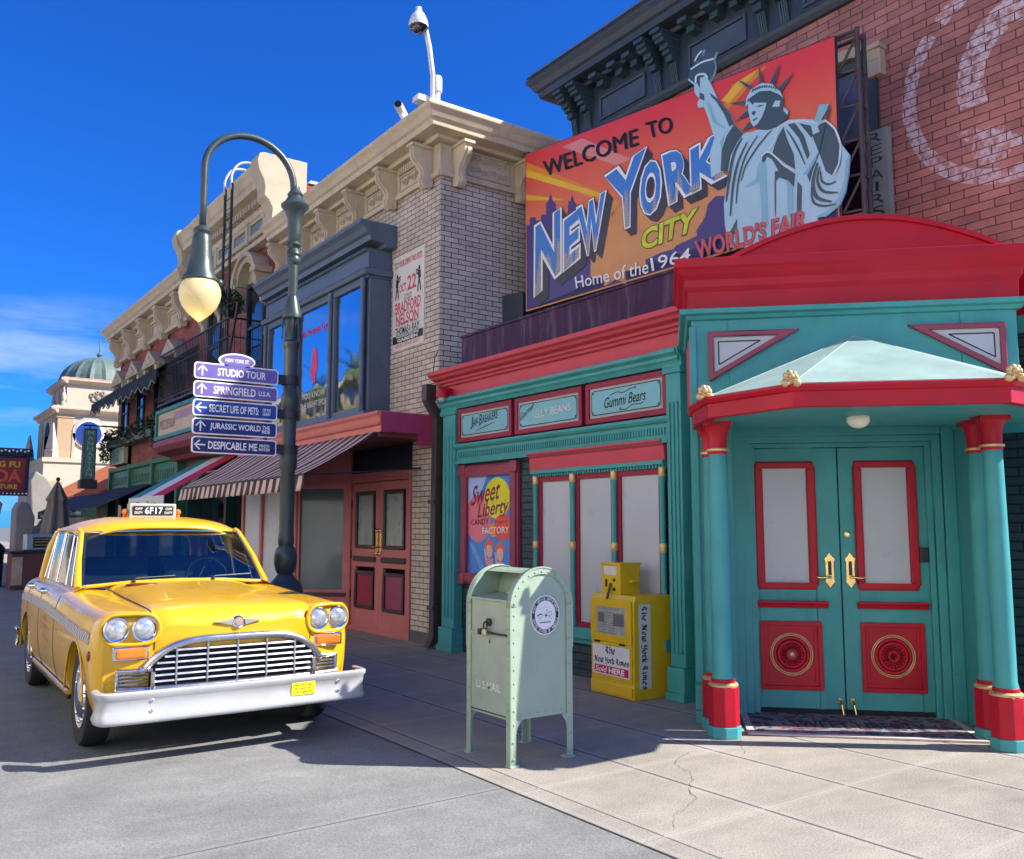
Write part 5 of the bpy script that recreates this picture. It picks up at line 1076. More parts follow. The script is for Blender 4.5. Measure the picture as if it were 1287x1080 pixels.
obj('cornice', b, M['stone'], rbb, bevel=.01)
for i in range(5): obj('console', console(SF, BY0+.3+i*1.77, .26, 7.42, .86, FX-.06, .36, -1), M['stone'], rbb, bevel=.01)
b = MB()
for i in range(4):
    b.cut(); y = BY0+.3+(i+.5)*1.77; b.frame(SF, y-.62, y+.62, 6.84, 7.2, .05, FX-.09, FX-.05); b.box(SF, y-.12, y+.12, 6.9, 7.14, FX-.08, FX-.055)
obj('frieze_panel', b, M['stone_l'], rbb)
for i in range(4):
    yc = BY0+.85+i*1.93
    w_ = sash(rbb, SF, yc-.42, yc+.42, 4.25, 5.85, FX-.01, -1, M['slate'], M['darkglass'], .07, (1,2))
    b = MB(); b.poly(SF, [(yc-.70,5.90),(yc+.70,5.90),(yc+.70,5.98),(yc,6.36),(yc-.70,5.98)], FX-.34, FX); b.poly(SF, [(yc-.40,5.96),(yc+.40,5.96),(yc,6.2)], FX-.36, FX-.33)
    for sg in (-1,1): b.prof(SF, yc+sg*.58-.10, yc+sg*.58+.10, [(FX,5.90),(FX-.30,5.90),(FX-.28,5.74),(FX-.15,5.55),(FX-.14,5.38),(FX,5.32)])
    obj('window_hood', b, M['stone_l'], w_, bevel=.01)
ba = thing('black_awning', 'black scalloped awning over the upper windows of the far brick building', 'awning', (FX-.5, 27, 5.8))
b = MB(); rows = [[Vector((lerp(FX-.03,FX-.95,i/6), lerp(21.7,29.3,j/48), lerp(5.98,5.22,i/6)+.05*math.cos(j*math.pi/6)*i/6)) for j in range(49)] for i in range(7)]
rows.append([p+Vector((-.02,0,-.26-.07*math.cos(j*math.pi/2))) for j, p in enumerate(rows[-1])]); b.grid(rows); obj('canopy', b, mat('black_canvas', (.010,.014,.016), .85), ba, sol=.01, smooth=True)
b = MB(); b.tube([r_-Vector((.025,0,.01)) for r_ in rows[-1]], .012, 4); obj('piping', b, mat('grey_piping', (.30,.32,.33), .6), ba)
fb_ = thing('flower_box', 'ivy filled window box below the black awning', 'planter', (FX-.3, 27.5, 4.1))
b = MB(); b.box(SF, BY0+1, BY1-.2, 3.98, 4.2, FX-.36, FX-.02); obj('box', b, mat('grey_planter', (.12,.13,.13), .6), fb_, bevel=.02)
b = MB()
for i in range(14): leaves(b, (FX-.34, BY0+1.2+i*.46, 4.22+random.uniform(-.12,.12)), .25, 70, .06, (.7,1,1.1))
for y in (BY0+1.2, BY1-.4): leaves(b, (FX-.4,y,4.0), .35, 260, .07, (.6,.6,1.4))
obj('ivy', b, M['leaf'], fb_, fix=False)
js = thing('deli_sign', 'small pale green framed sign on far red brick above the green band', 'sign', (FX, 29.0, 3.8))
b = MB(); b.frame(SF, 28.1, 30.0, 3.46, 4.06, .07, FX-.22, FX-.02); b.box(SF, 28.1, 30, 3.46, 4.06, FX-.1, FX-.02); obj('frame', b, M['stone_l'], js)
b = MB(); b.box(SF, 28.16, 29.94, 3.52, 4.0, FX-.18, FX-.1); obj('board', b, mat('celadon_board', (.30,.45,.36), .5), js)
b = MB(); text(b, SF, "ALBERT'S", 29.05, 3.83, 1.4, .2, FX-.184); text(b, SF, 'DELI', 29.05, 3.62, .8, .14, FX-.184); obj('lettering', b, mat('dark_green_ink', (.02,.12,.08), .5), js)
gm = mat('green_shop_band', (.030,.135,.070), .45)
b = MB(); b.box(SF, BY0, BY1, 2.75, 3.25, FX-.12, FX+.1); b.prof(SF, BY0, BY1, [(FX,3.25),(FX-.2,3.25),(FX-.24,3.36),(FX,3.36)]); b.box(SF, BY0, BY1, 0, .5, FX, FX+.3); 
for i in range(44): y = BY0+.1+i*.17; b.box(SF, y, y+.08, 2.84, 3.06, FX-.15, FX-.1)
for y in (BY0+.05, 24.9, 27.5, BY1-.1): b.box(SF, y-.08, y+.08, 0 if y in (BY0+.05, BY1-.1) else 2.7, 3.4, FX-.22, FX)
obj('shop_front', b, gm, rbb, bevel=.01)
b = MB(); b.box(SF, BY0+.1, BY1-.1, .5, 2.75, FX+.1, FX+.14); obj('shop_glass', b, M['darkglass'], rbb)
na = thing('navy_awning', 'long navy awning with a green lettered valance along the far shops', 'awning', (FX-.8, 30, 2.4))
b = MB(); b.grid([[Vector((FX-.1,y,2.76)) for y in (24.9,34.6)], [Vector((FX-1.5,y,2.08)) for y in (24.9,34.6)]]); obj('canopy', b, mat('navy_canvas', (.016,.022,.045), .85), na, sol=.01)
b = MB(); b.grid([[Vector((FX-1.5,y,2.08)) for y in (24.9,34.6)], [Vector((FX-1.5,y,1.84)) for y in (24.9,34.6)]]); v_ = obj('valance', b, mat('green_canvas', (.010,.060,.045), .85), na, sol=.01)
b = MB(); y = 34.0
for w_ in ('Cheese', 'Deli', 'Bakery', 'Cakes', 'Market', 'Deli Bar', 'Gourmet Pantry'): text(b, SF, w_, y-.11*len(w_)/2, 1.96, .11*len(w_), .14, FX-1.51); y -= .11*len(w_)+.28
obj('lettering', b, M['white'], v_)
# beyond: low house with tiled roof
th = thing('tiled_house', 'low house with an orange tiled roof beyond the brick row', 'house', (8, 36, 0))
b = MB(); b.box(WF, 6.3, 12, 30.6, 42, 0, 2.6); obj('wall', b, M['stone_l'], th)
tile = mat('terracotta_tiles', (.38,.115,.055), .75, var=.3, vs=6)
b = MB()
for i in range(60): y = 30.5+i*.2; b.tube([(5.9,y,2.62),(9.2,y,4.6)], .085, 6)
b.add([(5.85,30.4,2.58),(5.85,42.4,2.58),(9.2,42.4,4.56),(9.2,30.4,4.56)], [(0,1,2,3)]); obj('roof', b, tile, th)
# domed tower
tw_ = thing('domed_tower', 'cream bell tower with a ribbed verdigris dome and a round blue clock-like window', 'tower', (11, 63, 0))
cm = mat('cream_render', (.50,.43,.32), .8, var=.08, bump=.1); cm2 = mat('tan_render', (.42,.29,.165), .8, var=.1)
TYf = 60
b = MB(); b.box(WF, 9.05, 16, TYf, 67, 0, 8.55); b.box(WF, 8.15, 16.5, TYf-2, 68, 0, 5.35); b.box(WF, 8.05, 16.6, TYf-2.1, 68.1, 5.35, 5.6)
b.box(WF, 9.6, 14.2, TYf+.6, 66.4, 8.9, 10.45); obj('wall', b, cm, tw_)
b = MB(); b.prof(XF, 8.75, 16, [(TYf,8.45),(TYf-.12,8.45),(TYf-.2,8.6),(TYf-.45,8.7),(TYf-.45,8.82),(TYf,8.95)]); b.prof(SF, TYf-.44, 67, [(9.05,8.451),(8.93,8.451),(8.85,8.601),(8.62,8.701),(8.62,8.821),(9.05,8.951)])
b.prof(XF, 9.2, 14.5, [(TYf+.6,10.4),(TYf+.5,10.4),(TYf+.25,10.6),(TYf+.25,10.72),(TYf+.6,10.8)]); b.prof(SF, TYf+.26, 66.6, [(9.6,10.401),(9.5,10.401),(9.25,10.601),(9.25,10.721),(9.6,10.801)]); b.box(WF, 9.3, 14.4, TYf+.3, 66.5, 10.75, 10.80)
obj('cornice', b, mat('pinkish_stone', (.50,.38,.28), .8), tw_, bevel=.02)
b = MB()
b.box(WF, 9.07, 9.95, TYf-.06, TYf, 5.6, 8.2); b.box(WF, 9.0, 10.0, TYf-.1, TYf, 8.2, 8.45); b.cut(); b.box(WF, 8.2, 9.2, TYf-2.06, TYf-2, 2.2, 4.2)
b.cut(); b.box(WF, 8.99, 9.05, TYf+.1, TYf+1.6, 5.6, 8.3); b.cut(); b.box(WF, 8.99, 9.05, 65.2, 66.9, 5.6, 8.3); obj('pilaster', b, cm2, tw_)
b = MB(); cxk, czk = 10.93, 7.28
b.poly(XF, ell(cxk,czk+.05,1.02,1.02,32), TYf-.10, TYf); b.box(WF, cxk-1.02, cxk-.85, TYf-.1, TYf, 5.65, czk); b.box(WF, cxk+.85, cxk+1.02, TYf-.1, TYf, 5.65, czk); obj('arch_surround', b, mat('stone_grey', (.40,.36,.29), .8), tw_)
b = MB(); b.poly(XF, ell(cxk,czk,.86,.86,32), TYf-.13, TYf-.08); ck3 = obj('round_window', b, M['white'], tw_)
b = MB(); b.poly(XF, ell(cxk-.10,czk-.02,.74,.78,32), TYf-.145, TYf-.12); obj('blue_disc', b, mat('cobalt_disc', (.006,.038,.22), .4), ck3)
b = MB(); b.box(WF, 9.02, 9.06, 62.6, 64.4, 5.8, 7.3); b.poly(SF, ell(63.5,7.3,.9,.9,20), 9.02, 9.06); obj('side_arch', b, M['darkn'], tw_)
b = MB(); rows = []
nseg = 64
for i in range(13):
    t_ = math.pi/2*i/12; rows.append([Vector((11.9+.0, 63.5, 10.75))+Vector((2.3*math.cos(t_)*(1+.045*(1 if k % 4 == 0 else 0))*math.cos(2*math.pi*k/nseg), 2.3*math.cos(t_)*(1+.045*(1 if k % 4 == 0 else 0))*math.sin(2*math.pi*k/nseg), 1.95*math.sin(t_))) for k in range(nseg)])
b.grid(rows, closed=True); b.lathe((11.9,63.5,12.6), [(.14,0),(.12,.2),(.2,.3),(.05,.5),(.03,1.3)], 10)
obj('dome', b, mat('verdigris_copper', (.10,.145,.125), .6, var=.3, vs=1.5, streak=.5, dirtc=(.22,.31,.28)), tw_)
b = MB()
for x, y, z in ((9.2,TYf-.1,8.95),(9.15,61.5,8.95),(9.15,63,8.95)):
    b.cut(); b.lathe((x+.15,y+.2,z), [(.16,0),(.16,.2),(.08,.26),(.17,.5),(.12,.75),(.05,.85),(.08,.95),(.02,1.2)], 12)
obj('urn', b, cm, tw_, smooth=40)
b = MB()
for x, y, z, h in ((8.6,TYf-1.6,5.6,2.1),(8.45,66.5,5.6,2.0)): b.cut(); b.lathe((x,y,z), [(.38,0),(.38,.45),(.28,.5),(.33,.6),(.05,h)], 4)
obj('obelisk', b, cm, tw_)
b = MB(); b.box(WF, 10.2, 14, TYf-2.06, TYf-2, 4.0, 5.1)
for i in range(14): b.ball((10.35+i*.22, TYf-2.08, 4.55), .1, 8, 6, (.7,.7,2.6))
obj('balustrade', b, cm2, tw_)
b = MB()
for cx_, cz_, r_ in ((11.5,9.75,.22),(11.2,9.6,.18),(11.8,9.6,.18),(11.05,9.78,.12),(11.95,9.78,.12),(11.5,9.35,.14),(11.35,9.95,.1),(11.65,9.95,.1)): b.tube([XF.p(cx_+r_*math.cos(t_), cz_+r_*math.sin(t_), TYf+.56) for t_ in [2*math.pi*i/16 for i in range(14)]], .05, 6)
b.box(WF, 11.44, 11.56, TYf+.52, TYf+.6, 9.0, 9.7); obj('crest', b, mat('brown_stone', (.28,.21,.15), .8), tw_)  # crest in its own brown stone
# grey pylon walls in the shade
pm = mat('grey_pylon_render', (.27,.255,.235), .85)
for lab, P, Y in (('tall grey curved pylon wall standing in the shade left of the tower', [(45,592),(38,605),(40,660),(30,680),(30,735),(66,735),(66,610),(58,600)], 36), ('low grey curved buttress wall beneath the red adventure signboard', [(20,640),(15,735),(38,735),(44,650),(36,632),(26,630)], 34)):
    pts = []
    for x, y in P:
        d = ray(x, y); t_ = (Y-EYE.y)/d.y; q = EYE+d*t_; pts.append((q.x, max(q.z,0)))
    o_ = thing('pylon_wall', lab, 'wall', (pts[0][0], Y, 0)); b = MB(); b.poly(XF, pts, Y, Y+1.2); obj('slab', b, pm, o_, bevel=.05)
# red signboard with bulbs
kf = thing('signboard', 'red and dark framed attraction signboard with orange lettering and round bulbs', 'sign', (2.9, 30, 3))
b = MB(); b.box(XF, 1.6, 3.85, 2.5, 3.72, 30, 30.25); b.box(XF, 1.6, 3.92, 3.66, 3.9, 29.95, 30.3); obj('case', b, mat('navy_case', (.014,.016,.045), .5), kf, bevel=.02)
b = MB(); b.box(XF, 1.65, 3.74, 2.62, 3.6, 29.985, 30.0); obj('face', b, mat('dark_red_face', (.25,.015,.02), .4, var=.3, vs=2), kf)
b = MB(); text(b, XF, 'KUNG FU', 3.05, 3.42, 1.1, .18, 29.98, .03); text(b, XF, 'ADVENTURE', 3.0, 2.76, 1.1, .13, 29.98, .02); obj('yellow_lettering', b, mat('sign_yellow', (.75,.45,.02), .4), kf)
b = MB(); text(b, XF, 'PANDA', 2.85, 3.08, 1.6, .38, 29.98, .03); obj('orange_lettering', b, mat('sign_orange', (.65,.10,.02), .4), kf)  # letters in plain orange paint
b = MB()
for i in range(22): b.ball((1.7+i*.1, 29.93, 3.80+.03*(i%2)), .035, 8, 6); b.ball((1.7+i*.1, 29.97, 2.56), .028, 8, 6)
obj('bulb', b, M['white'], kf, smooth=True)
b = MB(); b.tube([(1.9,30.15,0),(1.9,30.15,2.6)], .08, 10); obj('post', b, M['iron'], kf)
# hanging blade sign
bl = thing('blade_sign', 'tall narrow green vertical blade sign hanging from a bracket over the pavement', 'sign', (5.3, 29, 3.7))
b = MB(); b.box(XF, 5.12, 5.48, 2.98, 4.52, 29, 29.28); b.box(XF, 5.06, 5.54, 2.72, 2.98, 28.95, 29.33); obj('case', b, mat('dark_bronze', (.03,.035,.033), .5), bl, bevel=.02)
b = MB(); b.box(XF, 5.155, 5.445, 3.0, 4.48, 28.985, 29.0); obj('face', b, mat('sage_green_face', (.07,.19,.15), .5), bl)
b = MB()
for i, ch in enumerate('MANHATTAN'): text(b, XF, ch, 5.30, 4.38-i*.155, .16, .12, 28.98)
obj('lettering', b, mat('pale_green_ink', (.34,.55,.46), .5), bl)
b = MB(); b.tube([(5.1,29.14,4.62),(6.3,29.14,4.62)], .025, 6); b.tube([(5.3,29.14,4.5),(5.3,29.14,4.62)], .02, 6); b.tube(catmull([(6.28,29.14,3.9),(6.1,29.14,4.3),(5.9,29.14,4.25),(5.95,29.14,4.45),(6.2,29.14,4.6)], 5), .02, 6); obj('bracket', b, M['iron'], bl)
# closed parasol, vending cart, bin
um = thing('parasol', 'closed grey brown cafe parasol standing behind the taxi', 'parasol', (4.35,28,0))
b = MB(); rows = []
for z, r_ in ((1.15,.30),(1.35,.33),(1.8,.27),(2.25,.20),(2.32,.24),(2.7,.08),(2.8,.03)):
    rows.append([Vector((4.33+r_*(1+.22*math.cos(6*t_))*math.cos(t_), 28+r_*(1+.22*math.cos(6*t_))*math.sin(t_), z+.05*math.cos(6*t_+1))) for t_ in [2*math.pi*k/48 for k in range(48)]])
b.grid(rows, closed=True); obj('canopy', b, mat('taupe_canvas', (.19,.165,.14), .9, var=.25), um, smooth=True)
b = MB(); b.tube([(4.33,28,0),(4.33,28,2.9)], .03, 8); b.ball((4.33,28,2.92), .06, 10, 6); b.lathe((4.33,28,0), [(.3,0),(.3,.08),(.05,.12)], 16); obj('pole', b, M['iron'], um)
ct = thing('vending_cart', 'wooden vending cart behind the taxi tail', 'cart', (3.45,26,0))
b = MB(); b.box(WF, 3.02, 3.95, 25.8, 26.6, .05, .92); obj('cabinet', b, mat('maroon_wood', (.11,.035,.035), .5, var=.3), ct, bevel=.02)
b = MB(); b.box(WF, 3.04, 3.28, 25.785, 25.8, .12, .82); obj('front_panel', b, mat('faded_placard', (.42,.30,.22), .6, var=.4), ct)
b = MB(); b.box(WF, 2.98, 4.0, 25.75, 26.65, .92, .97); obj('counter', b, M['black'], ct, bevel=.01)
tv = thing('warming_case', 'small steel warming case on the wooden cart', 'oven', (3.6,26.1,.97))
b = MB(); b.box(WF, 3.33, 3.98, 25.9, 26.4, .972, 1.40); obj('case', b, mat('brushed_steel', (.33,.38,.44), .35, metal=.6), tv, bevel=.04)
b = MB(); b.box(WF, 3.50, 3.93, 25.885, 25.9, 1.05, 1.32); obj('window', b, M['darkglass'], tv, bevel=.02); b = MB()
for z in (1.12,1.2,1.27): b.box(WF, 3.54, 3.9, 25.875, 25.885, z-.012, z+.008)
obj('rack', b, mat('mustard_food', (.35,.30,.10), .5), tv)  # food drawn as mustard-coloured bars
bn = thing('litter_bin', 'black cylindrical litter bin beside the wooden vending cart', 'bin', (2.75,27.5,0))
b = MB(); b.lathe((2.75,27.5,0), [(.28,0),(.30,.9),(.33,.95),(.30,1.05),(.15,1.2)], 16); obj('drum', b, M['black'], bn, smooth=40)
wl = thing('garden_wall', 'distant cream garden wall at the end of the street', 'wall', (0,75,0)); b = MB(); b.box(WF, -14, 7.6, 75, 75.5, 0, 2.2); obj('slab', b, cm, wl)
for i, (x, y, h, r_, lab) in enumerate(((5.2,82,5.0,2.4,'sunlit yellow green tree beyond the red signboard'),(1.0,84,5.5,2.8,'bushy tree behind the distant garden wall'))):
    tr_ = thing('tree', lab, 'tree', (x,y,0)); b = MB(); b.tube([(x,y,0),(x+.1,y,h*.45),(x-.2,y,h*.75)], [.25,.18,.08], 8); b.tube([(x,y,h*.4),(x+.9,y,h*.8)], [.12,.04], 6); b.tube([(x,y,h*.4),(x-.9,y+.3,h*.8)], [.12,.04], 6); obj('trunk', b, mat('bark', (.10,.07,.05), .9), tr_)
    b = MB()
    for _ in range(9): leaves(b, (x+random.uniform(-1.4,1.4), y+random.uniform(-1.2,1.2), h*.75+random.uniform(-1.2,1.0)), r_*.48, 260, .16)
    obj('crown', b, M['leaf2'], tr_, fix=False)
for x, y, lab in ((2.9,40,'far street lantern beside the red signboard post'),(3.9,38,'far street lantern in front of the grey pylons')):
    l_ = thing('street_lantern', lab, 'street lamp', (x,y,0)); b = MB(); b.tube([(x,y,0),(x,y,1.9)], .05, 8); b.lathe((x,y,0), [(.14,0),(.12,.3),(.06,.4)], 10); obj('post', b, M['iron'], l_)
    b = MB(); b.lathe((x,y,1.9), [(.08,0),(.16,.5),(.18,.52),(.03,.72)], 6); obj('lantern', b, mat('lantern_glass', (.35,.36,.33), .3), l_)
# ================================================================== yellow taxi
def paint(name, c):
    m = mat(name, c, .30, var=.03, vs=1.5, coat=.65, spec=.4); return m
M['taxi'] = paint('taxi_yellow', (.66,.37,.008))
M['chrome'] = mat('chrome', (.75,.77,.80), .06, metal=1, var=.05)
M['grille'] = mat('satin_grille_chrome', (.55,.55,.56), .24, metal=.95, var=.1)
M['rubber'] = mat('tyre_rubber', (.016,.016,.018), .75, var=.25, bump=.1)
M['silverp'] = mat('silver_bumper_paint', (.50,.50,.51), .32, var=.10, vs=4, metal=.25, dirt=.25, dirtc=(.28,.28,.29), coat=.3)
M['amber'] = mat('amber_lens', (.80,.16,.01), .12, var=.1, vs=30, coat=.5)
M['windscreen'] = glass_mat('windscreen_glass', (.62,.76,.80), .62)
def tab(b, T):
    if b <= T[0][0]: return T[0][1]
    for (x0,y0),(x1,y1) in zip(T, T[1:]):
        if b <= x1:
            t = (b-x0)/(x1-x0); t = t*t*(3-2*t) if False else t; return y0+(y1-y0)*t
    return T[-1][1]
ZC = [(.2,.90),(.215,.94),(.25,.982),(.32,1.018),(.45,1.043),(.7,1.062),(1.2,1.09),(1.85,1.118),(2.2,1.12),(4.1,1.11),(4.4,1.09),(4.75,1.03),(4.92,.95),(4.97,.86)]
ZF = [(.2,.975),(.23,.992),(.3,1.004),(.6,1.014),(1.2,1.03),(1.85,1.06),(2.6,1.085),(3.8,1.085),(4.4,1.06),(4.8,1.01),(4.93,.94),(4.97,.86)]
WW = [(.2,.90),(.24,.93),(.32,.95),(.8,.965),(1.8,.975),(3.5,.975),(4.5,.955),(4.85,.92),(4.97,.88)]
ARCH = ((.93,.36,.398),(3.97,.35,.39))
def prof_at(b):
    zc, zf, w = tab(b,ZC), tab(b,ZF), tab(b,WW)
    zb = .30
    for bc, z_, r_ in ARCH:
        if abs(b-bc) < r_: zb = max(zb, z_+math.sqrt(r_*r_-(b-bc)**2))
    hz = zc if b < 2 else zc
    P = [(0,hz),(.30,hz-.004),(.48,lerp(hz,zf,.30)-.002),(.56,max(min(lerp(hz,zf,.75),hz-.012),.5)),(.60,zf-.008),(.68,zf-.001),(.79,zf),(w-.07,zf-.03),(w-.018,zf-.11),(w,zf-.24),(w,.66),(w-.012,.5),(w-.045,.36),(w-.07,.30)]
    P = P[:9]+[(a, max(z, zb+(.0 if i else .0))) for i,(a,z) in enumerate(P[9:])]
    return P
def dense(P, k=4):
    c_ = catmull([(a,z,0) for a,z in P], k); return [(max(p.x,0), p.y) for p in c_]
def crv(a, b): return .13*(abs(a)/.95)**3*max(0, 1-(b-.2)/.8)
taxi = thing('taxi', 'yellow checkered taxi cab parked at the kerb with round twin headlights and roof sign', 'taxi', local=True)
bs_list = [.2,.205,.215,.23,.25,.28,.32,.38,.45]+[.5+.035*i for i in range(26)]+[1.42+.08*i for i in range(28)]+[3.56+.035*i for i in range(25)]+[4.45,4.55,4.65,4.75,4.82,4.88,4.92,4.95,4.97]
SECT = [(b, dense(prof_at(b))) for b in bs_list]
NP = len(SECT[0][1])
def pt(sec, j, sg): 
    b, P = sec; a, z = P[j]; return Vector((sg*a, b+crv(a,b), z))
def patch(cond):
    m = MB(); idx = {}
    def vid(i, j, sg):
        k = (i,j,sg if j else 1)
        if k not in idx: idx[k] = len(m.v); m.v.append(pt(SECT[i], j, sg))
        return idx[k]
    for i in range(len(SECT)-1):
        for j in range(NP-1):
            if not cond((SECT[i][0]+SECT[i+1][0])/2, j/4.0): continue
            for sg in (1,-1):
                m.f.append((vid(i,j,sg), vid(i+1,j,sg), vid(i+1,j+1,sg), vid(i,j+1,sg))); m.m.append(0)
    return m
HOODJ = 3.5
is_hood = lambda b, j: b < 1.86 and j < HOODJ
is_cab = lambda b, j: 2.05 < b < 4.02 and j < 5.2
is_deck = lambda b, j: b > 4.25 and j < HOODJ
def door_k(b, j):
    if j > 7.2 and 2.02 < b < 2.98: return 1
    if j > 7.2 and 2.98 < b < 3.86 and not (b > 3.66 and j > 10.5): return 2
    return 0
# painted shell: wings, nose, sills, quarters
body = patch(lambda b, j: not is_hood(b,j) and not is_cab(b,j) and not is_deck(b,j) and not door_k(b,j))
ks = [0,.015,.05,.12,.25,.4,.55,.7,.85,1]
def nose(j0, j1, sg, m, zlo):
    rows = []
    for k in ks:
        row = []
        for j in range(j0, j1):
            b, P = SECT[0]; a, z = P[j]; row.append(Vector((sg*a*(1-.02*min(k*20,1)), .2-.016*min(k*20,1)+crv(a,.2)+(.03*max(0,k-.5)), z+(min(zlo,z)-z)*k)))
        rows.append(row)
    m.grid(rows)
for sg in (1,-1): nose(int(HOODJ*4), NP, sg, body, .34)
rows = [[pt(SECT[-1], j, sg)+Vector((0,-.0,0)) for j in range(NP)] for sg in (1,)]
for sg in (1,-1):
    m_rows = []
    for k in (0,.02,.08,.3,.6,1):
        m_rows.append([Vector((sg*SECT[-1][1][j][0]*(1-.02*min(k*12,1)), 4.97+.02*min(k*12,1), SECT[-1][1][j][1]+(min(.40,SECT[-1][1][j][1])-SECT[-1][1][j][1])*k)) for j in range(NP)])
    body.grid(m_rows)
bo = obj('body', body, M['taxi'], taxi, smooth=50)
hd = patch(is_hood)
for sg in (1,-1): nose(0, int(HOODJ*4)+1, sg, hd, .72)
ho = obj('hood', hd, M['taxi'], taxi, smooth=60); ho.location.y = -.012; ho.location.z = .004
obj('trunk_lid', patch(is_deck), M['taxi'], taxi, smooth=50)
def split_side(mb, sg):
    r_ = MB()
    for f in mb.f:
        if sum(mb.v[i].x for i in f)*sg > 0:
            b0 = len(r_.v); r_.v += [mb.v[i] for i in f]; r_.f.append(tuple(range(b0,b0+len(f)))); r_.m.append(0)
    return r_
for k in (1,2):
    pd = patch(lambda b, j: door_k(b,j) == k)
    for sg in (-1,1):
        d = obj('door', split_side(pd, sg), M['taxi'], taxi, smooth=50)
        bh = 2.82 if k == 1 else 3.70
        h = MB(); w = .975
        h.tube([Vector((sg*(w-.035),bh-.12,1.015)), Vector((sg*(w+.012),bh-.10,1.015)), Vector((sg*(w+.02),bh,1.017)), Vector((sg*(w+.012),bh+.05,1.015)), Vector((sg*(w-.03),bh+.07,1.015))], [.012,.016,.014,.016,.018], 8); h.ball(Vector((sg*(w-.02),bh+.07,1.0)), .022, 10, 6)
        obj('handle', h, M['chrome'], d, smooth=40)
        if sg < 0:
            h = MB(); SDF = Fr((0,0,0),(0,1,0),(0,0,1),(-1,0,0),-1)
            if k == 1:
                text(h, SDF, 'CAB CO.', 2.5, .80, .24, .055, .9785, .01); text(h, SDF, 'NEW YORK', 2.5, .72, .28, .05, .9785, .01); text(h, SDF, 'TAXI', 2.5, .64, .2, .055, .9785, .01)
                obj('lettering', h, mat('rust_red_ink', (.42,.075,.02), .4), d)
bk = MB()
for sg in (-1,1):                                                   # dark shut lines round hood and doors
    def line(pts, r=.003): bk.cut(); bk.tube([Vector((sg*a, b+crv(a,b), z)) for a,b,z in pts], r, 5)
    jj = int(HOODJ*4); line([(s[1][jj][0], s[0], s[1][jj][1]-.0025) for s in SECT if s[0] < 1.87])
    b, P = SECT[0]; line([(P[jj][0]*.985, .182, z) for z in (P[jj][1],.9,.8,.74)])
    for bd in (2.02,2.98,3.86):
        s = min(SECT, key=lambda q: abs(q[0]-bd)); line([(a+.0005, s[0], z) for a,z in s[1][29:] if z > .31])
obj('shut_line', bk, M['black'], taxi)
# checkered belt strip
ckm = bpy.data.materials.new('checker_strip'); ckm.use_nodes = True; t = ckm.node_tree; L = t.links.new; q_ = t.nodes['Principled BSDF']; q_.inputs['Roughness'].default_value = .3
tco = N(t,'ShaderNodeTexCoord'); sp = N(t,'ShaderNodeSeparateXYZ'); L(tco.outputs['Object'], sp.inputs[0]); cb = N(t,'ShaderNodeCombineXYZ'); L(sp.outputs[1], cb.inputs[0]); L(sp.outputs[2], cb.inputs[1])
ck2 = N(t,'ShaderNodeTexChecker'); ck2.inputs['Scale'].default_value = 32; ck2.inputs[1].default_value = (.02,.02,.025,1); ck2.inputs[2].default_value = (.62,.62,.62,1); L(cb.outputs[0], ck2.inputs[0]); L(ck2.outputs[0], q_.inputs['Base Color'])
st = MB()
for sg in (-1,1):
    rows = []
    for b, P in SECT:
        if .34 < b < 4.6:
            w, zf = tab(b,WW), tab(b,ZF); row = []
            for f in (0,.33,.67,1):
                z = zf-.16-.065*f
                for (a0,z0),(a1,z1) in zip(P[24:], P[25:]):
                    if z1 <= z <= z0: a = a0+(a1-a0)*((z0-z)/max(z0-z1,1e-6)); break
                else: a = w
                row.append(Vector((sg*(a+.0035), b+crv(a,b), z)))
            rows.append(row)
    st.grid(rows)
obj('checker_stripe', st, ckm, taxi, smooth=True)
tr = MB()
for sg in (-1,1):
    for off in (.156,.229): tr.cut(); tr.tube([Vector((sg*(tab(b,WW)-.006*(off<.2)+.002), b+crv(.95,b), tab(b,ZF)-off)) for b,_ in SECT if .34 < b < 4.6], .0045, 5)
    tr.cut(); tr.tube([Vector((sg*.925, 1.38+.1*i, .315)) for i in range(22)], .022, 6)
obj('side_trim', tr, M['taxi'], taxi)
fl = MB()
for sg in (-1,1):
    for bc, z_, r_ in ARCH: fl.cut(); fl.tube([Vector((sg*(.966 if bc < 2 else .962), bc+r_*math.cos(t_), z_+r_*math.sin(t_))) for t_ in [math.pi*i/24 for i in range(25)]], .008, 6)
obj('wheel_arch_lip', fl, M['taxi'], taxi, smooth=True)
ub_ = MB(); ub_.box(WF, -.70, .70, .4, 4.7, .26, .72); ub_.box(WF, -.93, .93, 1.4, 3.5, .26, .34); ub_.box(WF, -.86, .86, .3, 1.5, .74, .80) ; ub_.box(WF, -.86, .86, 3.5, 4.5, .72, .80); obj('underbody', ub_, M['darkn'], taxi)
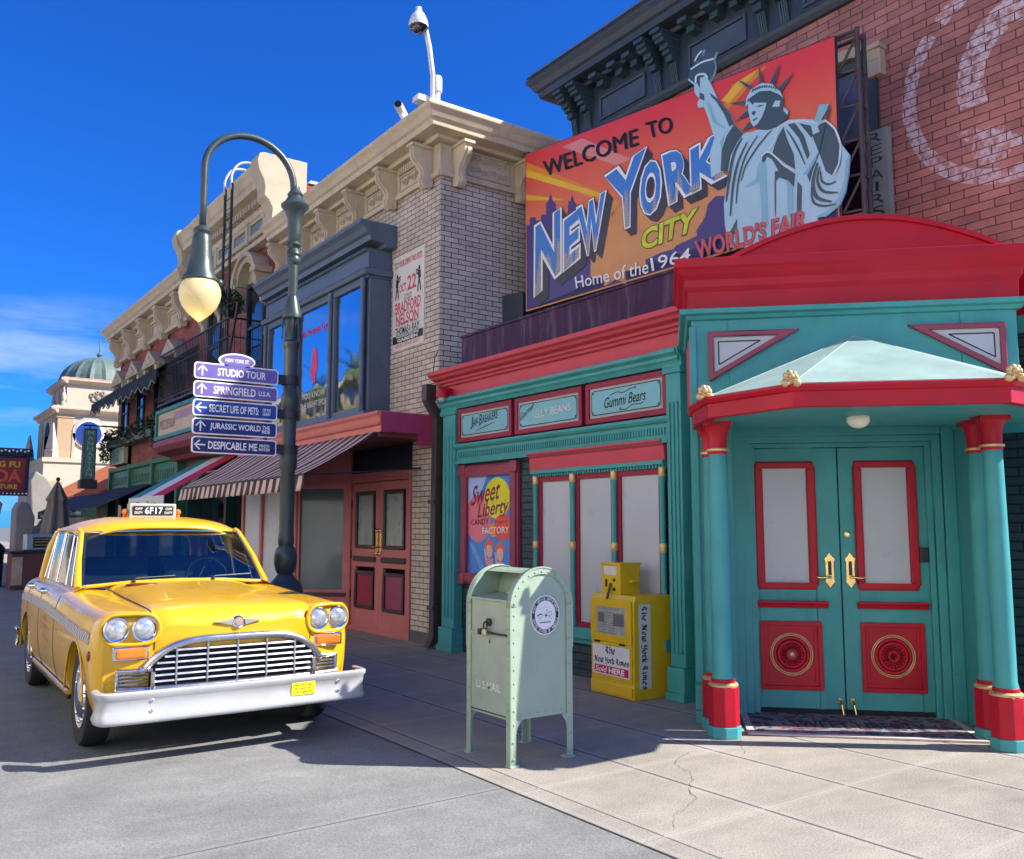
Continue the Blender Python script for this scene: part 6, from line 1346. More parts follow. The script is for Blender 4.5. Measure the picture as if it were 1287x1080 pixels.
# greenhouse: roof and pillars
def rp(a, b, z): return Vector((a,b,z))
rows = []
roof_tab = [(2.40,1.572,.66),(2.46,1.607,.70),(2.55,1.635,.715),(2.75,1.66,.73),(3.1,1.675,.735),(3.5,1.665,.73),(3.8,1.635,.715),(4.0,1.59,.69),(4.08,1.56,.67)]
for b, z, w in roof_tab:
    row = []
    for i in range(-12,13):
        u = i/12; a = w*math.copysign(abs(u)**.85,u); row.append(rp(a*(1+.03), b-(.10*u*u if b < 2.6 else 0)*-1, z-.115*abs(u)**3.2-.01*u*u))
    rows.append(row)
rf = MB(); rf.grid(rows); roof = obj('roof', rf, M['taxi'], taxi, smooth=True, sol=-.025)
pl = MB()
for sg in (-1,1):
    A0, A1 = rp(sg*.81,1.95,1.07), rp(sg*.715,2.50,1.535)
    pl.tube([A0, A0.lerp(A1,.5)+Vector((sg*.012,-.01,.008)), A1, rp(sg*.72,2.62,1.56)], [.034,.026,.026,.028], 8)
    pl.tube([rp(sg*.83,2.98,1.07), rp(sg*.745,3.02,1.55)], .024, 8)
    pl.tube([rp(sg*.82,3.90,1.07), rp(sg*.775,3.86,1.35), rp(sg*.72,3.78,1.53)], [.06,.055,.05], 8)
    pl.tube([rp(sg*.78,4.28,1.09), rp(sg*.73,4.12,1.38), rp(sg*.66,4.0,1.54)], [.05,.06,.06], 8)
    pl.tube([A1]+[rp(sg*(.72+.03*math.sin(math.pi*i/8)),2.5+.17*i,1.535+.035*math.sin(math.pi*i/8)) for i in range(9)], .022, 8)
    pl.grid([[rp(sg*.82,3.86,1.07),rp(sg*.79,4.28,1.08)],[rp(sg*.775,3.84,1.35),rp(sg*.73,4.12,1.38)],[rp(sg*.72,3.78,1.54),rp(sg*.66,4.02,1.55)]])
pl.tube([rp(-.77,1.93,1.085), rp(-.4,1.90,1.115), rp(0,1.885,1.125), rp(.4,1.90,1.115), rp(.77,1.93,1.085)], .016, 8)
pl.tube([rp(-.76,4.28,1.09), rp(0,4.34,1.12), rp(.76,4.28,1.09)], .04, 8)
for sg in (-1,1):                                                    # belt shelf outside the glass
    pl.grid([[rp(sg*.76,b,1.10) for b in (1.85,2.2,3,3.9,4.3)], [rp(sg*.86,b,tab(b,ZF)-.012) for b in (1.85,2.2,3,3.9,4.3)], [rp(sg*.90,b,tab(b,ZF)-.05) for b in (1.85,2.2,3,3.9,4.3)]])
obj('pillar', pl, M['taxi'], taxi, smooth=50)
ws = MB(); rows = []
for i in range(7):
    f = i/6; rows.append([rp(u*lerp(.775,.69,f), lerp(1.93,2.45,f)+.07*u*u-.03, lerp(1.115,1.555,f)-.02*u*u) for u in [x/6 for x in range(-6,7)]])
ws.grid(rows); wo = obj('windscreen', ws, M['windscreen'], taxi, smooth=True)
rim = [r_[0] for r_ in rows]+[p for p in rows[-1]][1:]+[r_[-1] for r_ in rows[::-1]][1:]+rows[0][::-1][1:-1]
b = MB(); b.tube(rim, .013, 6, closed=True); obj('windscreen_seal', b, M['black'], wo)
b = MB(); b.tube([p+Vector((0,-.012,.004)) for p in rim], .005, 5, closed=True); obj('chrome_bead', b, M['chrome'], wo)
b = MB()
for x in (-.38, .30): b.cut(); b.tube([rp(x,1.88,1.125), rp(x+.02,1.895,1.15), rp(x+.36,1.935,1.16)], .006, 5); b.ball(rp(x,1.88,1.125), .018, 8, 6)
obj('wiper', b, M['black'], taxi)
M['sideglass'] = mirror_glass('side_window_glass', (.055,.065,.07), .10)
for sg in (-1,1):
    for q in ([(.83,2.10,1.085),(.838,2.36,1.085),(.758,2.55,1.505),(.738,2.52,1.50)], [(.838,2.39,1.085),(.838,2.94,1.085),(.762,2.98,1.53),(.756,2.58,1.515)], [(.838,3.01,1.085),(.838,3.50,1.085),(.762,3.52,1.53),(.762,3.06,1.535)], [(.838,3.53,1.085),(.83,3.80,1.085),(.745,3.74,1.50),(.758,3.55,1.525)]):
        b = MB(); P = [rp(sg*a,bb_,z) for a,bb_,z in q]; b.add(P, [(0,1,2,3)]); g_ = obj('side_window', b, M['sideglass'], taxi)
        b = MB(); b.tube(P, .010, 6, closed=True); obj('window_trim', b, M['chrome'], g_)
rwn = MB(); rows = [[rp(u*lerp(.62,.55,i/3), lerp(4.28,4.05,i/3), lerp(1.12,1.53,i/3)) for u in (-1,-.5,0,.5,1)] for i in range(4)]; rwn.grid(rows); obj('rear_window', rwn, M['windscreen'], taxi, smooth=True)
# interior
b = MB()
for b0, z1_ in ((2.75,1.30),(3.75,1.28)):
    for x in ((-.40,.40) if b0 < 3 else (0,)):
        w_ = .34 if b0 < 3 else .68
        b.box(WF, x-w_, x+w_, b0-.55, b0, .62, .86); b.box(WF, x-w_, x+w_, b0-.02, b0+.16, .70, z1_)
obj('seat', b, mat('dark_blue_vinyl', (.06,.09,.11), .5), taxi, bevel=.05)
b = MB(); b.box(WF, -.72, .72, 1.98, 2.22, .80, 1.085); b.box(WF, -.74, .74, 1.9, 4.25, .5, .60); b.box(WF, -.78,-.74,1.9,4.3,.5,1.07); b.box(WF, .74,.78,1.9,4.3,.5,1.07); b.box(WF,-.7,.7,4.2,4.3,.5,1.1); obj('dashboard', b, mat('dashboard_grey', (.07,.09,.10), .5), taxi, bevel=.03)
b = MB(); c_ = rp(.38,2.36,1.12); b.tube([c_+Vector((.19*math.cos(t_), .07*math.sin(t_), .17*math.sin(t_))) for t_ in [2*math.pi*i/24 for i in range(24)]], .013, 6, closed=True); b.tube([c_, rp(.38,2.15,.98)], .025, 6); b.tube([c_+Vector((-.18,0,0)), c_+Vector((.18,0,0))], .012, 6); obj('steering_wheel', b, M['black'], taxi, smooth=True)
# front: lamps
FN = .185
lens = mat('headlamp_lens', (.55,.57,.59), .10, var=.45, vs=40, metal=.6, coat=1, bump=.25, bs=90)
for sg in (-1,1):
    bz = MB(); cx_ = .725*sg; cz = .888; k = 40
    def yb(a): return FN+crv(a,.2)
    path = []
    for i in range(k):
        t_ = 2*math.pi*i/k; ca, sa = math.cos(t_), math.sin(t_); a = cx_+.085*(1 if ca > 0 else -1)*min(1,abs(ca)*3)+.098*ca; path.append(Vector((a, yb(a)-.012, cz+.104*sa)))
    bz.tube(path, [.015]*k, 8, closed=True)
    bz.grid([[p+Vector((0,.0,0)) for p in path], [Vector((cx_+(p.x-cx_)*.9, p.y+.03, cz+(p.z-cz)*.9)) for p in path], [Vector((cx_+(p.x-cx_)*.05, yb(cx_)+.03, cz+(p.z-cz)*.05)) for p in path]], closed=True)
    obj('headlight_pod', bz, M['taxi'], taxi, smooth=True)
    for a in (cx_-.089, cx_+.089):
        y = yb(a)-.002
        b = MB(); b.lathe((a,y,cz), [(.001,.034),(.03,.032),(.055,.024),(.072,.008),(.074,0)], 28, (0,-1,0)); hl = obj('headlight', b, lens, taxi, smooth=True)
        b = MB(); b.lathe((a,y,cz), [(.072,.0),(.084,.004),(.088,.014),(.080,.020),(.073,.010)], 28, (0,-1,0)); obj('chrome_ring', b, M['chrome'], hl, smooth=True)
    a = .72*sg; y = yb(a)
    b = MB(); b.prof(XF, a-.12, a+.12, [(y+.02,.675),(y-.018,.675),(y-.024,.685),(y-.024,.765),(y-.018,.775),(y+.02,.775)]); sg_ = obj('turn_signal', b, M['chrome'], taxi, bevel=.012, seg=3)
    b = MB(); b.box(XF, a-.10, a+.10, .69, .76, y-.042, y-.01); obj('amber_lens', b, M['amber'], sg_, bevel=.02, seg=3)
    b = MB(); b.ball((sg*.955,.44,.70), 1, 14, 8, (.012,.022,.036)); o_ = obj('side_marker', b, mat('red_lens', (.30,.02,.015), .2), taxi, smooth=True)
# grille
def gtop(a): return .607+.193*(1-min(1,abs(a)/.635)**4.6)
b = MB(); P = [(-.60,.475)]+[(a, gtop(a)-.02) for a in [x*.03 for x in range(-20,21)]]+[(.60,.475)]
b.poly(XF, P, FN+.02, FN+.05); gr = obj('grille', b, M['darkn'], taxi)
b = MB()
outer = [Vector((a, FN-.03+crv(a,.2), gtop(a)+.004)) for a in [x*.02 for x in range(-33,34)]]
b.tube(outer, .028, 8); b.tube([Vector((a, FN-.03+crv(a,.2), .475)) for a in [x*.05 for x in range(-16,17)]], .026, 8)
for sg in (-1,1):
    b.tube([Vector((sg*.585,FN-.03,.48)), Vector((sg*.585,FN-.035,.60))], .016, 8)
    b.tube([Vector((sg*a,FN-.02+crv(a,.2),.607)) for a in (.58,.66,.74,.80)], .015, 8); b.tube([Vector((sg*.80,FN-.015+crv(.8,.2),.607)), Vector((sg*.80,FN-.015+crv(.8,.2),.475))], .015, 8)
obj('grille_rim', b, M['grille'], gr, smooth=50)
b = MB()
for i in range(1,7):
    z = .49+i*.041; a1 = .57
    while a1 > .05 and gtop(a1)-.02 < z+.01: a1 -= .01
    b.prof(XF, -a1, a1, [(FN-.032,z-.005),(FN-.026,z+.006),(FN+.03,z+.010),(FN+.03,z-.008)])
for a in (-.43,-.215,0,.215,.43): b.box(XF, a-.006, a+.006, .49, gtop(a)-.01, FN-.034, FN+.01)
for sg in (-1,1):
    for i in range(5): z = .49+i*.025; y = FN+crv(.69,.2); b.prof(XF, min(sg*.61,sg*.79), max(sg*.61,sg*.79), [(y-.03,z+.002),(y-.02,z+.010),(y+.02,z+.012),(y+.02,z)])
    b.box(XF, min(sg*.60,sg*.80), max(sg*.60,sg*.80), .48, .605, FN+crv(.8,.2)+.0, FN+crv(.8,.2)+.05)
obj('grille_bar', b, M['grille'], gr)
# hood badge, letters
b = MB(); y = .168; b.lathe((0,y,.905), [(.001,.016),(.035,.014),(.044,.006),(.046,0)], 24, (0,-1,.25)); 
for sg in (-1,1): b.poly(XF, [(sg*.04,.925),(sg*.17,.912),(sg*.05,.885)], y-.012, y+.02)
bd = obj('hood_badge', b, M['chrome'], taxi, smooth=30)
b = MB(); b.lathe((0,y,.905), [(.028,.016),(.030,.018),(.012,.019)], 20, (0,-1,.25)); obj('badge_disc', b, mat('badge_enamel', (.30,.20,.12), .3), bd)
b = MB(); b.ball((-.36,1.66,1.108), 1, 20, 6, (.14,.055,.014)); obj('hood_vent_badge', b, mat('oxblood_enamel', (.13,.012,.015), .3), taxi, smooth=True)
# bumpers
def bumper(b0, sg, name):
    b = MB(); rows = []; prf = [(.012,.285),(-.004,.292),(-.012,.315),(.0,.345),(.006,.40),(.0,.452),(-.016,.470),(-.016,.492),(.004,.502),(.03,.50)]
    xs = [(-.945,.24),(-.952,.18),(-.95,.11),(-.93,.05),(-.87,.022),(-.7,.008),(-.35,0),(0,-.004),(.35,0),(.7,.008),(.89,.022),(.95,.05),(.97,.11),(.972,.18),(.965,.24)]
    c_ = catmull([(x,y,0) for x,y in xs], 4)
    for i, p in enumerate(c_):
        d = (c_[min(i+1,len(c_)-1)]-c_[max(i-1,0)]).normalized(); nrm = Vector((d.y,-d.x,0))
        rows.append([Vector((p.x, b0+sg*p.y, z))+Vector((nrm.x,sg*nrm.y,0))*(-o_) for o_, z in prf])
    b.grid(rows); o = obj(name, b, M['silverp'] if sg > 0 else M['chrome'], taxi, smooth=50, sol=.012); return o
fb = bumper(0, 1, 'front_bumper'); bumper(5.08, -1, 'rear_bumper')
b = MB()
for x in (-.62,.72):
    for z in (.365,.435): b.ball((x,.006,z), .014, 10, 6, (1,.6,1))
for x in (-.42,-.05,.15,.30): b.ball((x,.015,.503), .011, 8, 5, (1,1,.5))
obj('bolt', b, M['chrome'], fb, smooth=True)
b = MB(); b.box(XF, .355, .535, .365, .455, -.003, .02); dc_ = obj('sticker', b, mat('sticker_yellow', (.75,.66,.01), .4), fb, label='small yellow sticker on the bumper')
b = MB()
for i, s_ in enumerate(('PROP CAR', 'DO NOT SIT', 'OR CLIMB ON')): text(b, XF, s_, .445, .435-i*.025, .13, .013, -.0042)
obj('lettering', b, M['black_ink'], dc_)
# wheels
tw, rw_, cw = MB(), MB(), MB()
tw.lathe((0,0,0), [(.20,.03),(.225,.075),(.30,.092),(.328,.086),(.342,.066),(.345,0),(.342,-.066),(.325,-.088),(.22,-.08)], 48, (-1,0,0))
rw_.lathe((0,0,0), [(.205,.07),(.22,.082),(.212,.06),(.19,.04),(.15,.045),(.14,.03)], 40, (-1,0,0))
cw.lathe((0,0,0), [(.14,.03),(.165,.055),(.15,.085),(.10,.10),(.05,.108),(.001,.11)], 32, (-1,0,0)); 
for i in range(10):
    t_ = 2*math.pi*i/10; cw.ball((-.075,.18*math.cos(t_),.18*math.sin(t_)), .016, 8, 6)
wheel_meshes = None
for b_ in (.93, 3.97):
    for sg in (-1,1):
        wo_ = MB(); wo_.lathe((0,0,0), [(.001,-.05),(.14,-.05),(.14,.02),(.001,.03)], 20, (-1,0,0)); w = obj('wheel', wo_, M['darkn'], taxi)
        for nm, mb_, mm in (('tyre', tw, M['rubber']), ('rim', rw_, M['silverp']), ('hubcap', cw, M['chrome'])): obj(nm, mb_, mm, w, smooth=40)
        w.location = (sg*.835, b_, .358); w.scale = (1,1.04,1.04); w.rotation_euler = (.4*b_,0,0 if sg < 0 else math.pi)
# roof sign
b = MB(); b.box(WF, -.27, .27, 2.86, 3.02, 1.665, 1.685); b.prof(XF, -.25, .25, [(2.86,1.68),(2.87,1.845),(3.01,1.845),(3.02,1.68)]); rsn = obj('roof_sign', b, mat('roof_sign_grey', (.36,.35,.31), .4), taxi, bevel=.012)
b = MB(); b.box(XF, -.215, .215, 1.715, 1.815, 2.855, 2.872); obj('sign_face', b, M['black'], rsn)
b = MB(); text(b, XF, '6F17', .005, 1.765, .19, .075, 2.852, .012)
for x in (-.155,.165): text(b, XF, 'OFF', x, 1.785, .075, .026, 2.852, .01); text(b, XF, 'DUTY', x, 1.742, .085, .026, 2.852, .01)
obj('lettering', b, M['white'], rsn)
b = MB()
for x in (-.285,.285): b.cut(); b.ball((x,2.93,1.75), .036, 12, 8); b.lathe((x,2.93,1.72), [(.02,0),(.02,-.04)], 10)
obj('amber_lamp', b, M['amber'], rsn, smooth=True)
rsn.scale = (.88,.88,.88); rsn.location = (-.02,.36,.20)
taxi.location = (2.255, 6.40, 0); taxi.rotation_euler = (0,0,-R(1.3))
# ================================================================== mailbox
M['mail'] = mat('sea_foam_enamel', (.30,.39,.29), .38, var=.15, vs=5, bump=.08, dirt=.35, dirtc=(.20,.235,.165), coat=.1)
M['mail_l'] = mat('grey_green_door', (.29,.36,.29), .42, var=.14, vs=6, dirt=.3, dirtc=(.17,.25,.23))
mb = thing('mailbox', 'pale green street mailbox with an arched top and round white seal', 'mailbox', (3.85,5.25,0))
mx0, mx1, my0, my1 = 3.575, 4.115, 4.985, 5.525; mcx = (mx0+mx1)/2; rr = (mx1-mx0)/2; ztop = 1.315; zs = ztop-rr; zb0 = .30
def archp(r_, z_add=0, k=20): return [(mcx+r_*math.cos(math.pi*i/k), zs+r_*math.sin(math.pi*i/k)) for i in range(k+1)]
# barrel: two arched cheeks, curved roof at the back, open hopper in front
b = MB(); inn = rr-.012
for y0, y1 in ((my0+.012, my0+.024), (my1-.024, my1-.012)): b.poly(XF, [(mcx+inn,zb0)]+archp(inn)+[(mcx-inn,zb0)], y0, y1)
for i in range(20):
    t0, t1 = math.pi*i/20, math.pi*(i+1)/20
    if t0 > math.pi*.60: break
    for r_ in (inn,): b.add([(mcx+r_*math.cos(t_),y,zs+r_*math.sin(t_)) for t_ in (t0,t1) for y in (my0+.02,my1-.02)], [(0,1,3,2)])
b.box(WF, mx1-.024, mx1-.012, my0+.02, my1-.02, zb0, zs); b.box(WF, mx0+.012, mx1-.012, my0+.02, my1-.02, zb0, zb0+.012)
obj('shell', b, M['mail'], mb)
b = MB(); b.box(WF, mx0+.008, mx0+.022, my0+.045, my1-.045, zb0+.02, .845); d_ = obj('door', b, M['mail_l'], mb, bevel=.006)
b = MB(); b.box(WF, mx0+.010, mx0+.022, my0+.045, my1-.045, .85, 1.085); b.box(WF, mx0+.0, mx0+.022, my0+.04, my1-.04, 1.080, 1.098); b.box(WF, mx0+.0, mx0+.02, my0+.04, my1-.04, .838, .858); obj('front_plate', b, M['mail_l'], mb, bevel=.004)
b = MB(); b.add([(mx0+.02,my0+.03,1.09),(mx0+.02,my1-.03,1.09),(mx0+.25,my1-.03,1.12),(mx0+.25,my0+.03,1.12),(mx0+.30,my0+.03,1.27),(mx0+.30,my1-.03,1.27),(mcx-.04,my0+.03,1.298),(mcx-.04,my1-.03,1.298)], [(0,1,2,3),(3,2,5,4),(4,5,7,6)]); obj('hopper', b, M['mail'], mb, sol=.004)
b = MB(); b.box(WF, mx0+.20, mx0+.24, 5.2, 5.3, 1.124, 1.13); obj('pull_label', b, M['white'], mb)
b = MB(); RFm = Fr((0,0,0),(0,1,0),(0,0,1),(1,0,0),-1); text(b, RFm, 'U.S.MAIL', 5.255, .495, .30, .055, mx0+.006, .012); obj('lettering', b, mat('stencil_white', (.60,.66,.62), .5), d_)
# legs run up into the arched edge angles
for i, (x, y, sx, sy) in enumerate(((mx0,my0,1,1),(mx0,my1,1,-1),(mx1,my0,-1,1),(mx1,my1,-1,-1))):
    b = MB(); w = .05
    b.box(WF, *sorted((x,x+sx*w)), *sorted((y,y+sy*.008)), .0, zs); b.box(WF, *sorted((x,x+sx*.008)), *sorted((y,y+sy*w)), .0, zs)
    b.poly(XF, [(x+sx*w,zb0),(x+sx*w,zb0-.10),(x+sx*(w+.012),zb0-.05),(x+sx*(w+.05),zb0)], *sorted((y+sy*.001,y+sy*.008)))
    b.box(WF, *sorted((x-sx*.008,x+sx*(w+.02))), *sorted((y-sy*.015,y+sy*w)), 0, .012)
    if sx > 0 or True: b.ball((x+sx*.024,y+sy*(-.002),.05), .010, 8, 5); b.ball((x+sx*.024,y-sy*.002,.16), .008, 8, 5)
    obj('leg', b, M['mail'], mb, bevel=.003)
b = MB()
for y, sy in ((my0,1),(my1,-1)):
    b.cut(); o_, n_ = archp(rr), archp(rr-.045); rows = [[Vector((x,y,z)) for x,z in o_], [Vector((x,y+sy*.05,z)) for x,z in o_]]; b.grid(rows)
    b.grid([[Vector((x,y,z)) for x,z in o_], [Vector((x,y,z)) for x,z in n_], [Vector((x,y+sy*.010,z)) for x,z in n_], [Vector((x,y+sy*.010,z)) for x,z in archp(rr-.006)]])
    b.tube([Vector((x,y,z)) for x,z in [(mx1,.75)]+o_+[(mx0,.75)]], .006, 6)
obj('edge_band', b, M['mail'], mb, sol=.003, smooth=50)
b = MB()
for k in range(13):
    t_ = math.pi*(k+.5)/13; b.ball((mcx+(rr-.03)*math.cos(t_), my0-.001, zs+(rr-.03)*math.sin(t_)), .007, 8, 5)
for k in range(9):
    z = zs-.05-k*.09
    for x in (mx0+.03, mx1-.03): b.ball((x, my0-.001, z), .007, 8, 5)
    b.ball((mx0-.001, my0+.03, z), .007, 8, 5); b.ball((mx0-.001, my1-.03, z), .007, 8, 5)
for k in range(6): b.ball((mx0+.1+k*.07, my0+.010, zb0+.03), .006, 8, 5)
obj('rivet', b, M['mail'], mb, smooth=True)
# seal
sc_ = Vector((mcx+.035, my0+.012, .985)); sx_, sz_ = .118, .128
b = MB(); b.poly(XF, ell(sc_.x,sc_.z,sx_+.012,sz_+.012,40), sc_.y-.004, sc_.y); sl = obj('seal', b, M['white'], mb, label='round white seal with a black lettered ring')
b = MB()
for i in range(40):
    t0, t1 = 2*math.pi*i/40, 2*math.pi*(i+1)/40; b.flat(XF, [(sc_.x+r_*sx_*math.cos(t_), sc_.z+r_*sz_*math.sin(t_)) for r_, t_ in ((1,t0),(1,t1),(.78,t1),(.78,t0))], sc_.y-.0052)
    b.flat(XF, [(sc_.x+r_*sx_*math.cos(t_), sc_.z+r_*sz_*math.sin(t_)) for r_, t_ in ((1.085,t0),(1.085,t1),(1.07,t1),(1.07,t0))], sc_.y-.0052)
for pts, w in (([(-.05,-.05),(.05,-.048)],.006), ([(-.07,-.005),(-.045,.008),(-.03,.008)],.008), ([(.005,.005),(.008,-.01)],.014), ([(.0,-.02),(.02,.02),(.055,.02),(.06,.0),(.03,-.005)],.003), ([(-.06,-.03),(-.02,.0),(.02,-.005),(.06,-.03)],.002), ([(.012,.035),(.016,.03)],.010), ([(-.05,.04),(0,.055),(.04,.05)],.001)): stroke(b, XF, [(sc_.x+x, sc_.z+z) for x,z in pts], w, sc_.y-.0053)
obj('black_ring', b, M['black_ink'], sl, fix=False)
b = MB()
def ring_text(s, a0, a1, r_, flip):
    for i, ch in enumerate(s):
        if ch == ' ': continue
        t_ = lerp(a0,a1,(i+.5)/len(s)); g_, fs_, _ = glyphs(ch, .01); rx = Vector((math.sin(t_),-math.cos(t_))) * (1 if not flip else -1); ry = Vector((math.cos(t_),math.sin(t_))) * (1 if not flip else -1)
        vs = []
        for x, y in g_:
            q = rx*((x-.5)*(.004 if ch == 'I' else .013))+ry*((y-.5)*.019); vs.append(XF.p(sc_.x+r_*sx_*math.cos(t_)+q.x, sc_.z+r_*sz_*math.sin(t_)+q.y, sc_.y-.0062))
        b.add(vs, fs_)
ring_text('POST OFFICE DEPARTMENT', math.pi*.95, math.pi*.05, .89, False); ring_text('UNITED STATES OF AMERICA', math.pi*1.06, math.pi*1.94, .89, True)
obj('ring_lettering', b, M['white'], sl, fix=False)
b = MB(); b.tube([(mx0-.01,5.02,.862),(mx0-.02,5.20,.865),(mx0-.02,5.32,.868)], .008, 6); b.box(WF, mx0-.035, mx0+.01, 5.30, 5.335, .845, .885); obj('hasp', b, M['iron'], mb)
b = MB(); b.box(WF, mx0-.035, mx0-.012, 5.235, 5.285, .845, .885); lk = obj('padlock', b, mat('old_brass', (.50,.46,.36), .35, metal=.6), mb, bevel=.006)
b = MB(); b.tube([Vector((mx0-.02,5.26+.02*math.cos(t_),.905+.03*math.sin(t_))) for t_ in [2*math.pi*i/14 for i in range(14)]], .006, 6, closed=True); b.lathe((mx0+.0,5.24,.935), [(.028,0),(.028,.012)], 14, (-1,0,0)); b.tube([(mx0+.002,5.235,.815),(mx0+.0,5.235,.79)], .004, 5); obj('shackle', b, M['iron'], mb)
# ================================================================== newspaper vending box
M['ny'] = mat('newsbox_yellow', (.62,.41,.010), .38, var=.10, vs=5, coat=.3, dirt=.15, dirtc=(.28,.20,.02))
nb_ = thing('newspaper_box', 'yellow newspaper vending box with a coin head against the teal shop', 'newspaper box', (6.05,6.35,0))
# local frame: origin at the front right foot, a = along the front to the left, d = depth
no = G0 = Vector((5.83,6.17,0)); fa_ = Vector((.045,.655,0)); fl_ = fa_.length; fa_.normalize(); fd_ = Vector((fa_.y,-fa_.x,0))
NF = Fr(no, tuple(fa_*1.31), (0,0,1.13), tuple(fd_), -1); SDn = Fr(no, tuple(fd_), (0,0,1.13), tuple(fa_), 1)
Wn, Dn, Hn = .50, .50, .84
b = MB(); b.prof(NF, 0, Wn, [(0,.03),(0,.78),(.03,Hn),(Dn,Hn),(Dn,.03)]); b.box(NF, -.004, Wn+.004, .0, .11, -.004, Dn)
obj('cabinet', b, M['ny'], nb_, bevel=.008)
b = MB(); b.frame(NF, .015, Wn-.015, .44, .80, .065, -.016, -.002); b.box(NF, .015, Wn-.015, .14, .435, -.012, -.002); b.box(NF, .012, Wn-.012, .02, .10, -.022, -.006); dr = obj('door', b, M['ny'], nb_, bevel=.006)
b = MB(); b.box(NF, .075, Wn-.075, .50, .74, -.010, -.004); wn = obj('window', b, mat('newsprint', (.34,.34,.32), .25, var=.1), dr)
b = MB(); text(b, NF, 'The New York Times', .25, .72, .20, .018, -.0115); 
for r_ in range(9):
    for c in range(3):
        if c == 0 and r_ < 6: continue
        b.box(NF, .10+c*.10, .19+c*.10, .515+r_*.021, .519+r_*.021, -.0115, -.0105)
b.box(NF, .10, .22, .58, .68, -.0116, -.0106); b.box(NF, .33, .40, .60, .68, -.0116, -.0106); obj('newsprint', b, M['grey_ink'], dr)
b = MB()
for x in (.09,.38): b.box(NF, x, x+.06, .428, .445, -.020, -.01)
obj('hinge', b, M['black'], dr)
pl_ = MB(); pl_.box(NF, .04, Wn-.035, .165, .41, -.0145, -.011); pc_ = obj('placard', pl_, mat('placard_white', (.62,.63,.66), .4, var=.05), dr)
# broad-nib blackletter
NIB = R(48)
BLK = {'T':[[(0,.80),(.15,.9),(.45,.8),(.6,.92)],[(.38,.82),(.32,.3),(.45,.05),(.62,.15)],[(.12,.75),(.08,.45),(.2,.25)],[(.12,.55),(.2,.6)]],
 'h':[[(.12,1),(.12,.05),(.2,.0)],[(.12,.52),(.32,.66),(.46,.5),(.46,.1),(.32,-.15)]], 'e':[[(.42,.42),(.12,.28),(.12,.12),(.28,0),(.46,.12)],[(.14,.30),(.14,.5),(.3,.66),(.44,.5),(.42,.4)]],
 'N':[[(.05,.1),(.15,0),(.22,.3),(.18,.8),(.05,.9)],[(.15,.9),(.35,.6),(.55,.05)],[(.62,.0),(.58,.6),(.68,.95),(.78,.9)]], 'w':[[(.06,.62),(.12,.1),(.22,0),(.34,.12)],[(.34,.64),(.34,.12),(.44,0),(.60,.1),(.60,.6),(.5,.72)]],
 'Y':[[(.0,.85),(.12,.95),(.16,.5),(.3,.38),(.48,.5)],[(.5,.95),(.5,.15),(.35,-.1),(.1,-.12)]], 'o':[[(.3,.66),(.12,.5),(.12,.14),(.28,0)],[(.3,.66),(.46,.52),(.46,.16),(.28,0)]],
 'r':[[(.08,.62),(.16,.55),(.16,.08),(.26,.0)],[(.16,.5),(.3,.66),(.42,.56)]], 'k':[[(.12,1),(.12,.05),(.2,0)],[(.12,.45),(.3,.62),(.4,.5),(.2,.36)],[(.2,.36),(.36,.08),(.48,.02)]],
 'i':[[(.06,.62),(.14,.55),(.14,.08),(.26,0)],[(.12,.84),(.16,.88)]], 'm':[[(.05,.62),(.12,.55),(.12,.05)],[(.12,.52),(.26,.66),(.34,.55),(.34,.05)],[(.34,.52),(.48,.66),(.56,.55),(.56,.08),(.66,0)]], 's':[[(.42,.58),(.26,.66),(.12,.52),(.2,.38),(.38,.30),(.44,.14),(.28,0),(.1,.08)]]}
ADV = {'T':.72,'N':.86,'w':.74,'Y':.62,'m':.76,'i':.34,'r':.48,' ':.34}
def blackletter(mb_, F, s, u, v, h, n, du=(1,0), sg=1):
    """letters from (u,v) on, running along du, upright to its left"""
    d = Vector(du); up = Vector((-d.y, d.x)) if sg > 0 else Vector((d.y,-d.x)); x = 0
    nib = math.atan2(*(reversed((d*math.cos(NIB)+up*math.sin(NIB))[:])))
    for ch in s:
        for st_ in BLK.get(ch, []):
            c_ = catmull([(*p,0) for p in st_], 4); stroke(mb_, F, [(u+d.x*(x+p.x)*h+up.x*p.y*h, v+d.y*(x+p.x)*h+up.y*p.y*h) for p in c_], .25*h, n, nib)
        x += ADV.get(ch, .58)
    return x*h
PF = Fr(NF.p(Wn,0,0), tuple(-fa_*1.31), (0,0,1.13), tuple(fd_), 1)            # front, left to right
b = MB(); blackletter(b, PF, 'The', .19, .345, .060, -.0156); blackletter(b, PF, 'New York Times', .055, .265, .050, -.0156); obj('placard_lettering', b, M['black_ink'], dr, fix=False)
b = MB(); b.box(NF, .05, Wn-.055, .175, .24, -.0158, -.0146); rb_ = obj('red_band', b, mat('carmine_band', (.45,.012,.08), .4), dr)
b = MB(); text(b, PF, 'Sold', .135, .208, .13, .048, -.0166, .01, .25); text(b, PF, 'HERE', .315, .208, .18, .046, -.0166, .03); obj('red_band_lettering', b, M['white'], dr)
b = MB(); b.box(SDn, .06, .20, .09, .77, -.0055, -.003); s2 = obj('side_placard', b, mat('placard_pale', (.58,.60,.66), .4, var=.05), nb_)
b = MB(); blackletter(b, SDn, 'The New York Times', .095, .755, .0655, -.007, (0,-1)); obj('lettering', b, M['black_ink'], s2, fix=False)
b = MB(); b.prof(NF, .18, .40, [(.04,Hn),(.04,1.09),(.05,1.10),(.28,1.10),(.28,Hn)]); b.box(NF, .17, .41, 1.085, 1.105, .03, .29); b.tube([NF.p(.17,.95,.14), NF.p(.13,.95,.14), NF.p(.10,.95,.18), NF.p(.10,.95,.10), NF.p(.13,.95,.12)], .014, 8); ch_ = obj('coin_head', b, M['ny'], nb_, bevel=.006)
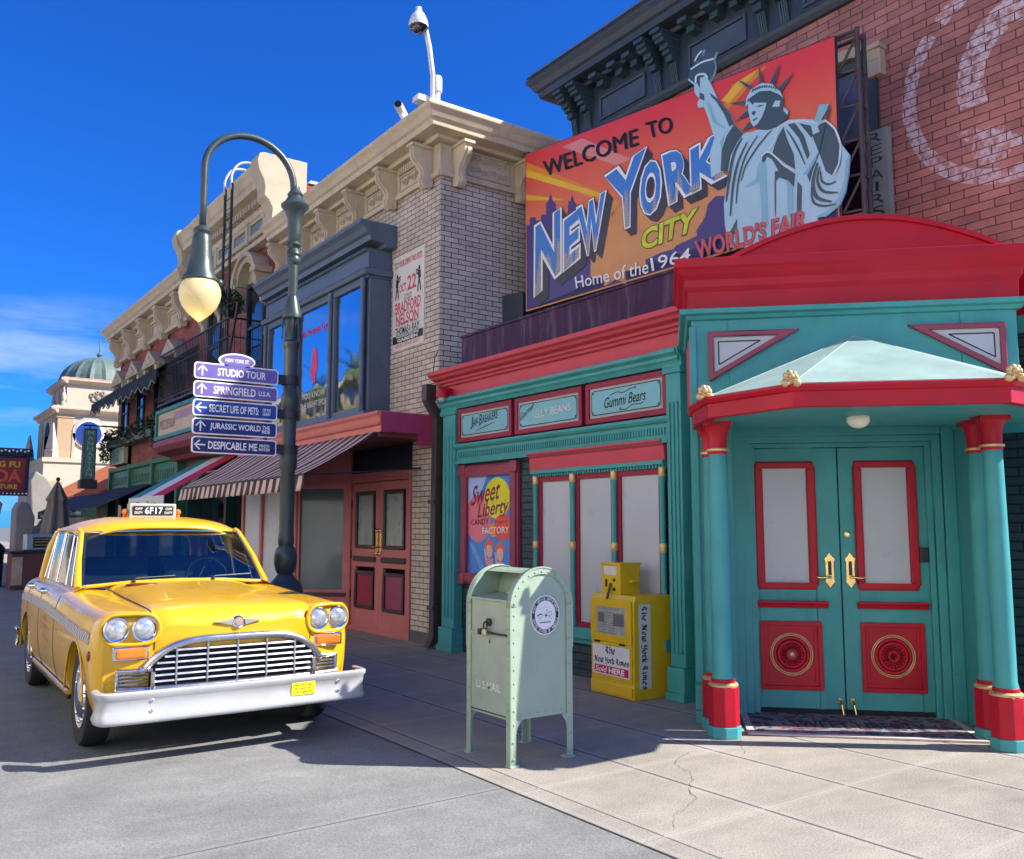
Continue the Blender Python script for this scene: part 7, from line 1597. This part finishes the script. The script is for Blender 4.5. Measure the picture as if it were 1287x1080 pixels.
b = MB(); b.box(NF, .22, .37, 1.0, 1.075, .035, .041); obj('price_label', b, M['offwhite'], ch_)
b = MB(); b.lathe(NF.p(.25,.96,.04), [(.014,0),(.014,.012)], 12, tuple(-fd_)); b.lathe(NF.p(.25,.88,.04), [(.016,0),(.016,.012)], 12, tuple(-fd_)); b.box(NF, .335, .35, .90, .96, .03, .041); b.tube([NF.p(.285,.93,.03), NF.p(.285,.80,-.02)], .012, 6); obj('coin_slot', b, M['black'], ch_)
# ================================================================== street lamp with shepherd's crook
LX, LY = 3.90, 9.83
sl_ = thing('street_lamp', 'grey green crook street lamp with a glowing acorn globe', 'street lamp', (LX,LY,0))
b = MB(); b.lathe((LX,LY,0), [(.24,0),(.24,.18),(.22,.24),(.21,.62),(.19,.70),(.21,.76),(.215,.82),(.19,.93),(.11,1.02),(.085,1.06),(.11,1.10),(.128,1.19),(.128,1.27),(.11,1.34),(.08,1.38),(.092,1.41),(.092,1.46),(.083,1.52),(.082,1.66)], 28); obj('base', b, M['lampm'], sl_, smooth=40)
b = MB(); b.lathe((LX,LY,1.64), [(.083,0),(.08,.6),(.10,.63),(.10,.78),(.08,.82),(.08,1.30),(.10,1.33),(.10,1.46),(.08,1.5),(.082,1.98),(.085,2.02),(.105,2.05),(.105,2.09),(.07,2.12),(.070,2.30),(.068,2.33),(.075,2.36),(.115,2.38),(.115,2.42),(.075,2.56),(.055,2.64)], 24)
b.lathe((LX,LY,4.26), [(.055,0),(.052,.40),(.072,.42),(.085,.46),(.07,.50),(.085,.53),(.075,.56),(.055,.60),(.085,.64),(.062,.68),(.075,.72),(.085,.84),(.078,.95),(.12,1.06),(.16,1.10),(.165,1.13),(.12,1.17),(.085,1.23),(.095,1.26),(.06,1.31),(.045,1.36)], 24)
for i in range(10): t_ = 2*math.pi*i/10; b.tube([(LX+.08*math.cos(t_),LY+.08*math.sin(t_),4.04),(LX+.105*math.cos(t_),LY+.105*math.sin(t_),4.0-.02),(LX+.115*math.cos(t_),LY+.115*math.sin(t_),3.78)], .012, 5)
obj('pole', b, M['lampm'], sl_, smooth=40)
ax0, ax1 = LX-.025, LX-1.07; ac = (ax0+ax1)/2; ar = (ax0-ax1)/2; az = 5.60
P = [(LX-.01,LY,5.50),(ax0,LY,5.60)]+[(ac+ar*math.cos(math.pi*i/28), LY, az+ar*math.sin(math.pi*i/28)*.94) for i in range(1,28)]+[(ax1,LY,az),(ax1,LY,5.2),(ax1-.0,LY,4.86)]
b = MB(); b.tube(P, .040, 12); obj('crook_arm', b, M['lampm'], sl_, smooth=True)
gx = ax1
b = MB(); b.lathe((gx,LY,4.86), [(.05,.06),(.085,.03),(.10,0),(.085,-.04),(.095,-.06),(.105,-.12),(.12,-.30),(.145,-.46),(.185,-.53),(.19,-.56),(.165,-.58)], 28); b.ball((gx+.20,LY-.02,4.30), .05, 10, 6); obj('shade_holder', b, M['lampm'], sl_, smooth=40)
gm_ = mat('warm_opal_glass', (.50,.43,.24), .25, var=.05); g_b = gm_.node_tree.nodes['Principled BSDF']; g_b.inputs['Emission Color'].default_value = (1,.74,.26,1); g_b.inputs['Emission Strength'].default_value = .10
b = MB(); b.lathe((gx,LY,4.28), [(.16,.02),(.19,-.01),(.218,-.07),(.226,-.13),(.214,-.20),(.180,-.28),(.128,-.345),(.066,-.40),(.018,-.438),(.001,-.445)], 32); obj('globe', b, gm_, sl_, smooth=True)
pl3 = bpy.data.lights.new('globe_light', 'POINT'); pl3.energy = 6; pl3.color = (1,.75,.35); pl3.shadow_soft_size = .2; plo = bpy.data.objects.new('globe_light', pl3); COL.objects.link(plo); plo.location = (gx,LY,3.6)
# ================================================================== direction sign on the lamp post
ds = thing('direction_sign', 'stack of purple and navy direction plates with white arrows clamped to the lamp post', 'sign', (3.28,LY,2.9))
M['lilac'] = mat('lilac_enamel', (.135,.10,.34), .35, var=.05); M['navy'] = mat('navy_enamel', (.012,.022,.155), .35, var=.06); M['cobalt'] = mat('cobalt_enamel', (.016,.05,.28), .35, var=.06); M['deepnavy'] = mat('dark_indigo_enamel', (.020,.018,.105), .35, var=.06)
def rrect(u0, u1, v0, v1, r_, k=5):
    P = []
    for cu, cv, a0 in ((u1-r_,v0+r_,-.5),(u1-r_,v1-r_,0),(u0+r_,v1-r_,.5),(u0+r_,v0+r_,1)):
        for i in range(k+1): t_ = math.pi*(a0+.5*i/k); P.append((cu+r_*math.cos(t_), cv+r_*math.sin(t_)))
    return P
px0, px1 = 2.775, 3.715
rows_ = [(3.195,3.375,'lilac','up',[('STUDIO TOUR',.555,.58,.085,0)],'topmost purple plate with an up arrow'), (2.995,3.170,'lilac','up',[('SPRINGFIELD',.475,.50,.090,0),('U.S.A.',.835,.15,.055,.0)],'second purple plate with an up arrow'), (2.790,2.970,'cobalt','left',[('SECRET',.30,.235,.085,0),('LIFE OF PETS:',.60,.34,.085,0),('OFF THE',.865,.10,.036,.018),('LEASH',.865,.09,.036,-.024)],'middle blue plate with a left arrow'), (2.590,2.765,'navy','up',[('JURASSIC WORLD',.50,.60,.085,0),('THE',.865,.09,.04,.022),('RIDE',.865,.10,.04,-.024)],'blue plate with an up arrow'), (2.385,2.565,'deepnavy','left',[('DESPICABLE ME',.475,.58,.085,0),('MINION',.85,.12,.036,.02),('MAYHEM',.85,.13,.036,-.022)],'lowest dark plate with a left arrow')]
py = LY-.10
for z0_, z1_, mm, arr, tx, lab in rows_:
    b = MB(); b.poly(XF, rrect(px0,px1,z0_,z1_,.035), py, py+.02); pn_ = obj('sign_plate', b, M['offwhite2'] if 'offwhite2' in M else M['white'], ds, label=lab)
    b = MB(); b.poly(XF, rrect(px0+.014,px1-.014,z0_+.014,z1_-.014,.026), py-.003, py+.001); obj('face', b, M[mm], pn_)
    b = MB(); zc_ = (z0_+z1_)/2; n_ = py-.0042; ax_ = px0+.085
    if arr == 'up': stroke(b, XF, [(ax_,zc_-.055),(ax_,zc_+.05)], .016, n_); stroke(b, XF, [(ax_-.05,zc_+.0),(ax_,zc_+.055),(ax_+.05,zc_+.0)], .016, n_)
    else: stroke(b, XF, [(ax_-.05,zc_),(ax_+.06,zc_)], .016, n_); stroke(b, XF, [(ax_,zc_+.05),(ax_-.055,zc_),(ax_,zc_-.05)], .016, n_)
    for s_, u, w_, h_, dv in tx: text(b, XF, s_, px0+u*(px1-px0)+.0, zc_+dv, w_*(px1-px0), h_, n_, .022)
    obj('lettering', b, M['white'], pn_)
b = MB(); ec = ((px0+px1)/2-.005, 3.405)
b.poly(XF, ell(ec[0],ec[1]+.02,.205,.085,32), py, py+.02); b.poly(XF, [(ec[0]-.19,3.37),(ec[0]+.19,3.37),(ec[0]+.15,3.40),(ec[0]-.15,3.40)], py+.001, py+.019); hp = obj('header_plate', b, M['white'], ds, label='oval purple header plate reading New York St')
b = MB(); b.poly(XF, ell(ec[0],ec[1]+.02,.185,.068,32), py-.003, py+.001); obj('face', b, M['lilac'], hp)
b = MB(); text(b, XF, 'NEW YORK ST.', ec[0], ec[1]+.02, .27, .042, py-.0042, .012); obj('lettering', b, M['white'], hp)
b = MB()
for x in (px0+.19, px1-.12): b.cut(); b.box(XF, x-.02, x+.02, 2.40, 3.36, py+.021, py+.035)
for z in (3.28, 2.88, 2.475): b.cut(); b.box(XF, px1-.16, LX-.06, z-.05, z+.05, py+.036, py+.12); b.lathe((LX,LY,z-.05), [(.105,0),(.105,.1)], 20)
obj('bracket', b, M['iron'], ds)
# ================================================================== cameras on the tan cornice
wc = mat('camera_white', (.66,.66,.64), .4, var=.06)
cmx, cmy = 5.93, 10.05
c1 = thing('dome_camera', 'white dome security camera hanging from a bent pole on the tan cornice corner', 'camera', (cmx,cmy,7.38))
b = MB(); b.box(WF, cmx-.20, cmx+.02, cmy+.08, cmy+.25, 7.38, 7.46); b.tube([(cmx,cmy+.05,7.4),(cmx,cmy+.05,7.75),(cmx-.06,cmy+.05,8.15),(cmx-.14,cmy+.05,8.45),(cmx-.23,cmy+.03,8.60)], .035, 10); b.lathe((cmx+.07,cmy+.06,7.40), [(.05,0),(.05,.12),(.075,.14),(.075,.34),(.065,.36)], 14); obj('pole', b, wc, c1, smooth=40)
b = MB(); hx_, hy_ = cmx-.25, cmy+.02; b.lathe((hx_,hy_,8.36), [(.13,0),(.135,.03),(.12,.10),(.085,.18),(.045,.22),(.04,.28),(.001,.30)], 20); obj('housing', b, wc, c1, smooth=40)
b = MB(); b.ball((hx_,hy_,8.355), .095, 16, 10); b.lathe((hx_,hy_,8.34), [(.128,.0),(.128,.03)], 20); obj('dome', b, M['darkglass'], c1, smooth=True)
c2 = thing('bullet_camera', 'small white bullet camera beside the dome camera on the cornice', 'camera', (5.8,10.9,7.4))
b = MB(); b.tube([(5.82,10.75,7.38),(5.80,10.75,7.47)], .02, 8); b.tube([(5.90,10.85,7.46),(5.70,10.66,7.50)], .06, 12); obj('housing', b, wc, c2, smooth=40)
b = MB(); b.tube([(5.705,10.665,7.50),(5.69,10.65,7.503)], .052, 12); obj('lens', b, M['black'], c2)
# ================================================================== across the street (mirrored in windows and car paint, bounces sun onto the fronts)
ob = thing('opposite_building', 'pale unseen building across the street, bouncing sunlight and mirrored in the bay window glass', 'building', (-9,14,0))
b = MB(); b.box(WF, -14, -8.9, -40, 13, 0, 12); b.box(WF, -14, -8.8, 13.4, 34, 0, 12); obj('wall', b, mat('pale_bounce_stucco', (.80,.75,.66), .85), ob)  # near wall made tall and pale to bounce sunlight onto the street fronts
b = MB(); b.box(WF, -14, -9.1, 34.4, 39, 0, 8.0); b.box(WF, -14, -9.0, 39, 70, 0, 9.4); obj('far_wall', b, mat('tan_stucco', (.34,.25,.14), .85, var=.2), ob)
b = MB()
for y in range(35,66,2):
    for z in (5.6, 7.0, 8.2): b.cut(); b.box(WF, -9.2, -8.85, y, y+.9, z, z+.8)
obj('upper_window', b, M['darkglass'], ob)
b = MB(); b.box(WF, -9.2, -8.6, 34.4, 70, 6.6, 6.8); b.box(WF, -9.2, -8.6, 39, 70, 9.2, 9.5); obj('string_course', b, M['stone_l'], ob)
b = MB()
for y in list(range(-4,12,4))+list(range(16,33,4))+list(range(38,58,5)):
    b.cut(); b.box(WF, -9.25, -8.72, y, y+1.0, 3.4, 5.0); b.cut(); b.box(WF, -9.25, -8.72, y-.2, y+1.2, .4, 2.3)
obj('window', b, M['darkglass'], ob)
b = MB(); b.box(WF, -9.3, -8.6, -40, 13, 11.9, 12.2); b.box(WF, -9.3, -8.4, 13.4, 34, 11.9, 12.2); obj('cornice', b, M['white'], ob)
def palm(x, y, h, lab, ps=.62):
    p_ = thing('palm_tree', lab, 'palm tree', (x,y,0), group='palms across the street')
    b = MB(); b.tube([(x,y,0),(x+.1,y,h*.5),(x,y+.1,h)], [.2,.15,.13], 10); obj('trunk', b, mat('palm_bark', (.16,.12,.08), .9), p_)
    b = MB()
    for i in range(34):
        t_ = random.uniform(0,2*math.pi); el_ = random.uniform(-.6,1.2); L0 = random.uniform(1.6,2.3)*ps; prev = Vector((x,y+.1,h)); d = Vector((math.cos(t_)*math.cos(el_), math.sin(t_)*math.cos(el_), math.sin(el_)))
        for k in range(9):
            nx = prev+d*(L0/9); d = (d+Vector((0,0,-.13))).normalized(); sd2 = d.cross(Vector((0,0,1)))
            if sd2.length < .01: sd2 = Vector((1,0,0))
            sd2.normalize(); w_ = .42*ps*math.sin(math.pi*(k+1.2)/10.5)
            for sg in (-1,1):
                for f in (0,.5): q = prev.lerp(nx,f); b.add([q, q+d*.05, q+d*.16+sd2*sg*w_+Vector((0,0,-.1*w_))], [(0,1,2)])
            prev = nx
    obj('crown', b, M['leaf2'], p_, fix=False)
palm(-5, 34.6, 8.3, 'tall palm mirrored in the bay window'); palm(-5.2, 36.2, 6.5, 'short palm across the street, mirrored low in the bay window'); palm(-4.8, 38.6, 8.0, 'slim palm across the street, mirrored beside the gym lettering'); palm(-5, 40, 6.0, 'lowest palm across the street, mirrored at the foot of the gym window')
for o in SC.objects:
    g_ = {'pylon_wall':'grey pylon walls', 'tree':'trees beyond the garden wall', 'street_lantern':'far street lanterns'}.get(o.name.split('.')[0])
    if g_ and o.parent is None: o['group'] = g_
bpy.context.view_layer.update()
